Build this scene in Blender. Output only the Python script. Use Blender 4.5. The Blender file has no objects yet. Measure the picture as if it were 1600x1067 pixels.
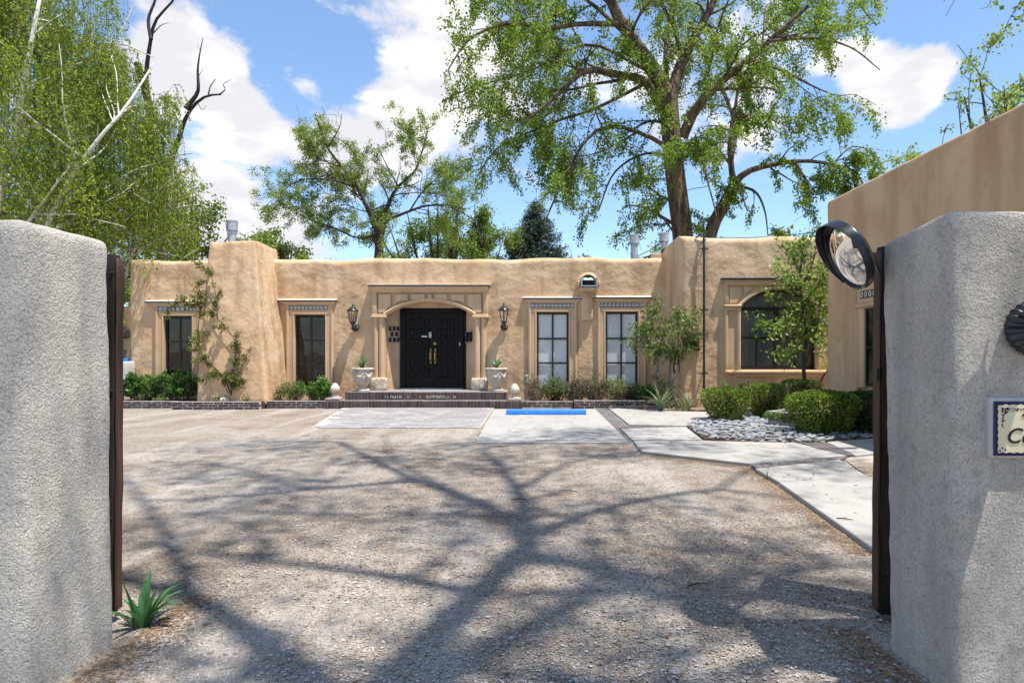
import bpy, bmesh, math, random
import numpy as np
from mathutils import Vector, Matrix

random.seed(7)
RNG = np.random.default_rng(11)
SC = bpy.context.scene
COL = SC.collection
EYE = 1.6                      # camera height, metres

# ---------------------------------------------------------------- camera
cd = bpy.data.cameras.new("camera")
cam = bpy.data.objects.new("camera", cd)
COL.objects.link(cam)
cam.location = (0, 0, EYE)
cam.rotation_euler = (math.radians(90), 0, 0)
cd.sensor_width = 36
cd.lens = 22.5
cd.shift_x = -0.0225
cd.shift_y = 0.0084
cd.clip_start = 0.05
cd.clip_end = 3000
SC.camera = cam

# ---------------------------------------------------------------- sun, sky, exposure
SUN = Vector((0.30, -0.17, 1.0)).normalized()
sd = bpy.data.lights.new("sun", 'SUN')
sd.energy = 4.6
sd.angle = math.radians(0.6)
sd.color = (1.0, 0.95, 0.87)
sun = bpy.data.objects.new("sun", sd)
COL.objects.link(sun)
sun.location = (10, -10, 40)
sun.rotation_euler = SUN.to_track_quat('Z', 'Y').to_euler()
SC.view_settings.view_transform = 'Standard'
SC.view_settings.look = 'None'
SC.view_settings.exposure = 0.80
SC.view_settings.gamma = 1
SC.view_settings.use_curve_mapping = False
SC.render.engine = 'CYCLES'
try:
    SC.cycles.use_denoising = True
    SC.cycles.denoiser = 'OPENIMAGEDENOISE'
    SC.cycles.max_bounces = 8
    SC.cycles.transparent_max_bounces = 12
    SC.cycles.caustics_reflective = False
    SC.cycles.caustics_refractive = False
except Exception:
    pass


def view_dir(px, py):
    """direction of a photograph pixel, used to place clouds and far things on the real sky"""
    return Vector(((px - 836) / 1000, 1.0, -(py - 547) / 1000)).normalized()


W = bpy.data.worlds.new("World")
SC.world = W
W.use_nodes = True


def build_world():
    nt = W.node_tree
    N, L = nt.nodes, nt.links
    N.clear()
    out = N.new('ShaderNodeOutputWorld')
    bg = N.new('ShaderNodeBackground')
    bg.inputs['Strength'].default_value = 0.135
    L.new(bg.outputs[0], out.inputs[0])
    sky = N.new('ShaderNodeTexSky')
    sky.sky_type = 'NISHITA'
    sky.sun_disc = False
    sky.sun_elevation = math.asin(SUN.z)
    sky.sun_rotation = math.atan2(SUN.x, SUN.y)
    sky.altitude = 1600
    sky.air_density = 1.2
    sky.dust_density = 0.15
    sky.ozone_density = 3.0
    geo = N.new('ShaderNodeNewGeometry')
    neg = N.new('ShaderNodeVectorMath'); neg.operation = 'SCALE'; neg.inputs['Scale'].default_value = -1
    L.new(geo.outputs['Incoming'], neg.inputs[0])
    d = neg.outputs[0]
    tc = N.new('ShaderNodeTexCoord')
    d = tc.outputs['Generated']
    mp = N.new('ShaderNodeMapping'); mp.inputs['Scale'].default_value = (1, 1, 1.7)
    L.new(d, mp.inputs[0])
    n1 = N.new('ShaderNodeTexNoise'); n1.inputs['Scale'].default_value = 6.6
    n1.inputs['Detail'].default_value = 12; n1.inputs['Roughness'].default_value = 0.63
    n1.inputs['Distortion'].default_value = 0.25
    L.new(mp.outputs[0], n1.inputs['Vector'])
    # places where the big cumulus stand: (px, py, angular radius, weight)
    blobs = [(320, 110, .12, .24), (410, 215, .09, .20), (290, 60, .08, .08), (465, 118, .05, .13),
             (610, 160, .15, .16), (710, 140, .14, .15), (560, 215, .09, .08), (640, 245, .10, .12),
             (600, 30, .12, .05), (370, 345, .10, .20), (420, 385, .09, .18), (300, 330, .1, .12),
             (1400, 130, .075, .36), (1470, 105, .055, .34), (1340, 95, .06, .26), (1415, 160, .045, .2),
             (1190, 190, .09, .15), (1060, 170, .09, .12), (980, 130, .07, .10),
             (150, 150, .25, .05), (700, 390, .12, -.10), (800, 340, .15, -.16),
             (1560, 40, .12, -.3), (1520, 250, .14, -.3), (1280, 330, .15, -.22), (530, 95, .06, -.16), (1290, 20, .1, -.08),
             (400, 55, .075, -.26), (425, 130, .045, -.2), (465, 175, .04, -.18), (1440, 10, .08, -.2), (440, 285, .055, -.16), (375, 262, .04, -.16),
             (330, 20, .05, -.12), (480, 60, .06, -.14), (560, 70, .05, -.10), (400, 310, .03, -.1), (1000, 330, .12, -.15), (900, 250, .1, -.1)]
    acc = None
    for (px, py, r, w) in blobs:
        v = view_dir(px, py)
        dist = N.new('ShaderNodeVectorMath'); dist.operation = 'DISTANCE'
        L.new(d, dist.inputs[0]); dist.inputs[1].default_value = v
        mr = N.new('ShaderNodeMapRange'); mr.interpolation_type = 'SMOOTHSTEP'
        mr.inputs[1].default_value = 0; mr.inputs[2].default_value = r * 1.25
        mr.inputs[3].default_value = w; mr.inputs[4].default_value = 0
        L.new(dist.outputs['Value'], mr.inputs[0])
        if acc is None:
            acc = mr.outputs[0]
        else:
            a = N.new('ShaderNodeMath'); a.operation = 'ADD'
            L.new(acc, a.inputs[0]); L.new(mr.outputs[0], a.inputs[1]); acc = a.outputs[0]
    s = N.new('ShaderNodeMath'); s.operation = 'ADD'
    L.new(n1.outputs['Fac'], s.inputs[0]); L.new(acc, s.inputs[1])
    cov = N.new('ShaderNodeMapRange'); cov.interpolation_type = 'SMOOTHSTEP'
    cov.inputs[1].default_value = 0.50; cov.inputs[2].default_value = 0.665
    L.new(s.outputs[0], cov.inputs[0])
    # soft grey-lilac undersides inside thick cloud
    n2 = N.new('ShaderNodeTexNoise'); n2.inputs['Scale'].default_value = 9.0
    n2.inputs['Detail'].default_value = 6; n2.inputs['Roughness'].default_value = .5
    mp2 = N.new('ShaderNodeMapping'); mp2.inputs['Scale'].default_value = (1, 1, 2.4); mp2.inputs['Location'].default_value = (3.1, .4, 1.7)
    L.new(d, mp2.inputs[0]); L.new(mp2.outputs[0], n2.inputs['Vector'])
    th = N.new('ShaderNodeMapRange'); th.interpolation_type = 'SMOOTHSTEP'
    th.inputs[1].default_value = .42; th.inputs[2].default_value = .68
    L.new(n2.outputs['Fac'], th.inputs[0])
    cc = N.new('ShaderNodeMix'); cc.data_type = 'RGBA'
    cc.inputs[6].default_value = (3.7, 3.7, 3.95, 1); cc.inputs[7].default_value = (5.7, 5.5, 5.35, 1)
    L.new(th.outputs[0], cc.inputs[0])
    mx = N.new('ShaderNodeMix'); mx.data_type = 'RGBA'
    L.new(cov.outputs[0], mx.inputs[0])
    # thin high veil gives the blue its milkiness
    veil = N.new('ShaderNodeMix'); veil.data_type = 'RGBA'
    veil.inputs[0].default_value = .05
    veil.inputs[7].default_value = (5.5, 7.2, 9.0, 1)
    hs = N.new('ShaderNodeHueSaturation'); hs.inputs['Saturation'].default_value = 1.06; hs.inputs['Value'].default_value = .95
    L.new(sky.outputs[0], hs.inputs['Color']); L.new(hs.outputs[0], veil.inputs[6])
    L.new(veil.outputs[2], mx.inputs[6]); L.new(cc.outputs[2], mx.inputs[7])
    L.new(mx.outputs[2], bg.inputs['Color'])


build_world()


# ---------------------------------------------------------------- coordinates
def P(px, py, Y):
    """world point of a measured photograph pixel at depth Y"""
    return Vector(((px - 836) / 1000 * Y, Y, EYE - (py - 547) / 1000 * Y))


def G(px, py, z=0.0):
    """world point where a measured pixel meets the ground plane z"""
    Y = (EYE - z) * 1000 / (py - 547)
    return Vector(((px - 836) / 1000 * Y, Y, z))


# ---------------------------------------------------------------- noise
def _h(i, j, k, s):
    n = (i * 374761393 + j * 668265263 + k * 2147483647 + s * 144665) & 0x7fffffff
    n = ((n ^ (n >> 13)) * 1274126177) & 0x7fffffff
    n = ((n ^ (n >> 15)) * 1911520717) & 0x7fffffff
    return ((n ^ (n >> 16)) & 0xffff) / 32767.5 - 1.0


def vnoise(p, s=0):
    p = np.asarray(p, float)
    i = np.floor(p).astype(np.int64); f = p - i
    u = f * f * (3 - 2 * f)
    r = 0
    for a in (0, 1):
        for b in (0, 1):
            for c in (0, 1):
                w = (u[:, 0] if a else 1 - u[:, 0]) * (u[:, 1] if b else 1 - u[:, 1]) * (u[:, 2] if c else 1 - u[:, 2])
                r = r + w * _h(i[:, 0] + a, i[:, 1] + b, i[:, 2] + c, s)
    return r


def fbm(p, freq, octs=3, s=0):
    p = np.asarray(p, float); r = 0; a = 1; t = 0
    for o in range(octs):
        r = r + a * vnoise(p * freq * (2 ** o) + 17.3 * o, s + o); t += a; a *= .5
    return r / t


# ---------------------------------------------------------------- objects
def world_loc(o):
    v = Vector((0, 0, 0))
    while o is not None:
        v = v + Vector(o.location); o = o.parent
    return v


def thing(name, label, cat, loc=(0, 0, 0), group=None):
    o = bpy.data.objects.new(name, None)
    o.empty_display_size = .2
    COL.objects.link(o)
    o.location = loc
    o['label'] = label; o['category'] = cat
    if group: o['group'] = group
    return o


def tag(o, label, cat, group=None):
    o['label'] = label; o['category'] = cat
    if group: o['group'] = group
    return o


def struct(o, kind='structure'):
    o['kind'] = kind
    return o


def mesh_obj(name, mesh, m, parent=None, loc=None):
    o = bpy.data.objects.new(name, mesh)
    COL.objects.link(o)
    if m is not None and len(mesh.materials) == 0:
        mesh.materials.append(m)
    if parent is not None:
        o.parent = parent
    if loc is not None:
        o.location = Vector(loc) - (world_loc(parent) if parent else Vector((0, 0, 0)))
    return o


def shade(me, angle=40):
    me.polygons.foreach_set('use_smooth', [True] * len(me.polygons))
    bm = bmesh.new(); bm.from_mesh(me)
    c = math.radians(angle)
    for e in bm.edges:
        if len(e.link_faces) == 2:
            e.smooth = e.calc_face_angle(0) < c
    bm.to_mesh(me); bm.free()


class MB:
    """collects faces in world space and links them as ONE mesh object"""
    def __init__(self):
        self.v = []; self.f = []

    def add(self, vs, fs):
        o = len(self.v)
        self.v.extend([tuple(p) for p in vs])
        self.f.extend([tuple(i + o for i in f) for f in fs])

    def box(self, x0, x1, y0, y1, z0, z1):
        self.add([(x0, y0, z0), (x1, y0, z0), (x1, y1, z0), (x0, y1, z0), (x0, y0, z1), (x1, y0, z1), (x1, y1, z1), (x0, y1, z1)],
                 [(3, 2, 1, 0), (4, 5, 6, 7), (0, 1, 5, 4), (1, 2, 6, 5), (2, 3, 7, 6), (3, 0, 4, 7)])

    def prism(self, poly, y0, y1, axis='y'):
        """polygon of (a, b) extruded; axis y: a=x b=z; axis z: a=x b=y; axis x: a=y b=z"""
        n = len(poly)
        def pt(a, b, c):
            return (a, c, b) if axis == 'y' else ((a, b, c) if axis == 'z' else (c, a, b))
        vs = [pt(a, b, y0) for a, b in poly] + [pt(a, b, y1) for a, b in poly]
        fs = [tuple(range(n)), tuple(range(2 * n - 1, n - 1, -1))]
        fs += [(i + n, (i + 1) % n + n, (i + 1) % n, i) for i in range(n)]
        self.add(vs, fs)

    def tube(self, pts, r, seg=8, cap=True):
        pts = [Vector(p) for p in pts]; n = len(pts)
        rr = r if hasattr(r, '__len__') else [r] * n
        vs = []; up = None
        for i, p in enumerate(pts):
            t = (pts[min(i + 1, n - 1)] - pts[max(i - 1, 0)]).normalized()
            if up is None:
                up = t.orthogonal().normalized()
            up = (up - t * up.dot(t))
            up = up.normalized() if up.length > 1e-6 else t.orthogonal().normalized()
            b = t.cross(up)
            for k in range(seg):
                a = 2 * math.pi * k / seg
                vs.append(p + (up * math.cos(a) + b * math.sin(a)) * rr[i])
        fs = []
        for i in range(n - 1):
            for k in range(seg):
                k2 = (k + 1) % seg
                fs.append((i * seg + k, i * seg + k2, (i + 1) * seg + k2, (i + 1) * seg + k))
        if cap:
            fs.append(tuple(range(seg - 1, -1, -1))); fs.append(tuple((n - 1) * seg + k for k in range(seg)))
        self.add(vs, fs)

    def lathe(self, prof, c, seg=20, axis=None):
        c = Vector(c)
        q = Vector((0, 0, 1)).rotation_difference(Vector(axis)) if axis is not None else None
        vs = []
        for r, z in prof:
            for k in range(seg):
                a = 2 * math.pi * k / seg
                p = Vector((r * math.cos(a), r * math.sin(a), z))
                if q: p = q @ p
                vs.append(c + p)
        n = len(prof); fs = []
        for i in range(n - 1):
            for k in range(seg):
                k2 = (k + 1) % seg
                fs.append((i * seg + k, i * seg + k2, (i + 1) * seg + k2, (i + 1) * seg + k))
        fs.append(tuple(range(seg - 1, -1, -1))); fs.append(tuple((n - 1) * seg + k for k in range(seg)))
        self.add(vs, fs)

    def soft(self, mn, mx, r=.03, step=.15, amp=0.0, freq=2.0, warp=None, seed=0, fine=None):
        """rounded, slightly lumpy box, as hand-trowelled stucco is"""
        mn = np.array(mn, float); mx = np.array(mx, float)
        r = min(r, *(.499 * (mx - mn)))
        ax = []
        for k in range(3):
            n = max(1, int(round((mx[k] - mn[k] - 2 * r) / step)))
            mid = np.linspace(mn[k] + r, mx[k] - r, n + 1)
            lo = mn[k] + r * np.array([0, .3]); hi = mx[k] - r * np.array([.3, 0])
            ax.append(np.concatenate([lo, mid, hi]))
        idx = {}; pts = []; fs = []
        def vid(i, j, k):
            key = (i, j, k)
            if key not in idx:
                idx[key] = len(pts); pts.append((ax[0][i], ax[1][j], ax[2][k]))
            return idx[key]
        n0, n1, n2 = len(ax[0]) - 1, len(ax[1]) - 1, len(ax[2]) - 1
        for i in range(n0):
            for j in range(n1):
                fs.append((vid(i, j, 0), vid(i, j + 1, 0), vid(i + 1, j + 1, 0), vid(i + 1, j, 0)))
                fs.append((vid(i, j, n2), vid(i + 1, j, n2), vid(i + 1, j + 1, n2), vid(i, j + 1, n2)))
        for i in range(n0):
            for k in range(n2):
                fs.append((vid(i, 0, k), vid(i + 1, 0, k), vid(i + 1, 0, k + 1), vid(i, 0, k + 1)))
                fs.append((vid(i, n1, k), vid(i, n1, k + 1), vid(i + 1, n1, k + 1), vid(i + 1, n1, k)))
        for j in range(n1):
            for k in range(n2):
                fs.append((vid(0, j, k), vid(0, j, k + 1), vid(0, j + 1, k + 1), vid(0, j + 1, k)))
                fs.append((vid(n0, j, k), vid(n0, j + 1, k), vid(n0, j + 1, k + 1), vid(n0, j, k + 1)))
        p = np.array(pts)
        q = np.clip(p, mn + r, mx - r)
        d = p - q
        ln = np.linalg.norm(d, axis=1, keepdims=True); ln[ln < 1e-9] = 1
        nrm = d / ln
        p = q + nrm * r
        if amp:
            p = p + nrm * (amp * fbm(p, freq, 3, seed))[:, None]
        if fine:
            p = p + nrm * (fine[0] * fbm(p, fine[1], 2, seed + 9))[:, None]
        if warp is not None:
            p = warp(p)
        self.add(p.tolist(), fs)

    def build(self, name, m, parent=None, smooth=None, bevel=0):
        off = world_loc(parent) if parent is not None else Vector((0, 0, 0))
        me = bpy.data.meshes.new(name)
        o3 = (off.x, off.y, off.z)
        me.from_pydata([(a - o3[0], b - o3[1], c - o3[2]) for a, b, c in self.v], [], self.f)
        if bevel:
            bm = bmesh.new(); bm.from_mesh(me)
            es = [e for e in bm.edges if len(e.link_faces) == 2 and e.calc_face_angle(0) > .6]
            bmesh.ops.bevel(bm, geom=es, offset=bevel, segments=1, affect='EDGES', clamp_overlap=True)
            bm.to_mesh(me); bm.free()
        me.update()
        if smooth: shade(me, smooth)
        o = bpy.data.objects.new(name, me)
        COL.objects.link(o)
        if m is not None: me.materials.append(m)
        if parent is not None: o.parent = parent
        return o


def np_mesh(name, verts, loops, per_face, m, parent=None, attr=None, smooth=False):
    """fast mesh from arrays; every face has per_face corners"""
    verts = np.asarray(verts, np.float32).reshape(-1, 3)
    if parent is not None:
        verts = verts - np.array(world_loc(parent), np.float32)
    loops = np.asarray(loops, np.int32).ravel()
    nf = len(loops) // per_face
    me = bpy.data.meshes.new(name)
    me.vertices.add(len(verts)); me.vertices.foreach_set('co', verts.ravel())
    me.loops.add(len(loops)); me.loops.foreach_set('vertex_index', loops)
    me.polygons.add(nf)
    me.polygons.foreach_set('loop_start', np.arange(nf, dtype=np.int32) * per_face)
    me.polygons.foreach_set('loop_total', np.full(nf, per_face, np.int32))
    me.polygons.foreach_set('use_smooth', np.full(nf, smooth, bool))
    if attr is not None:
        a = me.attributes.new('rnd', 'FLOAT', 'POINT')
        a.data.foreach_set('value', np.asarray(attr, np.float32))
    me.update(calc_edges=True)
    if m is not None: me.materials.append(m)
    o = bpy.data.objects.new(name, me)
    COL.objects.link(o)
    if parent is not None: o.parent = parent
    return o


# ---------------------------------------------------------------- materials
def lin(r, g, b):
    f = lambda c: (c / 255 / 12.92) if c / 255 <= .04045 else ((c / 255 + .055) / 1.055) ** 2.4
    return (f(r), f(g), f(b), 1)


def mat(name, col, rough=.8, var=(), bumps=(), rnd=0.0, metal=0.0, spec=.4, stretch=None, coat=0.0):
    """var: (scale, detail, lo, hi, colour, amount); bumps: (scale, distance, strength, kind)"""
    m = bpy.data.materials.new(name)
    m.use_nodes = True
    nt = m.node_tree; N, L = nt.nodes, nt.links
    b = N['Principled BSDF']
    b.inputs['Roughness'].default_value = rough
    b.inputs['Metallic'].default_value = metal
    b.inputs['Specular IOR Level'].default_value = spec
    if coat: b.inputs['Coat Weight'].default_value = coat
    geo = N.new('ShaderNodeNewGeometry'); pos = geo.outputs['Position']
    rgb = N.new('ShaderNodeRGB'); rgb.outputs[0].default_value = tuple(col[:3]) + (1,)
    c = rgb.outputs[0]
    for (sc, det, lo, hi, col2, amt) in var:
        n = N.new('ShaderNodeTexNoise'); n.inputs['Detail'].default_value = det
        if isinstance(sc, tuple):
            mp = N.new('ShaderNodeMapping'); mp.inputs['Scale'].default_value = sc
            L.new(pos, mp.inputs[0]); L.new(mp.outputs[0], n.inputs['Vector']); n.inputs['Scale'].default_value = 1
        else:
            L.new(pos, n.inputs['Vector']); n.inputs['Scale'].default_value = sc
        mr = N.new('ShaderNodeMapRange'); mr.inputs[1].default_value = lo; mr.inputs[2].default_value = hi
        mr.inputs[4].default_value = amt
        L.new(n.outputs['Fac'], mr.inputs[0])
        mx = N.new('ShaderNodeMix'); mx.data_type = 'RGBA'
        L.new(mr.outputs[0], mx.inputs[0]); L.new(c, mx.inputs[6]); mx.inputs[7].default_value = tuple(col2[:3]) + (1,)
        c = mx.outputs[2]
    if rnd:
        oi = N.new('ShaderNodeObjectInfo')
        mr = N.new('ShaderNodeMapRange'); mr.inputs[3].default_value = 1 - rnd; mr.inputs[4].default_value = 1 + rnd
        L.new(oi.outputs['Random'], mr.inputs[0])
        hs = N.new('ShaderNodeHueSaturation'); L.new(mr.outputs[0], hs.inputs['Value']); L.new(c, hs.inputs['Color'])
        c = hs.outputs[0]
    L.new(c, b.inputs['Base Color'])
    prev = None
    for bb in bumps:
        sc, dist, st = bb[:3]; kind = bb[3] if len(bb) > 3 else 'noise'
        if kind == 'noise':
            n = N.new('ShaderNodeTexNoise'); n.inputs['Detail'].default_value = 4; o = n.outputs['Fac']
        else:
            n = N.new('ShaderNodeTexVoronoi'); o = n.outputs['Distance']
        if isinstance(sc, tuple):
            mp = N.new('ShaderNodeMapping'); mp.inputs['Scale'].default_value = sc
            L.new(pos, mp.inputs[0]); L.new(mp.outputs[0], n.inputs['Vector']); n.inputs['Scale'].default_value = 1
        else:
            L.new(pos, n.inputs['Vector']); n.inputs['Scale'].default_value = sc
        bp = N.new('ShaderNodeBump'); bp.inputs['Distance'].default_value = dist; bp.inputs['Strength'].default_value = st
        L.new(o, bp.inputs['Height'])
        if prev is not None: L.new(prev, bp.inputs['Normal'])
        prev = bp.outputs[0]
    if prev is not None: L.new(prev, b.inputs['Normal'])
    return m


def leaf_mat(name, cols, trans=.35, rough=.5, spec=.35):
    """leaf colours run over the attribute rnd of every leaf"""
    m = bpy.data.materials.new(name)
    m.use_nodes = True
    nt = m.node_tree; N, L = nt.nodes, nt.links
    b = N['Principled BSDF']; out = N['Material Output']
    at = N.new('ShaderNodeAttribute'); at.attribute_name = 'rnd'
    cr = N.new('ShaderNodeValToRGB')
    e = cr.color_ramp.elements
    while len(e) < len(cols): e.new(.5)
    for i, c in enumerate(cols):
        e[i].position = i / (len(cols) - 1); e[i].color = tuple(c[:3]) + (1,)
    L.new(at.outputs['Fac'], cr.inputs[0])
    L.new(cr.outputs[0], b.inputs['Base Color'])
    b.inputs['Roughness'].default_value = rough
    b.inputs['Specular IOR Level'].default_value = spec
    tr = N.new('ShaderNodeBsdfTranslucent')
    hs = N.new('ShaderNodeHueSaturation'); hs.inputs['Value'].default_value = 1.35; hs.inputs['Hue'].default_value = .485
    L.new(cr.outputs[0], hs.inputs['Color']); L.new(hs.outputs[0], tr.inputs['Color'])
    mx = N.new('ShaderNodeMixShader'); mx.inputs[0].default_value = trans
    L.new(b.outputs[0], mx.inputs[1]); L.new(tr.outputs[0], mx.inputs[2]); L.new(mx.outputs[0], out.inputs[0])
    return m


def glass_mat(name, tint=(.75, .8, .82), refl=1.0):
    m = bpy.data.materials.new(name)
    m.use_nodes = True
    nt = m.node_tree; N, L = nt.nodes, nt.links
    N.remove(N['Principled BSDF']); out = N['Material Output']
    t = N.new('ShaderNodeBsdfTransparent'); t.inputs[0].default_value = tuple(tint) + (1,)
    g = N.new('ShaderNodeBsdfGlossy'); g.inputs['Roughness'].default_value = .02
    geo = N.new('ShaderNodeNewGeometry')
    n = N.new('ShaderNodeTexNoise'); n.inputs['Scale'].default_value = 2.2
    L.new(geo.outputs['Position'], n.inputs['Vector'])
    bp = N.new('ShaderNodeBump'); bp.inputs['Distance'].default_value = .02; bp.inputs['Strength'].default_value = .25
    L.new(n.outputs['Fac'], bp.inputs['Height']); L.new(bp.outputs[0], g.inputs['Normal'])
    fr = N.new('ShaderNodeFresnel'); fr.inputs[0].default_value = 1.52
    mr = N.new('ShaderNodeMath'); mr.operation = 'MULTIPLY_ADD'; mr.inputs[1].default_value = refl; mr.inputs[2].default_value = .025
    L.new(fr.outputs[0], mr.inputs[0])
    mx = N.new('ShaderNodeMixShader')
    L.new(mr.outputs[0], mx.inputs[0]); L.new(t.outputs[0], mx.inputs[1]); L.new(g.outputs[0], mx.inputs[2])
    L.new(mx.outputs[0], out.inputs[0])
    return m


def gravel_mat(name, tones, scale=70, brown=.5):
    m = bpy.data.materials.new(name)
    m.use_nodes = True
    nt = m.node_tree; N, L = nt.nodes, nt.links
    b = N['Principled BSDF']; b.inputs['Roughness'].default_value = .92; b.inputs['Specular IOR Level'].default_value = .2
    geo = N.new('ShaderNodeNewGeometry'); pos = geo.outputs['Position']
    v = N.new('ShaderNodeTexVoronoi'); v.inputs['Scale'].default_value = scale; L.new(pos, v.inputs['Vector'])
    sp = N.new('ShaderNodeSeparateColor'); L.new(v.outputs['Color'], sp.inputs[0])
    cr = N.new('ShaderNodeValToRGB'); e = cr.color_ramp.elements
    while len(e) < len(tones): e.new(.5)
    for i, c in enumerate(tones):
        e[i].position = i / (len(tones) - 1); e[i].color = tuple(c[:3]) + (1,)
    L.new(sp.outputs[0], cr.inputs[0])
    c = cr.outputs[0]
    def blend(sc, lo, hi, col, amt, c, det=4):
        n = N.new('ShaderNodeTexNoise'); n.inputs['Detail'].default_value = det
        n.inputs['Roughness'].default_value = .62
        if isinstance(sc, tuple):
            mp = N.new('ShaderNodeMapping'); mp.inputs['Scale'].default_value = sc; mp.inputs['Rotation'].default_value = (0, 0, .12)
            L.new(pos, mp.inputs[0]); L.new(mp.outputs[0], n.inputs['Vector']); n.inputs['Scale'].default_value = 1
        else:
            n.inputs['Scale'].default_value = sc; L.new(pos, n.inputs['Vector'])
        mr = N.new('ShaderNodeMapRange'); mr.inputs[1].default_value = lo; mr.inputs[2].default_value = hi; mr.inputs[4].default_value = amt
        L.new(n.outputs['Fac'], mr.inputs[0])
        mx = N.new('ShaderNodeMix'); mx.data_type = 'RGBA'
        L.new(mr.outputs[0], mx.inputs[0]); L.new(c, mx.inputs[6]); mx.inputs[7].default_value = tuple(col) + (1,)
        return mx.outputs[2]
    c = blend(.45, .48, .68, (.31, .245, .19), .35, c)
    c = blend(1.1, .51, .68, (.20, .13, .08), brown, c, 9)
    c = blend(.33, .50, .62, (.50, .455, .41), .5, c, 5)
    c = blend((1.5, .16, 1), .50, .66, (.52, .475, .43), .5, c, 3)
    c = blend(20, .56, .68, (.07, .05, .04), .8, c, 4)
    c = blend(55, .58, .70, (.05, .04, .035), .75, c, 3)
    L.new(c, b.inputs['Base Color'])
    bp = N.new('ShaderNodeBump'); bp.inputs['Distance'].default_value = .012; bp.inputs['Strength'].default_value = .9
    L.new(v.outputs['Distance'], bp.inputs['Height']); bp.invert = True
    n = N.new('ShaderNodeTexNoise'); n.inputs['Scale'].default_value = 14; n.inputs['Detail'].default_value = 5; L.new(pos, n.inputs['Vector'])
    bp2 = N.new('ShaderNodeBump'); bp2.inputs['Distance'].default_value = .03; bp2.inputs['Strength'].default_value = .5
    L.new(n.outputs['Fac'], bp2.inputs['Height']); L.new(bp.outputs[0], bp2.inputs['Normal'])
    L.new(bp2.outputs[0], b.inputs['Normal'])
    return m


M = {}
M['stucco'] = mat('adobe_stucco', (.58, .385, .222), .93,
                  var=[(.55, 4, .38, .66, (.62, .45, .29), .9), (2.6, 6, .46, .74, (.46, .30, .17), .42),
                       ((3.2, 3.2, .30), 6, .46, .68, (.37, .24, .145), .75), (1.1, 6, .52, .66, (.66, .50, .34), .6), (9, 4, .58, .74, (.68, .54, .39), .35)],
                  bumps=[(2.6, .09, .45), (8, .035, .4), (26, .006, .3), (120, .003, .35)], spec=.15)
M['trim'] = mat('cast_stucco_trim', (.56, .39, .24), .9,
                var=[(1.6, 5, .42, .7, (.46, .31, .185), .6), ((9, 9, 1.0), 4, .55, .75, (.66, .52, .38), .5)],
                bumps=[(20, .012, .4), (110, .003, .35)], spec=.15)
M['wing'] = mat('smooth_stucco', (.55, .375, .225), .93,
                var=[(.5, 4, .4, .66, (.62, .44, .285), .9), ((1.6, 1.6, .25), 6, .46, .70, (.36, .215, .115), .8), (.9, 5, .48, .68, (.42, .26, .14), .5),
                     (6, 6, .55, .75, (.36, .24, .15), .4)],
                bumps=[(8, .02, .3), (40, .008, .35), (120, .004, .4)], spec=.15)
M['gatewall'] = mat('grey_roughcast', (.66, .605, .53), .95,
                    var=[(1.1, 6, .42, .66, (.45, .42, .38), .6), ((5, 5, .55), 6, .50, .72, (.33, .31, .285), .6), (3.2, 6, .54, .70, (.62, .59, .55), .5), (110, 3, .50, .64, (.27, .25, .225), .6), (16, 5, .54, .70, (.36, .335, .30), .5)],  # finest dark mottle puts pit shade and dirt into the colour
                    bumps=[(9, .03, .3), (45, .018, .6), (105, .014, .9), (240, .006, .8)], spec=.08)
M['whitecap'] = mat('painted_flashing', (.72, .70, .66), .6, var=[(6, 4, .5, .7, (.45, .40, .34), .5)])
M['darkmetal'] = mat('black_iron', (.018, .018, .020), .42, spec=.5, bumps=[(40, .004, .3)])
M['iron_blue'] = mat('black_cast_iron', (.016, .019, .026), .33, spec=.6, bumps=[(25, .004, .25)])
M['frame'] = mat('black_window_paint', (.012, .012, .014), .45)
M['doorblack'] = mat('black_door_paint', (.006, .0058, .0065), .55, spec=.18, var=[(14, 5, .5, .8, (.014, .013, .013), .8)], bumps=[((60, 60, 6), .003, .4)])
M['brass'] = mat('worn_brass', (.42, .31, .11), .38, metal=1.0, var=[(30, 4, .5, .7, (.25, .17, .06), .6)])
M['galv'] = mat('galvanised_steel', (.46, .48, .50), .45, metal=.55, var=[(9, 5, .45, .65, (.30, .31, .33), .7)], spec=.5)
M['glass'] = glass_mat('window_glass', (.995, .997, 1.0), .35)
M['glassdark'] = glass_mat('dim_window_glass', (.42, .46, .46), .5)
M['blind'] = mat('white_roller_blind', (.90, .91, .92), .8)
M['curtain'] = mat('grey_curtain', (.50, .51, .50), .9, var=[((14, 14, .3), 3, .4, .65, (.66, .67, .65), .8)])
M['stripe'] = mat('pale_stripe_tone', (.52, .54, .50), .7)
M['glassmid'] = glass_mat('shaded_window_glass', (.82, .86, .86), .9)
M['room'] = mat('dim_interior', (.05, .045, .04), .9)
M['brick'] = mat('dark_brown_brick', (.072, .046, .042), .85, rnd=.38,
                 var=[(11, 5, .5, .72, (.13, .095, .085), .6), (40, 3, .6, .75, (.22, .19, .18), .4)], bumps=[(60, .004, .5)])
M['mortar'] = mat('pale_mortar', (.50, .47, .44), .95, var=[(30, 4, .4, .7, (.22, .20, .19), .7)], bumps=[(80, .005, .5)])
M['paver'] = mat('grey_brick_paver', (.25, .24, .245), .9, rnd=.18, var=[(7, 5, .45, .7, (.34, .32, .31), .6), (1.1, 5, .48, .66, (.36, .32, .275), .6), (35, 3, .6, .72, (.2, .18, .17), .4)], bumps=[(70, .003, .4)])
M['paverdark'] = mat('purple_brown_paver', (.125, .112, .116), .9, rnd=.2, var=[(12, 5, .45, .7, (.19, .175, .175), .6)], bumps=[(70, .003, .4)])
M['joint'] = mat('sandy_joint', (.50, .46, .42), .95, var=[(20, 4, .4, .7, (.30, .26, .22), .6)])
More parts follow.
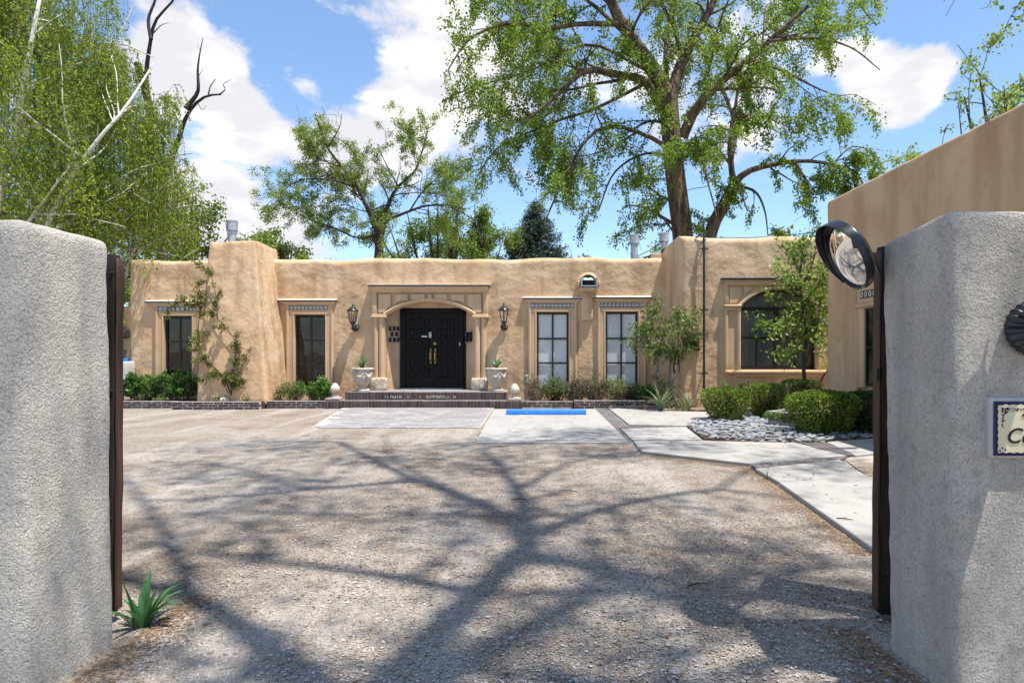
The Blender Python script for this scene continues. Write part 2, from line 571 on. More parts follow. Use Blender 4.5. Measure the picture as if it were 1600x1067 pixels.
M['concrete'] = mat('broom_concrete', (.36, .345, .325), .9,
                    var=[(.9, 6, .46, .7, (.29, .275, .255), .7), (5, 6, .50, .70, (.25, .24, .225), .6), (45, 3, .64, .74, (.22, .19, .16), .5)],
                    bumps=[(90, .003, .35), (9, .006, .25)], spec=.2)
M['gravel'] = gravel_mat('drive_gravel', [(.085, .07, .057), (.27, .23, .19), (.38, .335, .285), (.34, .26, .195), (.53, .48, .42)], 100, .65)
M['mulch'] = gravel_mat('brown_mulch', [(.12, .075, .045), (.24, .16, .10), (.35, .26, .18), (.18, .11, .065)], 45, .4)
M['soil'] = mat('dry_bed_soil', (.16, .115, .085), .95, var=[(8, 6, .45, .7, (.25, .19, .145), .7), (50, 3, .55, .7, (.08, .055, .04), .6)], bumps=[(25, .03, .7), (90, .01, .6)])
M['earth'] = mat('dry_earth', (.30, .24, .185), .95, var=[(.8, 5, .4, .7, (.20, .17, .11), .6)], bumps=[(30, .02, .6)])
M['stone'] = mat('grey_river_stone', (.20, .21, .225), .7, rnd=.36, var=[(14, 5, .45, .7, (.19, .205, .23), .6), (60, 3, .6, .7, (.40, .41, .42), .4)], bumps=[(50, .004, .3)])
M['pebble'] = mat('loose_gravel', (.40, .36, .33), .9, rnd=0, var=[(37, 1, .35, .65, (.58, .55, .52), .9), (23, 1, .5, .6, (.20, .15, .12), .8)])
M['litter'] = mat('dry_litter', (.16, .09, .05), .9, var=[(31, 1, .4, .6, (.30, .20, .11), .9)])
M['urn'] = mat('weathered_cast_stone', (.56, .49, .40), .92, var=[(5, 6, .46, .66, (.40, .32, .24), .8), (18, 5, .5, .7, (.68, .62, .54), .6)], bumps=[(30, .012, .5), (90, .004, .5)])
M['carved'] = mat('carved_stone', (.56, .48, .38), .92, var=[(7, 6, .46, .66, (.38, .26, .17), .7), (18, 5, .5, .7, (.70, .64, .55), .6)], bumps=[(24, .02, .6), (80, .005, .5)])
M['blue'] = mat('blue_curb_paint', (.022, .19, .66), .55, var=[(9, 6, .58, .75, (.05, .30, .78), .7), (30, 5, .68, .74, (.45, .5, .55), .6)], bumps=[(40, .004, .4)])
M['gatewood'] = mat('dark_gate_wood', (.055, .028, .018), .65, var=[((30, 30, 1.4), 5, .45, .7, (.13, .065, .036), .8), ((8, 8, 2), 5, .55, .75, (.022, .014, .011), .7)],
                    bumps=[((60, 60, 2.5), .006, .6), (12, .01, .3)])
M['gateshade'] = mat('shaded_gate_edge', (.020, .014, .012), .8, var=[((30, 30, 2), 5, .5, .75, (.05, .032, .024), .7)], bumps=[((50, 50, 8), .008, .7)])  # gate wood darkened to paint the front edge in shade
M['mirror'] = mat('mirror_face', (.86, .87, .88), .025, metal=1.0)
M['plastic'] = mat('black_plastic', (.014, .015, .019), .28, spec=.55, var=[(9, 5, .55, .7, (.05, .055, .065), .7)])
M['pine'] = mat('grey_pillar_tile', (.7, .6, .4), .5)
M['cream'] = mat('cream_glazed_tile', (.78, .69, .46), .3, var=[(5, 4, .4, .7, (.70, .60, .38), .5)], coat=.3)
M['cobalt'] = mat('cobalt_glaze', (.012, .014, .085), .3, coat=.3)
M['ink'] = mat('black_glaze', (.012, .012, .016), .4)
M['plaster'] = mat('white_plaster', (.52, .50, .465), .9, bumps=[(70, .004, .5)])
M['tileblue'] = mat('blue_grey_glaze', (.022, .028, .042), .35, coat=.4)
M['tilewhite'] = mat('chalk_glaze', (.66, .66, .62), .4, coat=.3)
M['white'] = mat('white_plate', (.75, .75, .73), .5)
M['bark'] = mat('cottonwood_bark', (.17, .125, .085), .95, var=[((6, 6, 1.2), 6, .44, .62, (.045, .032, .023), .95), (9, 5, .55, .75, (.27, .205, .14), .6)], bumps=[((16, 16, 3.2), .12, .9), (30, .02, .6)])
M['darkbark'] = mat('dark_twig_bark', (.060, .044, .036), .95, var=[(8, 5, .5, .7, (.11, .085, .07), .6)], bumps=[((20, 20, 5), .03, .7)])
M['deadwood'] = mat('dead_wood', (.050, .037, .033), .95, var=[((20, 20, 4), 5, .5, .7, (.13, .10, .09), .7)], bumps=[((25, 25, 5), .03, .7)])
M['birch'] = mat('white_bark', (.66, .64, .58), .8, var=[((4, 4, 9), 4, .56, .68, (.14, .12, .10), .8)], bumps=[(20, .01, .4)])
M['greybark'] = mat('grey_shrub_bark', (.19, .155, .125), .95, var=[(14, 5, .5, .7, (.30, .25, .2), .6)], bumps=[(40, .01, .6)])
M['reed'] = mat('dry_shrub_twig', (.26, .195, .14), .95)
L_ = leaf_mat
M['l_cotton'] = L_('cottonwood_leaf', [(.05, .105, .010), (.11, .205, .020), (.19, .295, .03), (.28, .365, .055)], .48)
M['l_birch'] = L_('weeping_birch_leaf', [(.085, .155, .010), (.165, .265, .018), (.25, .345, .030), (.34, .415, .055)], .5)
M['l_elm'] = L_('elm_leaf', [(.09, .15, .022), (.18, .265, .04), (.28, .36, .065)], .5)
M['l_lime'] = L_('bright_leaf', [(.08, .14, .02), (.15, .235, .03), (.23, .31, .05)], .42)
M['l_spruce'] = L_('spruce_needle', [(.03, .055, .036), (.06, .095, .062), (.11, .145, .10)], .1)
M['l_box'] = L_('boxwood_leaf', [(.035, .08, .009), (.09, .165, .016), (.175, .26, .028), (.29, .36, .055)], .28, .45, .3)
M['l_boxshade'] = L_('shaded_box_leaf', [(.018, .045, .010), (.045, .09, .015), (.09, .145, .024)], .25, .45, .3)  # darker copy of the boxwood leaf, shade put into its colour
M['l_shrub'] = L_('shrub_leaf', [(.03, .085, .015), (.075, .18, .026), (.15, .29, .05)], .3, .4)
M['l_dry'] = L_('dry_shrub_leaf', [(.085, .065, .04), (.10, .115, .05), (.19, .17, .095), (.30, .255, .17)], .25)
M['l_vine'] = L_('vine_leaf', [(.06, .085, .014), (.15, .175, .034), (.28, .28, .08)], .3)
M['l_small'] = L_('glossy_small_leaf', [(.05, .095, .016), (.125, .20, .04), (.25, .32, .10)], .35, .45, .35)
M['l_green'] = L_('bright_tree_leaf', [(.06, .13, .014), (.14, .26, .03), (.27, .39, .06), (.42, .50, .15)], .35, .4)
M['l_blade'] = L_('blade_leaf', [(.03, .10, .035), (.07, .20, .065), (.14, .30, .11)], .25, .35, .5)
M['l_yucca'] = L_('grey_blade', [(.08, .12, .06), (.17, .22, .12), (.30, .33, .20)], .2)

# ================================================================ GROUND
def sheet(name, poly, z, m, parent=None, thick=.06):
    mb = MB(); mb.prism([(p[0], p[1]) for p in poly], z - thick, z, 'z')
    return mb.build(name, m, parent)


def build_ground():
    mb = MB(); mb.add([(-500, -500, -.05), (500, -500, -.05), (500, 900, -.05), (-500, 900, -.05)], [(0, 1, 2, 3)])
    struct(mb.build('ground', M['earth']))
    # gravel drive, gently uneven
    xs = np.arange(-18, 9.01, .25); ys = np.arange(-14, 17.61, .25)
    X, Y = np.meshgrid(xs, ys)
    p = np.stack([X.ravel(), Y.ravel(), np.zeros(X.size)], 1)
    z = .012 * fbm(p, .6, 3, 3) - .004
    p[:, 2] = z
    nx, ny = len(xs), len(ys)
    a = (np.arange(ny - 1)[:, None] * nx + np.arange(nx - 1)[None]).ravel()
    loops = np.stack([a, a + 1, a + nx + 1, a + nx], 1)
    struct(np_mesh('gravel_drive', p, loops, 4, M['gravel'], smooth=True))


def edge_jitter(poly, n, amp):
    """break long straight edges so that a poured edge is not ruler straight"""
    out = []
    for i, a in enumerate(poly):
        b = poly[(i + 1) % len(poly)]
        for k in range(n):
            t = k / n
            j = amp if k else 0
            out.append((a[0] + (b[0] - a[0]) * t + random.uniform(-j, j), a[1] + (b[1] - a[1]) * t + random.uniform(-j, j)))
    return out


def inset(poly, d):
    c = Vector((sum(p[0] for p in poly) / len(poly), sum(p[1] for p in poly) / len(poly)))
    out = []
    for p in poly:
        v = Vector((p[0], p[1])) - c
        out.append(tuple(c + v * (1 - d / max(v.length, .01))))
    return out


def build_paving():
    # parking bay of two poured panels
    b = bpy.data.objects.new('parking_bay', None); COL.objects.link(b); struct(b)
    mb = MB(); mb.prism([(-1.02, 10.95), (1.60, 10.95), (1.62, 17.2), (-1.10, 17.2)], -.05, .018, 'z')
    mb.build('slab', M['concrete'], b)
    # paver strip beside the bay: two courses of dark pavers
    me = None
    k = 0
    y = 10.98
    root = bpy.data.objects.new('paver_strip', None); COL.objects.link(root); struct(root)
    mb = MB(); mb.box(1.615, 1.955, 10.95, 17.5, -.05, .012); mb.build('joint_bed', M['joint'], root)
    while y < 17.3:
        for c in (0, 1):
            mb = MB(); x0 = 1.625 + c * .163
            mb.box(x0, x0 + .155, y, y + .30, -.04, .020 + random.uniform(-.002, .003))
            mb.build('paver', M['paverdark'], root, bevel=.006)
        y += .312

    # raised walk on the right
    w = bpy.data.objects.new('walkway', None); COL.objects.link(w); struct(w)
    Z = .05
    def g(px, py):
        q = G(px, py, Z); return (q.x, q.y)
    s1 = [(1.97, 17.4), g(1005, 645), g(1125, 650), g(1092, 660.5), g(1074, 665.0), g(966, 667.0), (1.97, g(966, 667)[1])]
    slabs = [
        [(1.97, 13.05), (1.97, 17.45), (3.4, 16.6), (4.55, 15.6), (3.3, 13.75), (2.99, 13.05)],
        [(1.97, 11.05), (1.97, 12.90), (2.97, 12.90), (2.98, 11.15)],
        [(1.97, 10.98), (3.02, 11.06), (3.9, 10.75), (4.38, 10.65), (4.62, 9.43), (3.05, 8.85), (1.98, 9.98)],
        [(2.98, 8.58), (4.60, 9.10), (4.12, 7.60), (2.85, 7.60)],
        [(2.86, 7.585), (4.12, 7.585), (4.9, 7.0), (4.9, 3.7), (2.35, 3.7), (2.35, 5.0)],
        [(4.60, 10.58), (7.0, 10.9), (7.0, 9.9), (4.95, 9.55)],
    ]
    # follow the photographed outlines
    slabs[0] = [(1.97, 13.40), (1.97, 17.40), g(1010, 641.0), g(1112, 643.5), g(1128, 652), g(1085, 661.5), g(1070, 664.6)]
    slabs[1] = [g(970, 669.3), g(1072, 666.6), g(1097, 686.2), g(989, 687.2)]
    slabs[2] = [g(990, 688.8), g(1099, 688.2), g(1190, 690.5), g(1244, 691.5), g(1322, 711.0), g(1172, 723.5), g(1003, 704.5)]
    slabs[3] = [g(1180, 731.5), g(1312, 717.6), g(1356, 743.5), g(1216, 751.5)]
    slabs[4] = [g(1217, 752.6), g(1357, 744.4), g(1440, 742), g(1560, 900), g(1420, 900), g(1371, 860)]
    slabs[5] = [g(1292, 690.2), g(1420, 680.5), g(1440, 700), g(1371, 707.2), g(1336, 710.5)]
    for s in slabs:
        mb = MB(); mb.prism(s[::1], -.06, Z, 'z')
        o = mb.build('slab', M['concrete'], w, bevel=.008)
        bm = bmesh.new(); bm.from_mesh(o.data); bmesh.ops.recalc_face_normals(bm, faces=bm.faces); bm.to_mesh(o.data); bm.free()
    # narrow dark paver courses set between the slabs
    def course(a, b, c, d, n, rows=1):
        """quad a-b (one long side) d-c (the other); n pavers along"""
        for r in range(rows):
            for i in range(n):
                def lerp(u, v):
                    p = Vector(a).lerp(Vector(b), u); q = Vector(d).lerp(Vector(c), u)
                    return p.lerp(q, v)
                e = .03
                u0, u1 = (i + e) / n, (i + 1 - e) / n; v0, v1 = (r + .03) / rows, (r + .97) / rows
                pts = [lerp(u0, v0), lerp(u1, v0), lerp(u1, v1), lerp(u0, v1)]
                mb = MB(); mb.prism([(p.x, p.y) for p in pts], -.05, Z + random.uniform(-.004, .002), 'z')
                o = mb.build('paver', M['paverdark'], w, bevel=.005)
    course(g(1173, 725), g(1325, 711.6), g(1314, 716.8), g(1181, 730.6), 11)
    course(g(1250, 691.5), g(1288, 690.2), g(1334, 710.6), g(1326, 711.3), 5, 1)
    course(g(968, 667.3), g(1071, 664.9), g(1073, 666.2), g(970, 668.8), 9)
    course(g(989, 687.4), g(1098, 686.5), g(1100, 687.8), g(990, 688.5), 10)
    # soil seen between walk and drive, brown mulch patch right of the walk
    mb = MB(); mb.prism([tuple(G(1312, 713)[:2]), tuple(G(1440, 700)[:2]), tuple(G(1450, 745)[:2]), tuple(G(1355, 745)[:2])], -.05, .012, 'z')
    struct(mb.build('mulch_patch', M['mulch']))
    # brick paving before the steps
    pv = bpy.data.objects.new('brick_paving', None); COL.objects.link(pv); struct(pv)
    q = [G(482, 667.5), G(742, 667.5), G(772, 638), G(565, 638)]
    mb = MB(); mb.prism([(-4.6, 13.15), (-1.13, 13.15), (-1.13, 17.58), (-5.3, 17.58)], -.05, .010, 'z')
    mb.build('joint_bed', M['joint'], pv)
    cells = []
    L, Wd = .30, .155
    row = 0; y = 17.55
    while y > 13.2:
        t = (y - 13.15) / 4.4
        xl = -4.55 - .7 * t + .12 * math.sin(y * 5.1); x = -1.15 - (L / 2 if row % 2 else 0)
        if row % 2: cells.append((-1.15 - L / 4 + .0, y, L / 2))
        while x - L > xl:
            cells.append((x - L / 2, y, L)); x -= L
        y -= Wd; row += 1
    cache = {}
    def pm(l):
        if l not in cache:
            mb = MB(); h = l / 2 - .007
            mb.box(-h, h, -Wd / 2 + .006, Wd / 2 - .006, -.05, 0)
            o = mb.build('paver', M['paver'], None, bevel=.006)
            cache[l] = o.data; bpy.data.objects.remove(o)
        return cache[l]
    cells.sort(key=lambda c: (c[1] - 0) )
    far = MB()
    for i, (x, y, l) in enumerate(cells):
        z = .022 + random.uniform(-.003, .003)
        if i < 290:
            o = mesh_obj('paver', pm(l), None, pv, (x, y - Wd / 2, z))
            o.rotation_euler = (random.uniform(-.01, .01), random.uniform(-.008, .008), random.uniform(-.01, .01))
        else:
            h = l / 2 - .007
            far.box(x - h, x + h, y - Wd + .006, y - .006, -.04, z)
    o = far.build('far_pavers', M['paver'], pv); o['kind'] = 'stuff'


def in_poly(x, y, poly):
    c = np.zeros(len(x), bool); n = len(poly)
    for i in range(n):
        x1, y1 = poly[i]; x2, y2 = poly[(i + 1) % n]
        s = (y1 > y) != (y2 > y)
        with np.errstate(divide='ignore', invalid='ignore'):
            c ^= s & (x < (x2 - x1) * (y - y1) / (y2 - y1 + 1e-12) + x1)
    return c


def scatter_stones(name, pos, size, m, flat=.6, seed=0):
    """many small angular stones in one mesh"""
    r = np.random.default_rng(seed)
    n = len(pos)
    base = np.array([(1, 0, 0), (0, 1, 0), (-1, 0, 0), (0, -1, 0), (0, 0, 1), (0, 0, -.6)], float)
    v = base[None] * (1 + r.uniform(-.35, .35, (n, 6, 1)))
    v = v * size[:, None, None] * np.stack([r.uniform(.7, 1.3, n), r.uniform(.6, 1, n), r.uniform(.35, .8, n) * flat], 1)[:, None]
    a = r.uniform(0, 6.28, n); ca, sa = np.cos(a)[:, None], np.sin(a)[:, None]
    x = v[:, :, 0] * ca - v[:, :, 1] * sa; y = v[:, :, 0] * sa + v[:, :, 1] * ca
    v = np.stack([x, y, v[:, :, 2] + .2 * size[:, None]], 2) + pos[:, None]
    f = np.array([(0, 1, 4), (1, 2, 4), (2, 3, 4), (3, 0, 4), (1, 0, 5), (2, 1, 5), (3, 2, 5), (0, 3, 5)])
    loops = (f[None] + (np.arange(n) * 6)[:, None, None])
    o = np_mesh(name, v, loops, 3, m)
    o['kind'] = 'stuff'
    return o


WALK = None


def build_gravel_scatter():
    r = np.random.default_rng(5)
    # nearer ground gets more loose stones
    n = 52000
    py = 547 + 1600 / (2.75 + 9.5 * r.random(n) ** 1.5)
    Y = 1600 / (py - 547)
    X = r.uniform(-.66, .62, n) * Y
    keep = ~in_poly(X, Y, [(1.6, 11.1), (1.68, 9.86), (2.96, 8.78), (2.89, 7.58), (2.66, 4.95), (2.57, 4.39), (2.57, 3.9), (9, 3.9), (9, 20), (1.6, 20)]) & (X > -2.6 - .02 * Y) & ((X < 1.9) | (Y > 3.6)) & ((X > -2.25) | (Y > 3.7))
    keep &= ~((X > -1.05) & (Y > 10.9))
    X, Y = X[keep], Y[keep]
    s = r.uniform(.004, .0085, len(X)) * (1 + .9 * (r.random(len(X)) > .93))
    scatter_stones('gravel', np.stack([X, Y, np.full(len(X), -.002)], 1), s, M['pebble'], .8, 1)
    # brown leaf litter: along the walk's edge, the foot of both gate walls and in drifts on the drive
    pts = []
    edge = [(1.66, 9.86), (2.95, 8.78), (2.88, 7.58), (2.65, 4.95), (2.56, 4.39), (2.3, 3.75)]
    for a, b in zip(edge[:-1], edge[1:]):
        k = int(900 * math.hypot(b[0] - a[0], b[1] - a[1]))
        t = r.random(k); off = np.abs(r.normal(0, .13, k)) + .005
        pts.append(np.stack([a[0] + (b[0] - a[0]) * t - off, a[1] + (b[1] - a[1]) * t - .3 * off], 1))
    for (x, y0, y1, sg, k) in [(1.86, 2.6, 3.7, -1, 1500), (-2.24, 2.6, 4.2, 1, 1500)]:
        pts.append(np.stack([x + sg * np.abs(r.normal(0, .13, k)), r.uniform(y0, y1, k)], 1))
    for (cx, cy, sx, sy, k) in [(1.6, 5.6, .9, .5, 1500), (.7, 4.7, 1.0, .35, 1200), (-.1, 6.1, .8, .3, 700), (-2.6, 7.5, 1.3, .6, 800), (1.2, 8.6, .9, .7, 1200), (-1.5, 9.6, 1.8, .7, 1200), (.9, 3.6, .6, .3, 500), (-1.2, 4.6, .9, .4, 500)]:
        pts.append(np.stack([r.normal(cx, sx, k), r.normal(cy, sy, k)], 1))
    p = np.concatenate(pts)
    keep = (p[:, 0] < 2.2) | (p[:, 1] > 5)
    keep &= ~in_poly(p[:, 0], p[:, 1], [(1.6, 11.1), (1.68, 9.86), (2.96, 8.78), (2.89, 7.58), (2.66, 4.95), (2.57, 4.39), (2.57, 3.9), (9, 3.9), (9, 20), (1.6, 20)])
    p = p[keep]
    s = r.uniform(.005, .012, len(p))
    scatter_stones('leaf_litter', np.stack([p[:, 0], p[:, 1], np.full(len(p), 0.001)], 1), s, M['litter'], .35, 2)
    # specks of debris blown over the slabs, the bay and the brick paving
    k = 900
    q = np.concatenate([np.stack([r.uniform(-1, 1.55, 260), r.uniform(11, 17, 260), np.full(260, .019)], 1), np.stack([r.uniform(2.1, 4.6, 330), r.uniform(9.9, 17.0, 330), np.full(330, .051)], 1),
                        np.stack([r.uniform(3.0, 4.4, 160), r.uniform(5.0, 9.0, 160), np.full(160, .051)], 1), np.stack([r.uniform(-4.4, -1.2, 200), r.uniform(13.3, 17.4, 200), np.full(200, .023)], 1)])
    q = q[~((q[:, 0] > 3.0) & (q[:, 1] > 11.0) & (q[:, 1] < 14.2))]
    scatter_stones('blown_debris', q, r.uniform(.006, .022, len(q)) * (r.random(len(q)) ** 1.5 + .4), M['litter'], .25, 4)
    # a few fallen twigs one can tell apart
    for i, (px, py, ln, a, lab) in enumerate([(1090, 915, .16, .3, 'thin dry twig lying right of the drive middle'), (888, 768, .22, -.2, 'longer dark twig on the sunlit mid drive'),
                                        (810, 781, .16, .1, 'short dark twig on bright gravel patch'), (1320, 812, .14, -.5, 'dark twig lying on the pale walkway slab')]):
        q = G(px, py, .052 if i == 3 else .0)
        t = thing('twig', lab, 'twig', q, 'twigs fallen on the ground')
        d = Vector((math.cos(a), math.sin(a), 0))
        mb = MB(); mb.tube([q - d * ln / 2 + Vector((0, 0, .008)), q + Vector((0, .012, .012)), q + d * ln / 2 + Vector((0, 0, .008))], [.005, .006, .003], 5)
        mb.tube([q + Vector((0, .012, .012)), q + d * .05 + Vector((-.02, .05, .015))], [.003, .002], 4)
        mb.build('stick', M['deadwood'], t)

# ================================================================ ADOBE HOUSE
YF = 19.2; SF = YF / 1000
YB = 17.25; SB = YB / 1000
def FX(px): return (px - 836) * SF
def FZ(py): return EYE - (py - 547) * SF
def BX(px): return (px - 836) * SB
def BZ(py): return EYE - (py - 547) * SB


def wall_sheet(X0, X1, Z0, H, topfn, Yf, T, r, openings, step=.075, amp=.02, reveal=.2, seed=0):
    """stucco wall facing -Y with rounded ends and top, cut by rectangular openings"""
    mb = MB()
    ang = np.radians([90, 60, 35, 15])
    cols = [(X0, T), (X0, T * .5)] + [(X0 + r * (1 - math.sin(a)), r * (1 - math.cos(a))) for a in ang]
    us = set(np.round(np.arange(X0 + r, X1 - r + 1e-6, step), 4))
    for o in openings:
        us = {u for u in us if min(abs(u - o[0]), abs(u - o[1])) > step * .4} | {round(o[0], 4), round(o[1], 4)}
    us = sorted(us | {round(X0 + r, 4), round(X1 - r, 4)})
    cols += [(u, 0) for u in us]
    cols += [(X1 - r * (1 - math.sin(a)), r * (1 - math.cos(a))) for a in ang[::-1]] + [(X1, T * .5), (X1, T)]
    zs = set(np.round(np.arange(Z0, H - r + 1e-6, step), 4))
    for o in openings:
        zs = {z for z in zs if min(abs(z - o[2]), abs(z - o[3])) > step * .4} | {round(o[2], 4), round(o[3], 4)}
    zs = sorted(zs | {round(Z0, 4), round(H - r, 4)})
    rows = [(z, 0) for z in zs] + [(H - r * (1 - math.sin(a)), r * (1 - math.cos(a))) for a in ang[::-1]] + [(H, T * .35), (H, T * .7), (H - .1, T)]
    nc, nr = len(cols), len(rows)
    cu = np.array([c[0] for c in cols]); cdp = np.array([c[1] for c in cols])
    rz = np.array([c[0] for c in rows]); rd = np.array([c[1] for c in rows])
    U, Zz = np.meshgrid(cu, rz); Dp = np.maximum(*np.meshgrid(cdp, rd))
    tv = np.array([topfn(u) for u in cu])
    k = np.clip((Zz - (H - 1.2)) / 1.2, 0, 1)
    Z = Zz + (tv[None] - H) * k
    p = np.stack([U.ravel(), Dp.ravel() * .7 + 50, Z.ravel()], 1)
    n = amp * fbm(p, .9, 2, seed) + amp * .55 * fbm(p * np.array([.8, 1, 1.25]), 3.0, 3, seed + 4)
    n = n.reshape(U.shape)
    Yv = Yf + Dp - n * (Dp < r * 1.01)
    Z = Z + (Dp > r * .5) * n * 1.2 * (rd[:, None] > 0)
    mb.v = list(zip(U.ravel().tolist(), Yv.ravel().tolist(), Z.ravel().tolist()))
    for j in range(nr - 1):
        for i in range(nc - 1):
            cx = (cu[i] + cu[i + 1]) / 2; cz = (rz[j] + rz[j + 1]) / 2
            if cdp[i] == 0 and cdp[i + 1] == 0 and any(o[0] < cx < o[1] and o[2] < cz < o[3] for o in openings):
                continue
            mb.f.append((j * nc + i, j * nc + i + 1, (j + 1) * nc + i + 1, (j + 1) * nc + i))
    for o in openings:
        x0, x1, z0, z1 = o[:4]; d = o[4] if len(o) > 4 else reveal; sp = o[5] if len(o) > 5 else 0
        y0, y1 = Yf + .02, Yf + d
        mb.add([(x0, y0, z0), (x0, y0, z1), (x0 + sp, y1, z1), (x0 + sp, y1, z0)], [(3, 2, 1, 0)])
        mb.add([(x1, y0, z0), (x1, y0, z1), (x1 - sp, y1, z1), (x1 - sp, y1, z0)], [(0, 1, 2, 3)])
        mb.add([(x0, y0, z1), (x1, y0, z1), (x1 - sp, y1, z1), (x0 + sp, y1, z1)], [(3, 2, 1, 0)])
        mb.add([(x0, y0, z0), (x1, y0, z0), (x1 - sp, y1, z0), (x0 + sp, y1, z0)], [(0, 1, 2, 3)])
    return mb


def pane_window(root, x0, x1, z0, z1, Y, cols, rows, glass, blind=None, stripes=0):
    """black steel casement; panes are its sub-parts"""
    fr = MB(); f = .058
    fr.box(x0, x0 + f, Y - .03, Y + .03, z0, z1); fr.box(x1 - f, x1, Y - .03, Y + .03, z0, z1)
    fr.box(x0 + f, x1 - f, Y - .03, Y + .03, z1 - f, z1); fr.box(x0 + f, x1 - f, Y - .03, Y + .03, z0, z0 + f)
    w = (x1 - x0 - 2 * f) / cols; h = (z1 - z0 - 2 * f) / rows; b = .023
    for i in range(1, cols):
        xc = x0 + f + i * w; fr.box(xc - b, xc + b, Y - .022, Y + .02, z0 + f, z1 - f)
    for j in range(1, rows):
        zc = z0 + f + j * h
        for i in range(cols):
            xa = x0 + f + i * w + (b if i else 0); xb = x0 + f + (i + 1) * w - (b if i < cols - 1 else 0)
            fr.box(xa, xb, Y - .0215, Y + .02, zc - b, zc + b)
    win = fr.build('window', M['frame'], root)
    for i in range(cols):
        for j in range(rows):
            mb = MB(); t = random.uniform(-.002, .002)
            mb.box(x0 + f + i * w + b * .6, x0 + f + (i + 1) * w - b * .6, Y + .001 + t, Y + .007 + t, z0 + f + j * h + b * .6, z0 + f + (j + 1) * h - b * .6)
            mb.build('pane', glass, win)
    if blind is not None:
        mb = MB(); n = 26; hh = (z1 - z0 - .06)
        if blind is M['blind']:
            mb.box(x0 + .02, x1 - .02, Y + .035, Y + .043, z0 + .03, z1 - .02)
        else:
            pts = [(x0 + .02 + (x1 - x0 - .04) * i / n, Y + .16 + .02 * math.sin(i * 1.9)) for i in range(n + 1)]
            mb.add([(x, y, z0 + .02) for x, y in pts] + [(x, y, z1 - .02) for x, y in pts], [(i, i + 1, n + 2 + i, n + 1 + i) for i in range(n)])
        mb.build('blind' if blind is M['blind'] else 'curtain', blind, win)
    for k in range(stripes):
        mb = MB(); xs = x0 + .10 + k * .20
        mb.box(xs, xs + .055, Y + .45, Y + .46, z0 + .55, z1 - .12)
        mb.build('pale_stripe', M['stripe'], win)  # thin pale upright stripe set behind the glass
    return win


def tile_band(root, x0, x1, z0, z1, Y, n):
    w = (x1 - x0) / n
    for i in range(n):
        cx = x0 + (i + .5) * w; h = w / 2 - .006; cz = (z0 + z1) / 2; hz = (z1 - z0) / 2 - .006
        mb = MB(); mb.box(cx - h, cx + h, Y - .012, Y, cz - hz, cz + hz)
        t = mb.build('tile', M['tileblue'], root)
        # glazed ring, dot and corner marks of the tile
        mb = MB(); R = min(h, hz) * .86; r2 = R * .58; k = 12
        vs = [(cx + R * math.cos(a), Y - .0155, cz + R * math.sin(a)) for a in np.linspace(0, 2 * math.pi, k, False)] + \
             [(cx + r2 * math.cos(a), Y - .0155, cz + r2 * math.sin(a)) for a in np.linspace(0, 2 * math.pi, k, False)]
        mb.add(vs, [(q, (q + 1) % k, k + (q + 1) % k, k + q) for q in range(k)])
        r3 = R * .26
        mb.add([(cx + r3 * math.cos(a), Y - .0155, cz + r3 * math.sin(a)) for a in np.linspace(0, 2 * math.pi, 8, False)], [tuple(range(8))])
        for sx in (-1, 1):
            for sz in (-1, 1):
                c0, c1 = cx + sx * h, cz + sz * hz; q = R * .22
                mb.add([(c0, Y - .0155, c1), (c0 - sx * q, Y - .0155, c1), (c0, Y - .0155, c1 - sz * q)], [(0, 1, 2)])
        o = mb.build('tile', M['tilewhite'], root); bpy.data.objects.remove(o) if False else None
        # join the glaze into its own tile
        me = t.data
        bm = bmesh.new(); bm.from_mesh(me); bm2 = o.data
        nf = len(bm.faces); bm.from_mesh(bm2); bm.faces.ensure_lookup_table()
        for f in bm.faces[nf:]: f.material_index = 1
        bm.to_mesh(me); bm.free(); me.materials.append(M['tilewhite']); bpy.data.objects.remove(o)


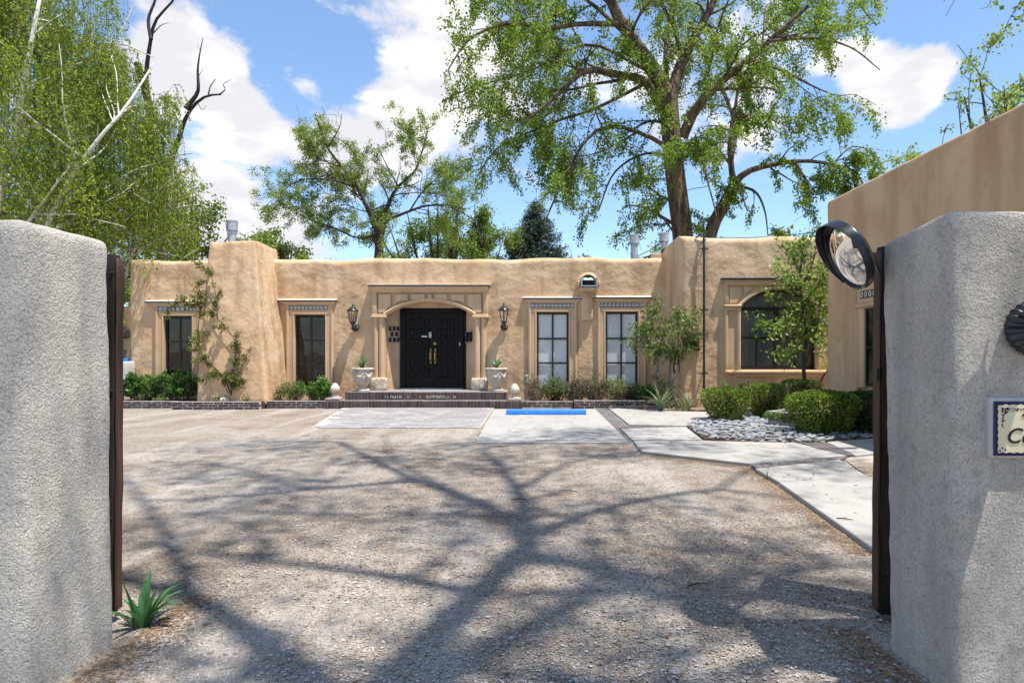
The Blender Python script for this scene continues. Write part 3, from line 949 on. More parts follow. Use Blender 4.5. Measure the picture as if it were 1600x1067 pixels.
def surround(house, gx0, gx1, gz0, gz1, Y, cap, tile, jamb=.25, sd=0):
    """stepped stucco jambs, tiled header, flared cornice with painted flashing"""
    s = MB(); cx0, cx1, cz = cap
    ox0, ox1 = gx0 - jamb, gx1 + jamb
    for sgn, a, b in ((-1, ox0, gx0), (1, ox1, gx1)):
        lo, hi = min(a, b), max(a, b)
        s.soft((lo, Y - .055, gz0), (hi, Y + .06, cz - .10), .02, .16, .006, 3, seed=sd)
        e0, e1 = (lo, lo + .085) if sgn < 0 else (hi - .085, hi)
        s.soft((e0, Y - .085, gz0), (e1, Y + .05, cz - .09), .035, .16, .006, 3, seed=sd + 1)
        i0, i1 = (hi - .06, hi) if sgn < 0 else (lo, lo + .06)
        s.soft((i0, Y - .075, gz0), (i1, Y + .05, gz1 + .02), .03, .16, .004, 3, seed=sd + 2)
    s.soft((gx0 - .02, Y - .053, gz1), (gx1 + .02, Y + .06, cz - .10), .015, .16, .005, 3, seed=sd + 3)
    s.soft((gx0 - .10, Y - .078, gz1 + .005), (gx1 + .10, Y + .04, gz1 + .06), .025, .2, .003, 3, seed=sd + 5)
    sur = s.build('window_surround', M['trim'], house, smooth=50)
    c = MB()
    # flared corbel under the cap
    n = 5
    for k in range(n):
        t0, t1 = k / n, (k + 1) / n
        w0 = (ox0 - .02) + (cx0 + .03 - ox0) * t0 ** 1.6; w1 = (ox0 - .02) + (cx0 + .03 - ox0) * t1 ** 1.6
        e0 = (ox1 + .02) + (cx1 - .03 - ox1) * t0 ** 1.6; e1 = (ox1 + .02) + (cx1 - .03 - ox1) * t1 ** 1.6
        y0, y1 = Y - .075 - .045 * t0 ** 1.6, Y - .075 - .045 * t1 ** 1.6
        z0, z1 = cz - .13 + .10 * t0, cz - .13 + .10 * t1
        c.add([(w0, y0, z0), (e0, y0, z0), (e0, Y + .05, z0), (w0, Y + .05, z0), (w1, y1, z1), (e1, y1, z1), (e1, Y + .05, z1), (w1, Y + .05, z1)],
              [(3, 2, 1, 0), (4, 5, 6, 7), (0, 1, 5, 4), (1, 2, 6, 5), (2, 3, 7, 6), (3, 0, 4, 7)])
    c.build('corbel', M['trim'], sur)
    d = MB(); d.box(cx0, cx1, Y - .125, Y + .05, cz - .028, cz + .004); d.build('drip_edge', M['frame'], sur)
    f = MB(); f.add([(cx0 - .01, Y - .135, cz + .006), (cx1 + .01, Y - .135, cz + .006), (cx1 + .01, Y + .03, cz + .03), (cx0 - .01, Y + .03, cz + .03),
                     (cx0 - .01, Y - .135, cz + .022), (cx1 + .01, Y - .135, cz + .022), (cx1 + .01, Y + .03, cz + .06), (cx0 - .01, Y + .03, cz + .06)],
                    [(3, 2, 1, 0), (4, 5, 6, 7), (0, 1, 5, 4), (1, 2, 6, 5), (2, 3, 7, 6), (3, 0, 4, 7)])
    f.build('flashing', M['whitecap'], sur)
    if tile:
        tx0, tx1, tz0, tz1, n = tile
        tile_band(sur, tx0, tx1, tz0, tz1, Y - .055, n)
    return sur


def build_house():
    H = thing('adobe_house', 'long low tan adobe house with black double door and taller right block', 'house', (-4, YF, 0))
    gz0 = .42
    wins = [ # glass x0 x1 top ; cap x0 x1 y ; tile x0 x1 y0 y1 n
        (257, 301, 494, (229, 318, 472), (243, 310, 479.5, 486.5, 10), M['glassdark'], None, 3, 3),
        (461, 508.5, 492, (436, 527, 470), (448, 513, 477.5, 484.5, 11), M['glassdark'], None, 0, 3),
        (838.5, 888.5, 488, (817, 909, 466.5), (829.5, 897, 474, 481.5, 11), M['glass'], M['blind'], 0, 3),
        (946, 996.5, 487.5, (926, 1018, 465.5), (937, 1004.5, 473.5, 480.5, 11), M['glass'], M['blind'], 0, 3)]
    ops = [(FX(a), FX(b), gz0, FZ(t), .2) for (a, b, t, *_r) in wins]
    ops.append((FX(604), FX(741), .35, FZ(470), .52, .30))     # entry niche
    # canale opening through the parapet
    ops.append((FX(908), FX(930), FZ(449), FZ(431), .5))
    top = lambda u: 4.31 + .10 * (u + 12) / 16 * .6 + .025 * math.sin(u * 1.3) + .015 * math.sin(u * 3.7 + 1)
    mb = wall_sheet(FX(201), FX(1040) + .5, 0, 4.32, top, YF, .5, .14, ops, seed=2)
    mb.build('front_wall', M['stucco'], H, smooth=60)
    # rest of the shell
    x0, x1 = FX(201) + .05, FX(1040)
    mb = MB()
    mb.box(x0, x0 + .4, YF + .55, YF + 8, 0, 4.2); mb.box(x0 + .42, 9, YF + 7.6, YF + 8, 0, 4.2)
    mb.box(8.6, 9, YB + .6, YF + 7.55, 0, 4.4)
    mb.build('rear_wall', M['stucco'], H)
    mb = MB(); mb.box(x0 + .1, x1 + .6, YF + .48, YF + 7.55, 3.55, 3.75); mb.build('roof', M['soil'], H)
    mb = MB(); mb.box(x0 + .41, 8.5, YF + .6, YF + 7.5, .30, .34); mb.box(x0 + .42, 8.5, YF + 3.6, YF + 3.7, .34, 3.5); mb.build('room', M['room'], H)
    # buttress chimney
    def warp(p):
        q = p.copy(); t = np.clip(q[:, 2] / 4.6, 0, 1)
        # batter: narrower and shallower upward
        xl = -9.30 + (.13) * t ** 1.3; xr = -7.36 - .52 * t ** 1.15
        s = (q[:, 0] + 10) / 2.6
        q[:, 0] = xl + (xr - xl) * s
        front = np.clip((19.6 - q[:, 1]) / 2.1, 0, 1)
        q[:, 1] = q[:, 1] + front * (.46 * t ** 1.2)
        q[:, 2] = q[:, 2] + .02 * np.sin(q[:, 0] * 3) * t
        return q
    mb = MB(); mb.soft((-10, 17.55, .1), (-7.4, 19.6, 4.66), .08, .09, .028, 1.1, warp, 5, fine=(.009, 4.5))
    bt = mb.build('chimney', M['stucco'], H, smooth=60)
    # thin dark tube down the line where buttress and wall meet
    mb = MB(); mb.tube([(FX(418), YF - .045, FZ(390)), (FX(422), YF - .05, FZ(430)), (FX(427.5), YF - .05, FZ(470)), (FX(431), YF - .05, FZ(540)), (FX(431.5), YF - .05, FZ(600))], .014, 6)
    mb.build('cable', M['darkmetal'], H)
    for i, (a, b, t, cap, tl, gl, bl, sl, rows) in enumerate(wins):
        pane_window(H, FX(a), FX(b), gz0, FZ(t), YF + .10, 2, 3, gl, bl, sl)
        surround(H, FX(a), FX(b), gz0, FZ(t), YF, (FX(cap[0]), FX(cap[1]), FZ(cap[2])), (FX(tl[0]), FX(tl[1]), FZ(tl[3]), FZ(tl[2]), tl[4]), .25, 30 + i * 7)
    # ornament standing behind the second window
    for (px, py) in ((494, 577), (278, 578)):
        mb = MB(); c = P(px, py + 4, YF + .33)
        mb.lathe([(.001, -.14), (.07, -.13), (.075, -.06), (.03, 0), (.035, .04), (.02, .08), (.03, .14), (.018, .19), (.028, .25), (.001, .30)], c, 10)
        mb.build('window_ornament', M['white'], H, smooth=50)

    # ---------------- entry: arched surround
    E = MB()
    y0 = YF - .14
    xl0, xl1, xr0, xr1 = FX(584), FX(604), FX(741), FX(762)
    zc = FZ(494); ztop = FZ(455)
    cxm = (xl1 + xr0) / 2; hw = (xr0 - xl1) / 2; rise = FZ(472) - FZ(494)
    R = (hw * hw + rise * rise) / (2 * rise)
    def arch(x, off=0.0):
        return zc + rise - R + math.sqrt(max((R + off) ** 2 - (x - cxm) ** 2, 0))
    nseg = 26
    xs = np.linspace(xl1 - .0, xr0 + .0, nseg + 1)
    # plate above the arch: strips so that the arch cuts cleanly
    pl = MB()
    poly = [(xl0, zc), (xl1, zc)] + [(x, arch(x) + .01) for x in xs[1:-1]] + [(xr0, zc), (xr1, zc), (xr1, ztop), (xl0, ztop)]
    pl.prism(poly, y0 + .085, YF + .10)
    ent = pl.build('entry_surround', M['trim'], H)
    # arch band
    ab = MB()
    for k in range(nseg):
        xa, xb = xs[k], xs[k + 1]
        th = .125
        def pt(x, off):
            dx = (x - cxm) / R
            return (x + dx * off, arch(x) + math.sqrt(max(1 - dx * dx, 0)) * off)
        q = [pt(xa, 0), pt(xb, 0), pt(xb, th), pt(xa, th)]
        prof = [(0, YF + .1), (.0, y0 + .02), (.03, y0 - .025), (th * .6, y0 - .03), (th, y0 + .03), (th, YF + .1)]
        va = [(pt(xa, o)[0], y, pt(xa, o)[1]) for o, y in prof]; vb = [(pt(xb, o)[0], y, pt(xb, o)[1]) for o, y in prof]
        n = len(prof)
        ab.add(va + vb, [(i, i + 1, n + i + 1, n + i) for i in range(n - 1)])
    ab.build('arch_band', M['trim'], ent, smooth=50)
    # raised panels whose feet follow the arch
    for (a, b, cut) in [(592.5, 612, 1), (618, 638.5, 1), (645, 665, 1), (669, 675.5, 1), (679.5, 699.5, 1), (705.5, 726, 1), (731.5, 752.5, 1)]:
        pa, pb = FX(a), FX(b); zt = FZ(460)
        n = 6
        foot = [(x, max(arch(min(max(x, xl1), xr0)) + .19, FZ(489)) if xl1 < x < xr0 else FZ(489)) for x in np.linspace(pa, pb, n + 1)]
        foot = [(x, min(z, FZ(470.5))) for x, z in foot]
        p2 = foot + [(pb, zt), (pa, zt)]
        m2 = MB(); m2.prism(p2, y0 + .008, y0 + .09); m2.build('raised_panel', M['trim'], ent, bevel=.012)
    # frame around the panels
    fr = MB()
    fr.soft((xl0 - .04, y0 - .01, ztop - .06), (xr1 + .04, YF + .1, ztop + .02), .02, .2, .004, 3)
    fr.soft((xl0 - .02, y0 - .012, zc + .03), (xl0 + .12, YF + .1, ztop - .05), .02, .2, .004, 3)
    fr.soft((xr1 - .12, y0 - .012, zc + .03), (xr1 + .02, YF + .1, ztop - .05), .02, .2, .004, 3)
    fr.build('panel_frame', M['trim'], ent, smooth=50)
    # cornice
    c = MB(); n = 6; cx0, cx1, cz = FX(577.5), FX(766), FZ(447)
    for k in range(n):
        t0, t1 = k / n, (k + 1) / n; f0, f1 = t0 ** 1.5, t1 ** 1.5
        w0 = xl0 - .04 + (cx0 + .03 - xl0 + .04) * f0; w1 = xl0 - .04 + (cx0 + .03 - xl0 + .04) * f1
        e0 = xr1 + .04 + (cx1 - .03 - xr1 - .04) * f0; e1 = xr1 + .04 + (cx1 - .03 - xr1 - .04) * f1
        ya, yb = y0 - .02 - .07 * f0, y0 - .02 - .07 * f1; za, zb = FZ(455.5) + (cz - .03 - FZ(455.5)) * t0, FZ(455.5) + (cz - .03 - FZ(455.5)) * t1
        c.add([(w0, ya, za), (e0, ya, za), (e0, YF + .05, za), (w0, YF + .05, za), (w1, yb, zb), (e1, yb, zb), (e1, YF + .05, zb), (w1, YF + .05, zb)],
              [(3, 2, 1, 0), (4, 5, 6, 7), (0, 1, 5, 4), (1, 2, 6, 5), (2, 3, 7, 6), (3, 0, 4, 7)])
    c.build('corbel', M['trim'], ent)
    d = MB(); d.box(cx0, cx1, y0 - .105, YF + .05, cz - .028, cz + .006); d.build('drip_edge', M['frame'], ent)
    f = MB(); f.box(cx0 - .01, cx1 + .01, y0 - .115, YF + .03, cz + .008, cz + .03); f.build('flashing', M['whitecap'], ent)
    # clustered columns with capitals and carved stone feet
    for (a, b, cc) in ((584, 604, (597.5, 588.5)), (741, 762, (746, 756))):
        col = MB(); xa, xb = FX(a), FX(b)
        zb, zt = FZ(591), FZ(497)
        col.soft((xa + .02, y0 + .07, zb), (xb - .02, YF + .1, zt), .02, .2, .004, 3)
        for q, rr in zip(cc, (.095, .085)):
            xm = FX(q)
            col.lathe([(rr * 1.05, zb), (rr, zb + .3), (rr * .98, zt - .3), (rr * 1.03, zt)], (xm, y0 + .06, 0), 16)
        cobj = col.build('column', M['trim'], ent, smooth=50)
        cp = MB(); cp.soft((xa - .05, y0 - .075, zt - .005), (xb + .05, YF + .06, zt + .055), .027, .15, .004, 3)
        cp.soft((xa - .03, y0 - .055, zt + .05), (xb + .03, YF + .06, zt + .105), .03, .15, .004, 3)
        cp.build('capital', M['trim'], cobj, smooth=50)
        ft = MB(); ft.soft((xa - .07, y0 - .11, .41), (xb + .03, YF + .04, zb + .015), .05, .05, .035, 4.5, None, 17, fine=(.012, 14))
        ft.build('carved_foot', M['carved'], cobj, smooth=60)
    # ---------------- double door
    YD = YF + .50
    dx0, dx1, dz0, dz1 = P(629, 0, YD).x, P(722, 0, YD).x, .425, P(0, 480, YD).z
    fr = MB(); fr.box(dx0 - .05, dx0 + .11, YD - .06, YD + .06, dz0, dz1 + .1); fr.box(dx1 - .11, dx1 + .05, YD - .06, YD + .06, dz0, dz1 + .1)
    fr.box(dx0 + .11, dx1 - .11, YD - .058, YD + .06, dz1 - .17, dz1 + .1)
    fr.build('door_frame', M['doorblack'], H, bevel=.008)
    mid = P(677, 0, YD).x
    for s, (a, b) in enumerate(((dx0 + .115, mid - .004), (mid + .004, dx1 - .115))):
        lf = MB(); lf.box(a, b, YD - .02, YD + .04, dz0 + .01, dz1 - .175)
        leaf = lf.build('door', M['doorblack'], H)
        w = (b - a - .16) / 3; zt = dz1 - .30; hh = (zt - dz0 - .32) / 6
        for i in range(3):
            for j in range(6):
                if s == 0 and (j, i) == (4, 9): continue
                xa, za = a + .08 + i * w + .025, dz0 + .30 + j * hh + .025
                xb, zb = xa + w - .05, za + hh - .05
                pm = MB(); e = .03
                pm.add([(xa, YD - .0205, za), (xb, YD - .0205, za), (xb, YD - .0205, zb), (xa, YD - .0205, zb),
                        (xa + e, YD - .048, za + e), (xb - e, YD - .048, za + e), (xb - e, YD - .048, zb - e), (xa + e, YD - .048, zb - e)],
                       [(4, 5, 6, 7), (0, 1, 5, 4), (1, 2, 6, 5), (2, 3, 7, 6), (3, 0, 4, 7)])
                pm.build('door_panel', M['doorblack'], leaf)
        hx = P(673.5 if s == 0 else 680.5, 0, YD).x; z0, z1 = P(0, 567, YD).z, P(0, 546, YD).z
        hm = MB(); w2 = .034
        hm.prism([(hx - w2, z0 + .03), (hx - w2 * .5, z0 + .02), (hx, z0 - .05), (hx + w2 * .5, z0 + .02), (hx + w2, z0 + .03), (hx + w2, z1 - .03), (hx + w2 * .5, z1 - .02), (hx, z1 + .05), (hx - w2 * .5, z1 - .02), (hx - w2, z1 - .03)], YD - .062, YD - .05)
        hm.tube([(hx, YD - .06, z0 + .05), (hx, YD - .13, z0 + .10), (hx, YD - .13, z1 - .10), (hx, YD - .06, z1 - .05)], .026, 8)
        hm.build('door_handle', M['brass'], leaf)
        if s == 1:
            lk = MB(); c = P(680, 537, YD); lk.lathe([(.045, 0), (.045, .03), (.02, .04), (.001, .041)], (c.x, YD - .05, c.z), 12, (0, -1, 0)); lk.build('lock', M['brass'], leaf)
        else:
            kp = MB(); c = P(673, 523.5, YD); kp.box(c.x - .05, c.x + .035, YD - .075, YD - .052, c.z - .09, c.z + .09); k2 = kp.build('keypad', M['galv'], leaf, bevel=.01)
            kp = MB(); c = P(668, 525.5, YD); kp.box(c.x - .17, c.x - .005, YD - .068, YD - .052, c.z - .025, c.z + .012); kp.build('label_plate', M['white'], leaf)
    mb = MB(); mb.box(dx0 - .3, dx1 + .3, YD + .07, YD + .1, .42, 3.3); mb.build('niche_back', M['room'], H)
    mb = MB(); mb.box(dx0 - .28, dx1 + .28, YD - .075, YD - .062, P(0, 481.5, YD).z, 3.28); mb.build('niche_lintel', M['stucco'], H)
    # threshold
    mb = MB(); mb.box(dx0 - .04, dx1 + .04, YD - .16, YD + .06, .40, .437); mb.build('threshold', M['paver'], H)

    # ---------------- canale (roof drain) with pilaster
    c = MB()
    xa, xb = FX(906), FX(932)
    c.box(xa, xa + .045, YF - .42, YF + .5, FZ(450), FZ(436)); c.box(xb - .045, xb, YF - .42, YF + .5, FZ(450), FZ(436)); c.box(xa + .045, xb - .045, YF - .42, YF + .5, FZ(450), FZ(448))
    c.build('canale', M['galv'], H)
    c = MB(); c.soft((FX(909) - .02, YF - .10, FZ(501)), (FX(926), YF + .1, FZ(452)), .03, .1, .008, 4); c.soft((FX(905), YF - .40, FZ(457)), (FX(932), YF + .1, FZ(450.5)), .03, .1, .006, 4)
    c.soft((xa - .10, YF - .30, FZ(450)), (xa - .003, YF + .1, FZ(440)), .04, .1, .008, 4); c.soft((xb + .003, YF - .30, FZ(450)), (xb + .08, YF + .1, FZ(440)), .04, .1, .008, 4)
    c.build('canale_bracket', M['stucco'], H, smooth=50)
    # rounded stucco eyebrow over the outlet
    c = MB(); cxm_, cz_, rr_ = FX(919), FZ(441.5), .235
    arc = [(cxm_ + rr_ * math.cos(a), cz_ + rr_ * math.sin(a)) for a in np.linspace(0, math.pi, 15)]
    rim = [(cxm_ + (rr_ + .16) * math.cos(a), cz_ + (rr_ + .13) * math.sin(a)) for a in np.linspace(0, math.pi, 15)]
    for k in range(14):
        a0, a1, b1, b0 = arc[k], arc[k + 1], rim[k + 1], rim[k]
        c.add([(a0[0], YF - .05, a0[1]), (a1[0], YF - .05, a1[1]), (b1[0], YF + .03, b1[1]), (b0[0], YF + .03, b0[1]), (a0[0], YF + .4, a0[1]), (a1[0], YF + .4, a1[1])], [(0, 1, 2, 3), (1, 0, 4, 5)])
    c.build('canale_arch', M['stucco'], H, smooth=60)

    # ---------------- taller right block
    bx0, bx1 = BX(1063), 9.0
    aw = (BX(1156), BX(1275), BZ(577.5), BZ(452.5))
    topb = lambda u: 4.66 + .02 * math.sin(u * 2.1) + .01 * math.sin(u * 5)
    mb = wall_sheet(bx0, bx1, 0, 4.66, topb, YB, 2.6, .17, [(aw[0], aw[1], aw[2], aw[3], .22)], seed=41)
    mb.build('block_wall', M['stucco'], H, smooth=60)
    mb = MB(); mb.box(bx0 + .12, bx1, YB + .4, YF + 7.5, 4.0, 4.2); mb.build('block_roof', M['soil'], H)
    mb = MB(); mb.box(bx0 + .12, bx0 + .4, YB + 2.5, YF + 7.5, 3.6, 4.45); mb.build('block_side_wall', M['stucco'], H)
    # arched window
    ws = MB(); zs = BZ(480); ac = (aw[0] + aw[1]) / 2; ah = (aw[1] - aw[0]) / 2; ar = aw[3] - zs
    Ra = (ah * ah + ar * ar) / (2 * ar)
    def arz(x, off=0): return zs + ar - Ra + math.sqrt(max((Ra + off) ** 2 - (x - ac) ** 2, 0))
    xs = np.linspace(aw[0], aw[1], 25)
    pl = MB(); px0, px1 = BX(1132), aw[1] + .43
    poly = [(px0, zs)] + [(aw[0], zs)] + [(x, arz(x)) for x in xs[1:-1]] + [(aw[1], zs), (px1, zs), (px1, BZ(444)), (px0, BZ(444))]
    pl.prism(poly, YB - .05, YB + .14)
    sur = pl.build('window_surround', M['trim'], H)
    ab = MB(); th = .10
    for k in range(24):
        def pt(x, o):
            dx = (x - ac) / Ra; return (x + dx * o, arz(x) + math.sqrt(1 - dx * dx) * o)
        prof = [(0, YB + .1), (0, YB - .07), (.03, YB - .115), (.07, YB - .115), (th, YB - .06)]
        va = [(pt(xs[k], o)[0], y, pt(xs[k], o)[1]) for o, y in prof]; vb = [(pt(xs[k + 1], o)[0], y, pt(xs[k + 1], o)[1]) for o, y in prof]
        n = len(prof); ab.add(va + vb, [(i, i + 1, n + i + 1, n + i) for i in range(n - 1)])
    ab.build('arch_band', M['trim'], sur, smooth=50)
    for pts in ([(1138.5, 448.5), (1158, 448.5), (1158, 461.5), (1149.5, 474), (1138.5, 474)], [(1161.5, 448.5), (1180, 448.5), (1161.5, 460)]):
        q = [(BX(a), BZ(b)) for a, b in pts]
        m2 = MB(); m2.prism(q[::-1], YB - .085, YB - .045); m2.build('raised_panel', M['trim'], sur, bevel=.008)
    fr = MB()
    fr.soft((px0 - .02, YB - .10, zs + .10), (px0 + .09, YB + .05, BZ(444)), .02, .2, .003, 3); fr.soft((px0 + .05, YB - .10, BZ(447)), (px1, YB + .05, BZ(443.5)), .02, .2, .003, 3)
    fr.build('panel_frame', M['trim'], sur, smooth=50)
    for (a, b) in ((BX(1131), aw[0]), (aw[1], aw[1] + .43)):
        col = MB(); col.soft((a, YB - .045, aw[2]), (b, YB + .08, zs), .015, .2, .004, 3)
        col.soft((a - .01, YB - .105, aw[2]), (a + .10, YB + .05, zs), .04, .2, .004, 3); col.soft((b - .09, YB - .105, aw[2]), (b + .005, YB + .05, zs), .04, .2, .004, 3)
        co = col.build('pilaster', M['trim'], sur, smooth=50)
        cp = MB(); cp.soft((a - .03, YB - .145, BZ(480.5)), (b + .02, YB + .05, BZ(476.5)), .03, .2, .003, 3); cp.soft((a - .02, YB - .125, BZ(485)), (b + .01, YB + .05, BZ(481)), .03, .2, .003, 3)
        cp.build('capital', M['trim'], co, smooth=50)
    sl = MB(); sl.soft((BX(1130.5), YB - .18, BZ(584)), (bx1 - 1, YB + .2, BZ(578)), .045, .2, .006, 3); sl.soft((BX(1145), YB - .12, BZ(588.5)), (bx1 - 1, YB + .05, BZ(584)), .03, .2, .005, 3)
    sl.build('sill', M['trim'], sur, smooth=50)
    cn = MB(); cn.soft((BX(1130), YB - .14, BZ(445)), (bx1 - 1, YB + .05, BZ(440.5)), .035, .2, .004, 3); cn.soft((BX(1128), YB - .13, BZ(440.5)), (bx1 - 1, YB + .05, BZ(437.5)), .02, .2, .003, 3)
    cn.build('cornice', M['trim'], sur, smooth=50)
    d = MB(); d.box(BX(1126.5), bx1 - .9, YB - .17, YB + .05, BZ(437.5), BZ(436)); d.build('drip_edge', M['frame'], sur)
    d = MB(); d.box(BX(1126), bx1 - .9, YB - .18, YB + .03, BZ(436) + .003, BZ(434.5)); d.build('flashing', M['galv'], sur)
    # its black frame and panes
    YW = YB + .14; fr = MB(); f = .05
    x0, x1, z0, z1 = aw
    fr.box(x0, x0 + f, YW - .03, YW + .03, z0, zs); fr.box(x1 - f, x1, YW - .03, YW + .03, z0, zs); fr.box(x0 + f, x1 - f, YW - .03, YW + .03, z0, z0 + .09)
    fr.box(x0 + f, x1 - f, YW - .04, YW + .03, BZ(484.5), BZ(479.5))
    xm0, xm1 = BX(1211), BX(1218); fr.box(xm0, xm1, YW - .04, YW + .03, z0 + .09, BZ(484.5))
    zm = BZ(527.5); cols = [x0 + f, BX(1184.5), xm0, xm1, BX(1246), x1 - f]
    for v in (BX(1184.5), BX(1246)): fr.box(v - .018, v + .018, YW - .03, YW + .03, z0 + .09, BZ(484.5))
    for (a, b) in ((x0 + f, BX(1184.5) - .018), (BX(1184.5) + .018, xm0), (xm1, BX(1246) - .018), (BX(1246) + .018, x1 - f)):
        fr.box(a, b, YW - .0295, YW + .0295, zm - .018, zm + .018)
    for k in range(24):
        a, b = xs[k], xs[k + 1]
        fr.add([(a, YW - .03, arz(a) - f), (b, YW - .03, arz(b) - f), (b, YW - .03, arz(b) + .02), (a, YW - .03, arz(a) + .02),
                (a, YW + .03, arz(a) - f), (b, YW + .03, arz(b) - f), (b, YW + .03, arz(b) + .02), (a, YW + .03, arz(a) + .02)], [(0, 1, 2, 3), (7, 6, 5, 4), (4, 5, 1, 0)])
    win = fr.build('window', M['frame'], H)
    for (a, b) in ((x0 + f, BX(1184.5)), (BX(1184.5), xm0), (xm1, BX(1246)), (BX(1246), x1 - f)):
        for (c, e) in ((z0 + .08, zm), (zm, BZ(484))):
            mb = MB(); mb.box(a + .01, b - .01, YW + .001, YW + .007, c + .01, e - .01); mb.build('pane', M['glassmid'], win)
    mb = MB(); q = [(x, arz(x) - .03) for x in xs if zs + .02 < arz(x) - .03]; mb.prism([(q[0][0], BZ(480.5)), (q[-1][0], BZ(480.5))] + q[::-1], YW + .001, YW + .007); mb.build('pane', M['glassmid'], win)
    mb = MB(); n = 60; pts = [(x0 + (x1 - x0) * i / n, YW + .05 + .022 * math.sin(i * 1.3)) for i in range(n + 1)]
    mb.add([(x, y, z0) for x, y in pts] + [(x, y, z1) for x, y in pts], [(i, i + 1, n + 2 + i, n + 1 + i) for i in range(n)])
    mb.build('curtain', M['curtain'], win)

    # ---------------- black drain pipe on the block
    pp = MB(); x = BX(1098); pp.tube([(x, YB - .13, BZ(612)), (x, YB - .13, BZ(392)), (x, YB - .11, BZ(372)), (x, YB - .06, BZ(364))], .032, 10)
    pp.tube([(x - .2, YB - .0, BZ(372)), (x, YB - .06, BZ(366)), (x + .12, YB + .02, BZ(371))], .022, 8)
    dp = pp.build('drain_pipe', M['darkmetal'], H, smooth=50)
    for py in (390, 485, 583):
        cl = MB(); z = BZ(py); cl.box(x - .11, x + .11, YB - .155, YB - .115, z - .014, z + .014); cl.lathe([(.042, -.04), (.042, .04)], (x, YB - .13, z), 10)
        cl.box(x - .015, x + .015, YB - .12, YB + .02, z - .012, z + .012); cl.build('clamp', M['darkmetal'], dp)
    return H


def build_wing():
    Wg = thing('adobe_wing', 'near tan stucco wing along the right side with narrow tiled window', 'house', (8, 10, 0))
    mb = MB(); mb.soft((6.6, 4.8, -.1), (12, 14.5, 4.97), .09, .12, .014, .8, None, 61, fine=(.006, 4))
    mb.build('side_wall', M['wing'], Wg, smooth=60)
    X = 6.6
    def wy(px): return X / (px - 836) * 1000
    def wz(px, py): return EYE - (py - 547) / 1000 * wy(px)
    ya, yb = wy(1351), wy(1351) - .95
    z0, z1 = wz(1356, 603), wz(1356, 482)
    s = MB()
    s.soft((X - .09, yb - .18, z0 - .05), (X + .05, yb, z1 + .55), .03, .2, .004, 3); s.soft((X - .09, ya - .12, z0 - .05), (X + .05, ya + .14, z1 + .55), .03, .2, .004, 3)
    s.soft((X - .088, yb, z1), (X + .05, ya - .1, z1 + .55), .02, .2, .004, 3); s.soft((X - .14, yb - .2, z1 + .02), (X + .05, ya + .16, z1 + .09), .03, .2, .004, 3)
    s.soft((X - .15, yb - .2, z1 + .50), (X + .05, ya + .2, z1 + .60), .03, .2, .004, 3)
    s.soft((X - .12, ya + .10, z0 - .10), (X + .05, ya + .155, z1), .025, .2, .003, 3)
    su = s.build('window_surround', M['trim'], Wg, smooth=50)
    for i in range(6):
        t = MB(); y = ya - .02 - i * .155; t.box(X - .104, X - .09, y - .145, y, z1 + .20, z1 + .345); o = t.build('tile', M['tileblue'], su)
        me = o.data; me.materials.append(M['tilewhite'])
        bm = bmesh.new(); bm.from_mesh(me); c = Vector((X - .107, y - .0725, z1 + .2725)) - world_loc(o)
        vs = [bm.verts.new(c + Vector((0, .055 * math.cos(a), .055 * math.sin(a)))) for a in np.linspace(0, 2 * math.pi, 10, False)]
        vi = [bm.verts.new(c + Vector((0, .033 * math.cos(a), .033 * math.sin(a)))) for a in np.linspace(0, 2 * math.pi, 10, False)]
        for k in range(10):
            f = bm.faces.new((vs[k], vs[(k + 1) % 10], vi[(k + 1) % 10], vi[k])); f.material_index = 1
        bm.to_mesh(me); bm.free()
    w = MB(); w.box(X - .05, X - .01, yb, yb + .05, z0, z1); w.box(X - .05, X - .01, ya - .17, ya - .12, z0, z1); w.box(X - .05, X - .01, yb + .05, ya - .17, z0, z0 + .05); w.box(X - .05, X - .01, yb + .05, ya - .17, z1 - .05, z1)
    w.box(X - .045, X - .012, yb + .05, ya - .17, (z0 + z1) / 2 - .015, (z0 + z1) / 2 + .015)
    win = w.build('window', M['frame'], Wg)
    for a, b in ((z0 + .05, (z0 + z1) / 2 - .015), ((z0 + z1) / 2 + .015, z1 - .05)):
        p = MB(); p.box(X - .03, X - .024, yb + .05, ya - .17, a, b); p.build('pane', M['glassdark'], win)
    p = MB(); p.box(X - .014, X - .008, yb + .03, ya - .15, z0, z1); p.build('curtain', M['curtain'], win)


def build_gate_walls():
    # left gate wall: end face at X = -2.33, front at Y = 2.94
    l = thing('gate_wall', 'grey roughcast wall end left of the drive gate', 'wall', (-4, 3.2, 0), 'rough grey gate walls')
    def lean(p):
        q = p.copy(); t = q[:, 2] / 2.2
        q[:, 0] += np.where(q[:, 0] > -3, .03 * (1 - t), 0)
        return q
    mb = MB(); mb.soft((-9, 2.93, -.15), (-2.345, 3.54, 2.205), .055, .045, .012, 1.6, lean, 71, fine=(.006, 11)); mb.build('wall_body', M['gatewall'], l, smooth=70)
    r = thing('gate_wall', 'grey roughcast wall end right of the drive gate bearing a house number tile', 'wall', (4, 3.2, 0), 'rough grey gate walls')
    def lean2(p):
        q = p.copy(); t = q[:, 2] / 2.2
        q[:, 0] += np.where(q[:, 0] < 3, .035 * (1 - t) - .01, 0)
        # the left end's top falls away softly
        q[:, 2] -= np.where((q[:, 0] < 3) & (q[:, 2] > 1.9), .05 * np.clip((q[:, 1] - 2.95) / .5, 0, 1), 0)
        return q
    mb = MB(); mb.soft((1.885, 2.90, -.15), (6.5, 3.47, 2.235), .04, .045, .012, 1.6, lean2, 81, fine=(.006, 11)); mb.build('wall_body', M['gatewall'], r, smooth=70)

# ================================================================ BRICKWORK
_bricks = {}


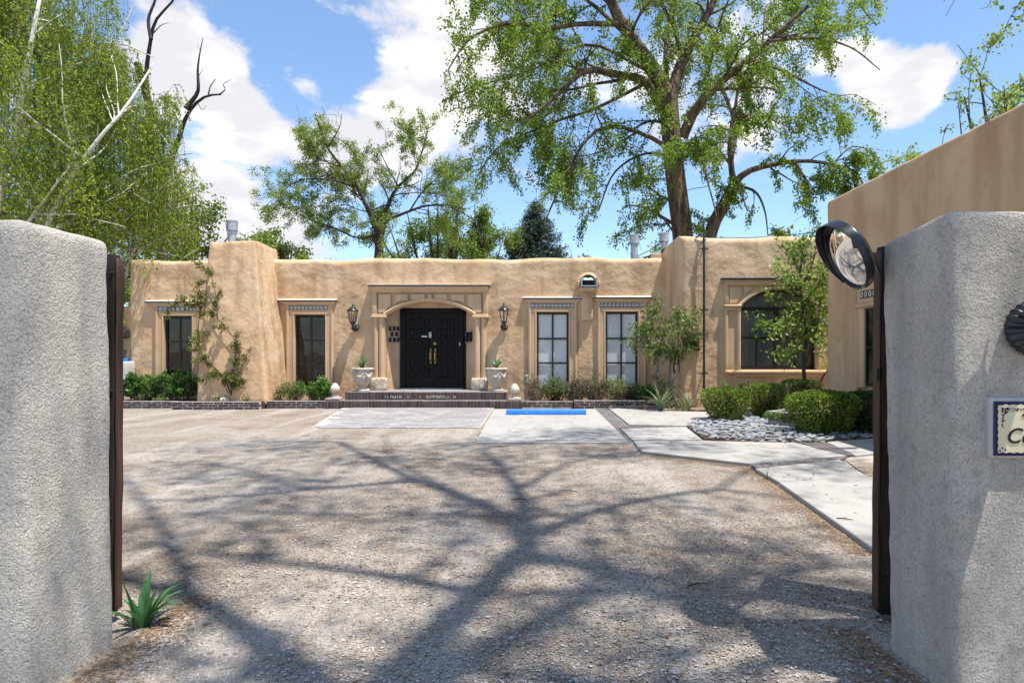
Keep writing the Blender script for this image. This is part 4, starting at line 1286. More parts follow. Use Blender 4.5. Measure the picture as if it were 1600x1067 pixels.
def brick_mesh(l, d, h):
    k = (round(l, 2), round(d, 2), round(h, 3))
    if k not in _bricks:
        mb = MB(); mb.box(-k[0] / 2, k[0] / 2, -k[1] / 2, k[1] / 2, -k[2] / 2, k[2] / 2)
        o = mb.build('brick', M['brick'], None, bevel=.006)
        _bricks[k] = o.data; bpy.data.objects.remove(o)
    return _bricks[k]


def lay(parent, c, l, d, h):
    o = mesh_obj('brick', brick_mesh(l, d, h), None, parent, (c[0] + random.uniform(-.002, .002), c[1] + random.uniform(-.004, .003), c[2] + random.uniform(-.002, .002)))
    o.rotation_euler = (random.uniform(-.008, .008), random.uniform(-.006, .006), random.uniform(-.006, .006))
    return o


def planter_wall(label, x0, x1, y, z1, courses=3, L=.275, d=.13, group='low dark brick planter walls'):
    t = thing('planter_wall', label, 'wall', ((x0 + x1) / 2, y, 0), group)
    h = z1 / courses
    mb = MB(); mb.box(x0 + .004, x1 - .004, y + .003, y + d, -.06, z1 - .003); mb.build('mortar', M['mortar'], t)
    for c in range(courses):
        xs = [x0]; x = x0 + (L / 2 if c % 2 else L)
        while x < x1 - .06: xs.append(x); x += L
        xs.append(x1)
        for a, b in zip(xs[:-1], xs[1:]):
            lay(t, ((a + b) / 2, y + d / 2 - .002, h * (c + .5)), b - a - .012, d, h - .011)
    return t


def build_brickwork():
    planter_wall('low brick planter wall under the leftmost window beside the gate', -14.4, -9.78, 17.62, .19)
    t = planter_wall('low brick planter wall standing forward in front of the chimney', -9.76, -7.42, 17.22, .21)
    for c in range(3):   # its return on the right
        for k in range(1):
            lay(t, (-7.49, 17.22 + .13 + .14, .21 / 3 * (c + .5)), .13, .26, .21 / 3 - .011)
    planter_wall('low brick planter wall under the second window left of the steps', -7.40, -5.80, 17.62, .20)
    planter_wall('low two course brick edging behind the blue wheel stop', -.36, 1.06, 17.95, .16, 2)
    t = planter_wall('small raised brick planter box between the two blinds windows', 1.08, 2.05, 17.55, .215)
    for c in range(3):
        lay(t, (1.145, 17.87, .0717 * (c + .5)), .13, .36, .06); lay(t, (1.985, 17.87, .0717 * (c + .5)), .13, .36, .06)
    t2 = MB(); t2.box(1.2, 1.92, 17.69, 18.2, 0, .13); t2.build('planter_soil', M['soil'], t)
    planter_wall('low brick planter wall right of the planter box before the small tree', 2.07, 3.35, 17.72, .20)
    # entry steps with soldier bricks
    s = thing('entry_steps', 'dark brick entry steps before the black double door', 'steps', (-3.2, 17.9, 0))
    W_ = .094
    def tread(x0, x1, yf, yb, z0, z1):
        mb = MB(); mb.box(x0 + .01, x1 - .01, yf + .008, yb, z0 - .05, z1 - .006); mb.build('mortar', M['mortardark'], s)
        n = int(round((x1 - x0) / W_)); w = (x1 - x0) / n
        for i in range(n):
            lay(s, (x0 + (i + .5) * w, yf + .105, (z0 + z1) / 2), w - .009, .21, z1 - z0)
        # stretcher courses on the tread behind
        y = yf + .215
        while y < yb - .05:
            x = x0 - (.1 if int(y * 10) % 2 else 0); 
            mb = MB()
            k = 0
            while x < x1:
                a, b = max(x, x0), min(x + .2, x1)
                if b - a > .05: mb.box(a + .004, b - .004, y + .004, y + .096, z1 - .05, z1 + random.uniform(-.003, .002))
                x += .2; k += 1
            o = mb.build('tread_course', M['paver'], s); o['kind'] = 'stuff'
            y += .1
    tread(-5.80, -.37, 17.6, 18.05, 0, .195)
    tread(-5.36, -.80, 18.03, 19.2, .195, .41)
    mb = MB(); mb.box(FX(600), FX(745), 19.2, 19.75, .2, .405); mb.build('landing', M['paver'], s)
    # worn pale lettering tiles on the upper riser
    r = random.Random(4)
    xs = [602, 606] + [611.5 + 3.7 * i for i in range(5)] + [637.5, 656] + [667.5 + 4.1 * i for i in range(9)] + [710]
    for i, px in enumerate(xs):
        c = P(px, 620.3 + r.uniform(-.4, .4), 18.0); w = .030 if i not in (0, 1, 7, 8, 17) else .014; h = .042 if w > .02 else .018
        y = 18.0195; k = r.choice((0, 1, 2)); mb = MB(); b = .010
        bars = [(-w, -w + b * 1.4, -h, h), (w - b * 1.4, w, -h, h * r.uniform(.3, 1)), (-w + b * 1.4, w - b * 1.4, h - b * 1.6, h), (-w + b * 1.4, w - b * 1.4, -b, b)]
        if w < .02: bars = [(-w, w, -h, h)]
        for q in bars[:2 + k + (w < .02)]:
            mb.box(c.x + q[0], c.x + q[1], y - .004, y + .003, c.z + q[2], c.z + q[3])
        mb.build('worn_mark', M['mortar'], s)
    # soil of the planting beds
    for nm, x0, x1, y0, y1, z in (('left_bed', -14.4, -5.82, 17.62, 19.6, .16), ('middle_bed', -.35, 3.9, 17.9, 19.4, .12), ):
        xs = np.arange(x0, x1 + .01, .12); ys = np.arange(y0 + .13, y1, .12)
        X, Y = np.meshgrid(xs, ys); p = np.stack([X.ravel(), Y.ravel(), np.full(X.size, z)], 1); p[:, 2] += .03 * fbm(p, 2.2, 3, 8)
        nx, ny = len(xs), len(ys); a = (np.arange(ny - 1)[:, None] * nx + np.arange(nx - 1)[None]).ravel()
        struct(np_mesh('planting_bed', p, np.stack([a, a + 1, a + nx + 1, a + nx], 1), 4, M['soil'], smooth=True))
    mb = MB(); mb.prism([(2.0, 17.65), (3.36, 17.65), (3.35, 16.75), (4.8, 16.55), (6.5, 15.8), (6.55, 17.2), (3.4, 19.0), (2.05, 19)], -.05, .055, 'z')
    struct(mb.build('planting_bed', M['mulch']))


# ================================================================ SMALL THINGS
def wall_lantern(label, c, s=1.0, group='black wall lanterns beside the door', lit=True):
    """c: centre of the round boss on the wall; the lantern stands before it, facing -Y"""
    t = thing('wall_lantern', label, 'wall lantern', c, group)
    c = Vector(c)
    mb = MB()
    R = .115 * s; seg = 96
    prof = [(1.0, 0), (1.02, .12), (.92, .34), (.66, .58), (.36, .70), (.14, .76), (.02, .78)]
    vs = []; fs = []
    for rr, zz in prof:
        for k in range(seg):
            a = 2 * math.pi * k / seg; fl = 1 + .030 * (abs(math.sin(a * 11)) - .5) * (2 * rr if rr > .2 else 0)
            vs.append(c + Vector((R * rr * fl * math.cos(a), -zz * R * .75 - .012 * s * abs(math.sin(a * 11)) * min(rr, 1) * (zz > .05), R * rr * fl * math.sin(a))))
    for i in range(len(prof) - 1):
        for k in range(seg):
            fs.append((i * seg + k, i * seg + (k + 1) % seg, (i + 1) * seg + (k + 1) % seg, (i + 1) * seg + k))
    mb.add(vs, fs); mb.build('fluted_boss', M['iron_blue'], t, smooth=50)
    ax = c + Vector((0, -.27 * s, .0))
    mb = MB(); mb.tube([c + Vector((0, -.07 * s, 0)), c + Vector((0, -.16 * s, -.05 * s)), c + Vector((0, -.24 * s, -.03 * s)), c + Vector((0, -.27 * s, .05 * s)), c + Vector((0, -.27 * s, .12 * s))], .022 * s, 8)
    mb.lathe([(.03, .06), (.06, .10), (.075, .13), (.05, .16)], ax, 10) if s == 1 else mb.lathe([(.03 * s, .06 * s), (.06 * s, .10 * s), (.075 * s, .13 * s), (.05 * s, .16 * s)], ax, 10)
    mb.build('bracket', M['iron_blue'], t, smooth=50)
    zb, zt = .15 * s, .50 * s; rb, rt = .085 * s, .155 * s
    fr = MB()
    for k in range(6):
        a = math.pi / 6 + k * math.pi / 3; u = Vector((math.cos(a), math.sin(a), 0))
        fr.tube([ax + u * rb + Vector((0, 0, zb)), ax + u * rt + Vector((0, 0, zt)), ax + u * (rt + .02 * s) + Vector((0, 0, zt + .05 * s))], [.013 * s, .013 * s, .004 * s], 5)
    fr.lathe([(rb * .5, zb - .02 * s), (rb + .015 * s, zb - .015 * s), (rb + .015 * s, zb + .02 * s), (rb * .5, zb + .02 * s)], ax, 6)
    for k in range(6):
        a0 = math.pi / 6 + k * math.pi / 3; a1 = a0 + math.pi / 3
        p0 = ax + Vector((math.cos(a0) * rt, math.sin(a0) * rt, zt)); p1 = ax + Vector((math.cos(a1) * rt, math.sin(a1) * rt, zt))
        fr.tube([p0, p1], .014 * s, 5)
    fr.build('cage', M['iron_blue'], t)
    for k in range(6):
        a0 = math.pi / 6 + k * math.pi / 3; a1 = a0 + math.pi / 3
        u0, u1 = Vector((math.cos(a0), math.sin(a0), 0)), Vector((math.cos(a1), math.sin(a1), 0)); q = .985
        g = MB(); z0, z1 = Vector((0, 0, zb + .02 * s)), Vector((0, 0, zt - .01 * s))
        g.add([ax + u0 * rb * q + z0, ax + u1 * rb * q + z0, ax + u1 * rt * q + z1, ax + u0 * rt * q + z1], [(0, 1, 2, 3)]); g.build('glass_pane', M['glass'], t)
    rf = MB(); rf.lathe([(rt + .012 * s, zt + .005 * s), (rt * .95, zt + .03 * s), (rt * .62, zt + .085 * s), (rt * .3, zt + .12 * s), (.02 * s, zt + .135 * s), (.018 * s, zt + .16 * s), (.032 * s, zt + .18 * s), (.034 * s, zt + .20 * s), (.014 * s, zt + .225 * s), (.002, zt + .27 * s)], ax, 12)
    rf.build('cap', M['plastic'], t, smooth=40)
    bl = MB(); bl.lathe([(.022 * s, zb + .02 * s), (.022 * s, zb + .13 * s), (.012 * s, zb + .14 * s)], ax, 8); b = bl.build('candle_sleeve', M['mortar'], t)
    bl = MB(); bl.lathe([(.011 * s, zb + .14 * s), (.025 * s, zb + .175 * s), (.021 * s, zb + .21 * s), (.003, zb + .27 * s)], ax, 8); bl.build('bulb', M['bulb'], t, smooth=60)
    return t


def urn(label, x, y, z):
    t = thing('stone_urn', label, 'urn', (x, y, z), 'stone urns flanking the door')
    c = (x, y, z)
    mb = MB(); mb.lathe([(.20, 0), (.21, .03), (.19, .06), (.13, .09), (.115, .13), (.15, .17), (.235, .25), (.275, .36), (.285, .46), (.275, .56), (.265, .62), (.22, .62), (.20, .50)], c, 28)
    mb.build('bowl', M['urn'], t, smooth=50)
    mb = MB(); mb.lathe([(.20, .60), (.265, .605), (.325, .63), (.33, .655), (.315, .675), (.22, .675), (.20, .60)], c, 28); mb.build('rim', M['urn'], t, smooth=50)
    mb = MB(); mb.lathe([(.22, .64), (.10, .655), (.001, .66)], c, 16); mb.build('potting_soil', M['soil'], t)
    for k in range(5):
        a0 = -math.pi / 2 + (k - 2) * .9
        g = MB(); pts = []
        for q in np.linspace(0, 1, 9):
            a = a0 + (q - .5) * .72; zz = .55 - .13 * (1 - (2 * q - 1) ** 2); rr = .288 + (.002 if zz > .45 else 0)
            pts.append((x + rr * math.cos(a), y + rr * math.sin(a), z + zz))
        g.tube(pts, [.012, .018, .024, .028, .03, .028, .024, .018, .012], 6); g.build('garland', M['urn'], t, smooth=50)
        m = MB(); a = a0 + .45; m.lathe([(.001, 0), (.035, .012), (.045, 0)], (x + .285 * math.cos(a), y + .285 * math.sin(a), z + .55), 8, (math.cos(a), math.sin(a), 0)); m.build('rosette', M['urn'], t)
    return t


def pinecone(label, x, y, z):
    t = thing('stone_finial', label, 'stone finial', (x, y, z), 'egg shaped stone finials by the steps')
    mb = MB(); mb.box(x - .17, x + .17, y - .17, y + .17, z - .06, z); mb.build('plinth', M['mortar'], t, bevel=.01)
    mb = MB(); mb.lathe([(.11, 0), (.115, .02), (.08, .045), (.06, .06), (.085, .085), (.11, .10)], (x, y, z), 18); mb.build('foot', M['urn'], t, smooth=50)
    # overlapping scales
    mb = MB(); n = 40; s = 26; vs = []; fs = []
    for i in range(n + 1):
        u = i / n; zz = .09 + .32 * u; R = .148 * math.sin(math.pi * (u * .93 + .05)) ** .62 * (1 - .30 * u)
        for k in range(s * 2):
            a = math.pi * k / s
            b = max(0, math.sin(a * 9 + (math.floor(u * 9) % 2) * math.pi)) * abs(math.sin(u * math.pi * 9))
            r = R * (1 + .10 * b); vs.append((x + r * math.cos(a), y + r * math.sin(a), z + zz))
    q = s * 2
    for i in range(n):
        for k in range(q): fs.append((i * q + k, i * q + (k + 1) % q, (i + 1) * q + (k + 1) % q, (i + 1) * q + k))
    mb.add(vs, fs); mb.build('scaled_egg', M['urn'], t, smooth=30)


def flue(label, x, y, z0, z1, r=.11, cap=.16):
    t = thing('flue_vent', label, 'roof vent', (x, y, z0), 'metal flues on the roof')
    h = z1 - z0
    mb = MB(); mb.lathe([(r, 0), (r, h - .26)], (x, y, z0), 16); mb.build('pipe', M['galv'], t, smooth=50)
    mb = MB(); mb.lathe([(cap, h - .30), (cap, h - .04), (cap * .98, h - .04), (cap * .98, h - .30)], (x, y, z0), 16); mb.build('cap_band', M['galv'], t, smooth=50)
    mb = MB(); mb.lathe([(cap * 1.06, h - .04), (cap * 1.06, h - .01), (.02, h + .02)], (x, y, z0), 16); mb.build('cap_lid', M['galv'], t, smooth=50)
    for k in range(4):
        a = k * math.pi / 2 + .4; m = MB(); m.box(-.001, .001, -.001, .001, 0, .001); m = MB(); q = Vector((math.cos(a), math.sin(a), 0)) * cap * 1.01
        m.tube([Vector((x, y, z0 + h - .42)) + q * .7, Vector((x, y, z0 + h - .3)) + q], .012, 4); m.build('strap', M['galv'], t)
    mb = MB(); mb.lathe([(r * 1.9, 0), (r * 1.9, .03), (r * 1.1, .12)], (x, y, z0), 16); mb.build('collar', M['galv'], t, smooth=50)


def build_fittings():
    M['bulb'] = mat('amber_bulb', (.75, .42, .16), .2)
    wall_lantern('black cage lantern on the wall left of the double door', (FX(555.5), YF - .03, FZ(512)), .98)
    wall_lantern('black cage lantern on the wall right of the double door', (FX(788), YF - .03, FZ(511)), .98)
    Yl = 2.89
    c = P(1612, 513, Yl)
    wall_lantern('large black fluted lantern on the right gate wall cut by the picture edge', (c.x, Yl, c.z), 1.06, 'lantern on the gate wall')
    urn('stone urn with garlands left of the black door', -5.02, 18.62, .41)
    urn('stone urn with garlands right of the black door', -1.13, 18.62, .41)
    pinecone('egg shaped stone finial left of the steps by green shrubs', (523.5 - 836) / 1000 * 18, 18.0, .27)
    pinecone('egg shaped stone finial right of the steps by dry shrubs', (804.5 - 836) / 1000 * 18, 17.92, .26)
    # eight key boxes left of the door, on the splayed wall of the niche
    lab = [('left in the top row', 609.3, 513.5), ('middle of the top row', 615.8, 513.5), ('right in the top row', 621.6, 513.5), ('left of the two in the middle row', 612.2, 522.3),
           ('right of the two in the middle row', 619.6, 522.3), ('left in the bottom row', 609.3, 531), ('middle of the bottom row', 615.8, 531), ('right in the bottom row', 621.6, 531)]
    d = Vector((.30, .50, 0)).normalized(); nrm = Vector((d.y, -d.x, 0))
    for s, px, py in lab:
        # meet the view ray with the splayed wall
        a = Vector((FX(604), YF, 0)); k = (px - 836) / 1000
        u = (k * a.y - a.x) / (d.x - k * d.y); q = a + d * u; q.z = EYE - (py - 547) / 1000 * q.y
        t = thing('key_box', 'small black key box, ' + s + ' by the door', 'key box', q, 'small black key boxes left of the door')
        R = Matrix(((d.x, nrm.x, 0), (d.y, nrm.y, 0), (0, 0, 1)))
        def bx(mb, x0, x1, y0, y1, z0, z1):
            i = len(mb.v); mb.box(x0, x1, y0, y1, z0, z1); mb.v[i:] = [tuple(q + R @ Vector(v)) for v in mb.v[i:]]
        mb = MB(); bx(mb, -.058, .058, .0, .028, -.062, .062); mb.build('box_body', M['plastic'], t, bevel=.008)
        mb = MB(); bx(mb, .008, .045, .028, .033, -.02, .012); mb.build('glint_patch', M['galv'], t)  # pale patch painted as the white glint on the box
    # right of the door: notice plate and black mailbox on the other splayed wall
    a = Vector((FX(741), YF, 0)); d = Vector((-.30, .50, 0)).normalized(); nrm = Vector((-d.y, d.x, 0))
    def hit(px, py):
        k = (px - 836) / 1000; u = (k * a.y - a.x) / (d.x - k * d.y); q = a + d * u; q.z = EYE - (py - 547) / 1000 * q.y; return q
    R = Matrix(((d.x, nrm.x, 0), (d.y, nrm.y, 0), (0, 0, 1)))
    def place(mb, q, x0, x1, y0, y1, z0, z1):
        i = len(mb.v); mb.box(x0, x1, y0, y1, z0, z1); mb.v[i:] = [tuple(q + R @ Vector(v)) for v in mb.v[i:]]
    q = hit(728.5, 528)
    t = thing('notice_plate', 'pale notice plate with dark lines of print right of the door', 'notice', q)
    mb = MB(); place(mb, q, -.2, .2, 0, .012, -.165, .165); mb.build('plate', M['galv'], t, bevel=.004)
    for z in (.03, .005, -.045, -.07):
        for x in (-.10, 0.0, .07):
            mb = MB(); place(mb, q, x - .035, x + .03, .012, .015, z - .009, z + .009); mb.build('print_line', M['ink'], t)
    q = hit(735.5, 527)
    t = thing('mailbox', 'small black mailbox beside the pale notice plate', 'mailbox', q)
    mb = MB(); place(mb, q, -.13, .09, .013, .12, -.135, .135); mb.build('box_body', M['plastic'], t, bevel=.012)
    mb = MB(); place(mb, q, -.14, .10, .012, .135, .136, .155); mb.build('lid', M['plastic'], t, bevel=.006)
    q = P(718.3, 537.5, YF + .43); t = thing('door_bell', 'tiny white door bell on the black door frame', 'door bell', q); mb = MB(); mb.box(q.x - .012, q.x + .012, q.y - .0, q.y + .02, q.z - .05, q.z + .05); mb.build('bell_plate', M['white'], t)
    # roof vents
    flue('wide capped galvanised flue on top of the chimney', FX(378) - .15, 18.9, 4.62, P(0, 345, 18.9).z, .11, .155)
    flue('tall galvanised flue above the roof left of the block', P(991, 0, 21).x, 21, 3.7, P(0, 367, 21).z, .115, .155)
    flue('galvanised flue beside the block, right of the tall one', P(1038, 0, 21.4).x, 21.4, 3.7, P(0, 364, 21.4).z, .115, .15)
    t = thing('roof_unit', 'small tan box and dark elbow on the roof by the block', 'roof unit', P(1025, 404, 21))
    mb = MB(); c = P(1025, 404, 21); mb.box(c.x - .19, c.x + .35, 20.9, 21.5, 3.75, P(0, 396.5, 21).z); mb.build('unit_box', M['trim'], t, bevel=.02)
    mb = MB(); e = P(1008, 402, 20.8); mb.tube([(e.x, e.y, 3.75), (e.x, e.y, e.z), (e.x + .13, e.y, e.z + .02)], .045, 8); mb.build('elbow', M['darkmetal'], t)
    t = thing('overhead_cable', 'thin dark cable sagging from the flue behind the block roof', 'cable', P(1040, 378, 21.4))
    mb = MB(); a = P(1036, 377, 21.3); b = P(995, 401, 21.1); mb.tube([a, a.lerp(b, .5) + Vector((0, 0, -.05)), b], .014, 5); mb.build('strand', M['darkmetal'], t)
    t = thing('overhead_cable', 'thin dark cable crossing the sky behind the curved mirror', 'cable', P(1290, 357, 22))
    mb = MB(); pts = [P(1090, 371, 26).lerp(P(1420, 338, 19), u) + Vector((0, 0, -.25 * math.sin(math.pi * u))) for u in np.linspace(0, 1, 9)]; mb.tube(pts, .014, 5); mb.build('strand', M['darkmetal'], t)
    # wheel stop
    t = thing('wheel_stop', 'bright blue painted concrete wheel stop at the bay end', 'wheel stop', (.28, 15.75, 0))
    mb = MB(); x0, x1 = P(791, 0, 15.7).x, P(916, 0, 15.7).x
    mb.soft((x0, 15.66, .0), (x1, 15.88, .125), .022, .12, .004, 5, lambda p: np.stack([p[:, 0], p[:, 1] + np.where(p[:, 1] < 15.77, .03, -.03) * (p[:, 2] / .125), p[:, 2] + .018], 1), 3)
    b = mb.build('concrete_bar', M['blue'], t, smooth=40)
    for px in (823, 884):
        q = P(px, 0, 15.68); m = MB(); m.lathe([(.02, 0), (.02, .012), (.008, .014)], (q.x, 15.668, .065), 8, (0, -1, 0)); m.build('bolt', M['galv'], t)
    # verdigris spike light right of the steps, path light far left
    q = P(823, 600, 18.3); t = thing('spike_light', 'small green spike light among dry shrubs right of the steps', 'garden light', (q.x, 18.3, .12))
    mb = MB(); mb.tube([(q.x, 18.3, .1), (q.x, 18.3, .62)], .014, 6); mb.build('stake', M['greybark'], t)
    mb = MB(); mb.lathe([(.05, 0), (.055, .02), (.05, .19), (.06, .20), (.02, .24)], (q.x, 18.3, .66), 10); mb.build('lamp_head', M['verdigris'], t, smooth=40)
    q = P(193, 603, 17.9); t = thing('path_light', 'low black path light left of the leftmost shrubs', 'garden light', (q.x, 17.9, .15))
    mb = MB(); mb.tube([(q.x, 17.9, .1), (q.x, 17.9, q.z)], .016, 6); mb.build('stake', M['darkmetal'], t)
    mb = MB(); mb.lathe([(.045, -.06), (.05, .0), (.085, .01), (.085, .035), (.02, .06)], (q.x, 17.9, q.z + .03), 12); mb.build('lamp_head', M['darkmetal'], t, smooth=40)
    # garden wall, its sconce, the stucco counter and bucket at the far left
    t = thing('garden_wall', 'lower tan garden wall beyond the left end of the house', 'wall', (-15, 21, 0))
    mb = MB(); mb.soft((-22, 20.6, 0), (-12.1, 21, 3.02), .09, .3, .02, 1.5, None, 91); mb.build('wall_body', M['wing'], t, smooth=60)
    q = P(195, 521, 20.55); t = thing('wall_sconce', 'small grey dome sconce on the low garden wall', 'wall lamp', q)
    mb = MB(); mb.lathe([(.12, -.12), (.14, 0), (.11, .12), (.03, .16), (.02, .22), (.001, .24)], (q.x, 20.52, q.z), 14); mb.build('shade', M['iron_grey'], t, smooth=50)
    mb = MB(); mb.lathe([(.05, -.16), (.06, -.12)], (q.x, 20.52, q.z), 10); mb.build('lamp_base', M['darkmetal'], t)
    t = thing('stucco_counter', 'white edged stucco counter left of the house corner', 'counter', (-12, 19, 0))
    xr = P(197.5, 0, 18.8).x
    mb = MB(); mb.soft((xr - .32, 18.8, 0), (xr, 19.6, P(0, 565, 18.8).z), .04, .2, .006, 3); mb.build('counter_end', M['plaster'], t, smooth=50)
    mb = MB(); mb.soft((xr - 1.6, 18.86, 0), (xr - .33, 19.5, P(0, 569, 18.8).z), .04, .2, .006, 3); mb.build('counter_front', M['counter'], t, smooth=50)
    mb = MB(); mb.box(xr - 1.7, xr + .06, 18.3, 18.78, .0, .42); mb.build('counter_step', M['plaster'], t, bevel=.02)
    c = P(188.5, 566, 19.1); z = P(0, 565, 18.8).z
    t = thing('steel_bucket', 'grey metal bucket standing on the stucco counter', 'bucket', (c.x, 19.1, z + .10))
    mb = MB(); mb.lathe([(.10, 0), (.11, .01), (.155, .24), (.165, .25), (.145, .25), (.10, .02)], (c.x, 19.1, z + .10), 16); mb.build('bucket_body', M['galvdark'], t, smooth=50)
    t = thing('blue_tray', 'blue and white tray under the metal bucket', 'tray', (c.x, 19.1, z))
    mb = MB(); mb.box(c.x - .2, c.x + .19, 18.9, 19.3, z + .005, z + .095); mb.build('tray_body', M['blue'], t, bevel=.01)
    # grey cast planter trough in the stones
    t = thing('stone_trough', 'grey cast stone trough of small plants among river stones', 'planter', (5, 12.3, 0))
    c0 = G(1200, 666, .03); a = Vector((c0.x, c0.y, 0)); e1 = Vector((.62, -.78, 0)).normalized(); e2 = Vector((.78, .62, 0)).normalized()
    mb = MB()
    def quadbox(u0, u1, v0, v1, z0, z1):
        q = [a + e1 * u + e2 * v for u, v in ((u0, v0), (u1, v0), (u1, v1), (u0, v1))]
        mb.prism([(p.x, p.y) for p in q], z0, z1, 'z')
    Lu, Lv, hh = 1.35, .5, .30
    quadbox(0, Lu, 0, .06, .03, hh); quadbox(0, Lu, Lv - .06, Lv, .03, hh); quadbox(0, .06, .062, Lv - .062, .03, hh - .001); quadbox(Lu - .06, Lu, .062, Lv - .062, .03, hh - .001)
    quadbox(-.03, Lu + .03, -.03, .075, hh + .002, hh + .045); quadbox(-.03, Lu + .03, Lv - .075, Lv + .03, hh + .002, hh + .045); quadbox(-.03, .075, .077, Lv - .077, hh + .002, hh + .044)
    mb.build('trough_body', M['carvedgrey'], t)
    mb = MB(); quadbox(.063, Lu - .063, .063, Lv - .063, .04, hh - .05); mb.build('potting_soil', M['soil'], t)
    for k in range(5):
        mb = MB(); u = .16 + k * .26
        quadbox(u - .07, u + .07, -.016, -.001, .09, .21); mb.build('carved_boss', M['carvedgrey'], t, bevel=.012)
    # coil of black cable on the small tree
    q = P(1057, 573, 16.9); t = thing('cable_coil', 'coil of black cable hanging in the small twisted tree', 'cable coil', q)
    mb = MB(); r = random.Random(3)
    for k in range(5):
        ph = r.uniform(0, 6); pts = [(q.x + .075 * math.cos(s) + r.uniform(-.012, .012), q.y + .04 * math.sin(s + ph) + k * .01, q.z + .21 * math.sin(s)) for s in np.linspace(0, 6.283, 17)]
        mb.tube(pts, .011, 5, False)
    mb.build('cable_loop', M['darkmetal'], t)


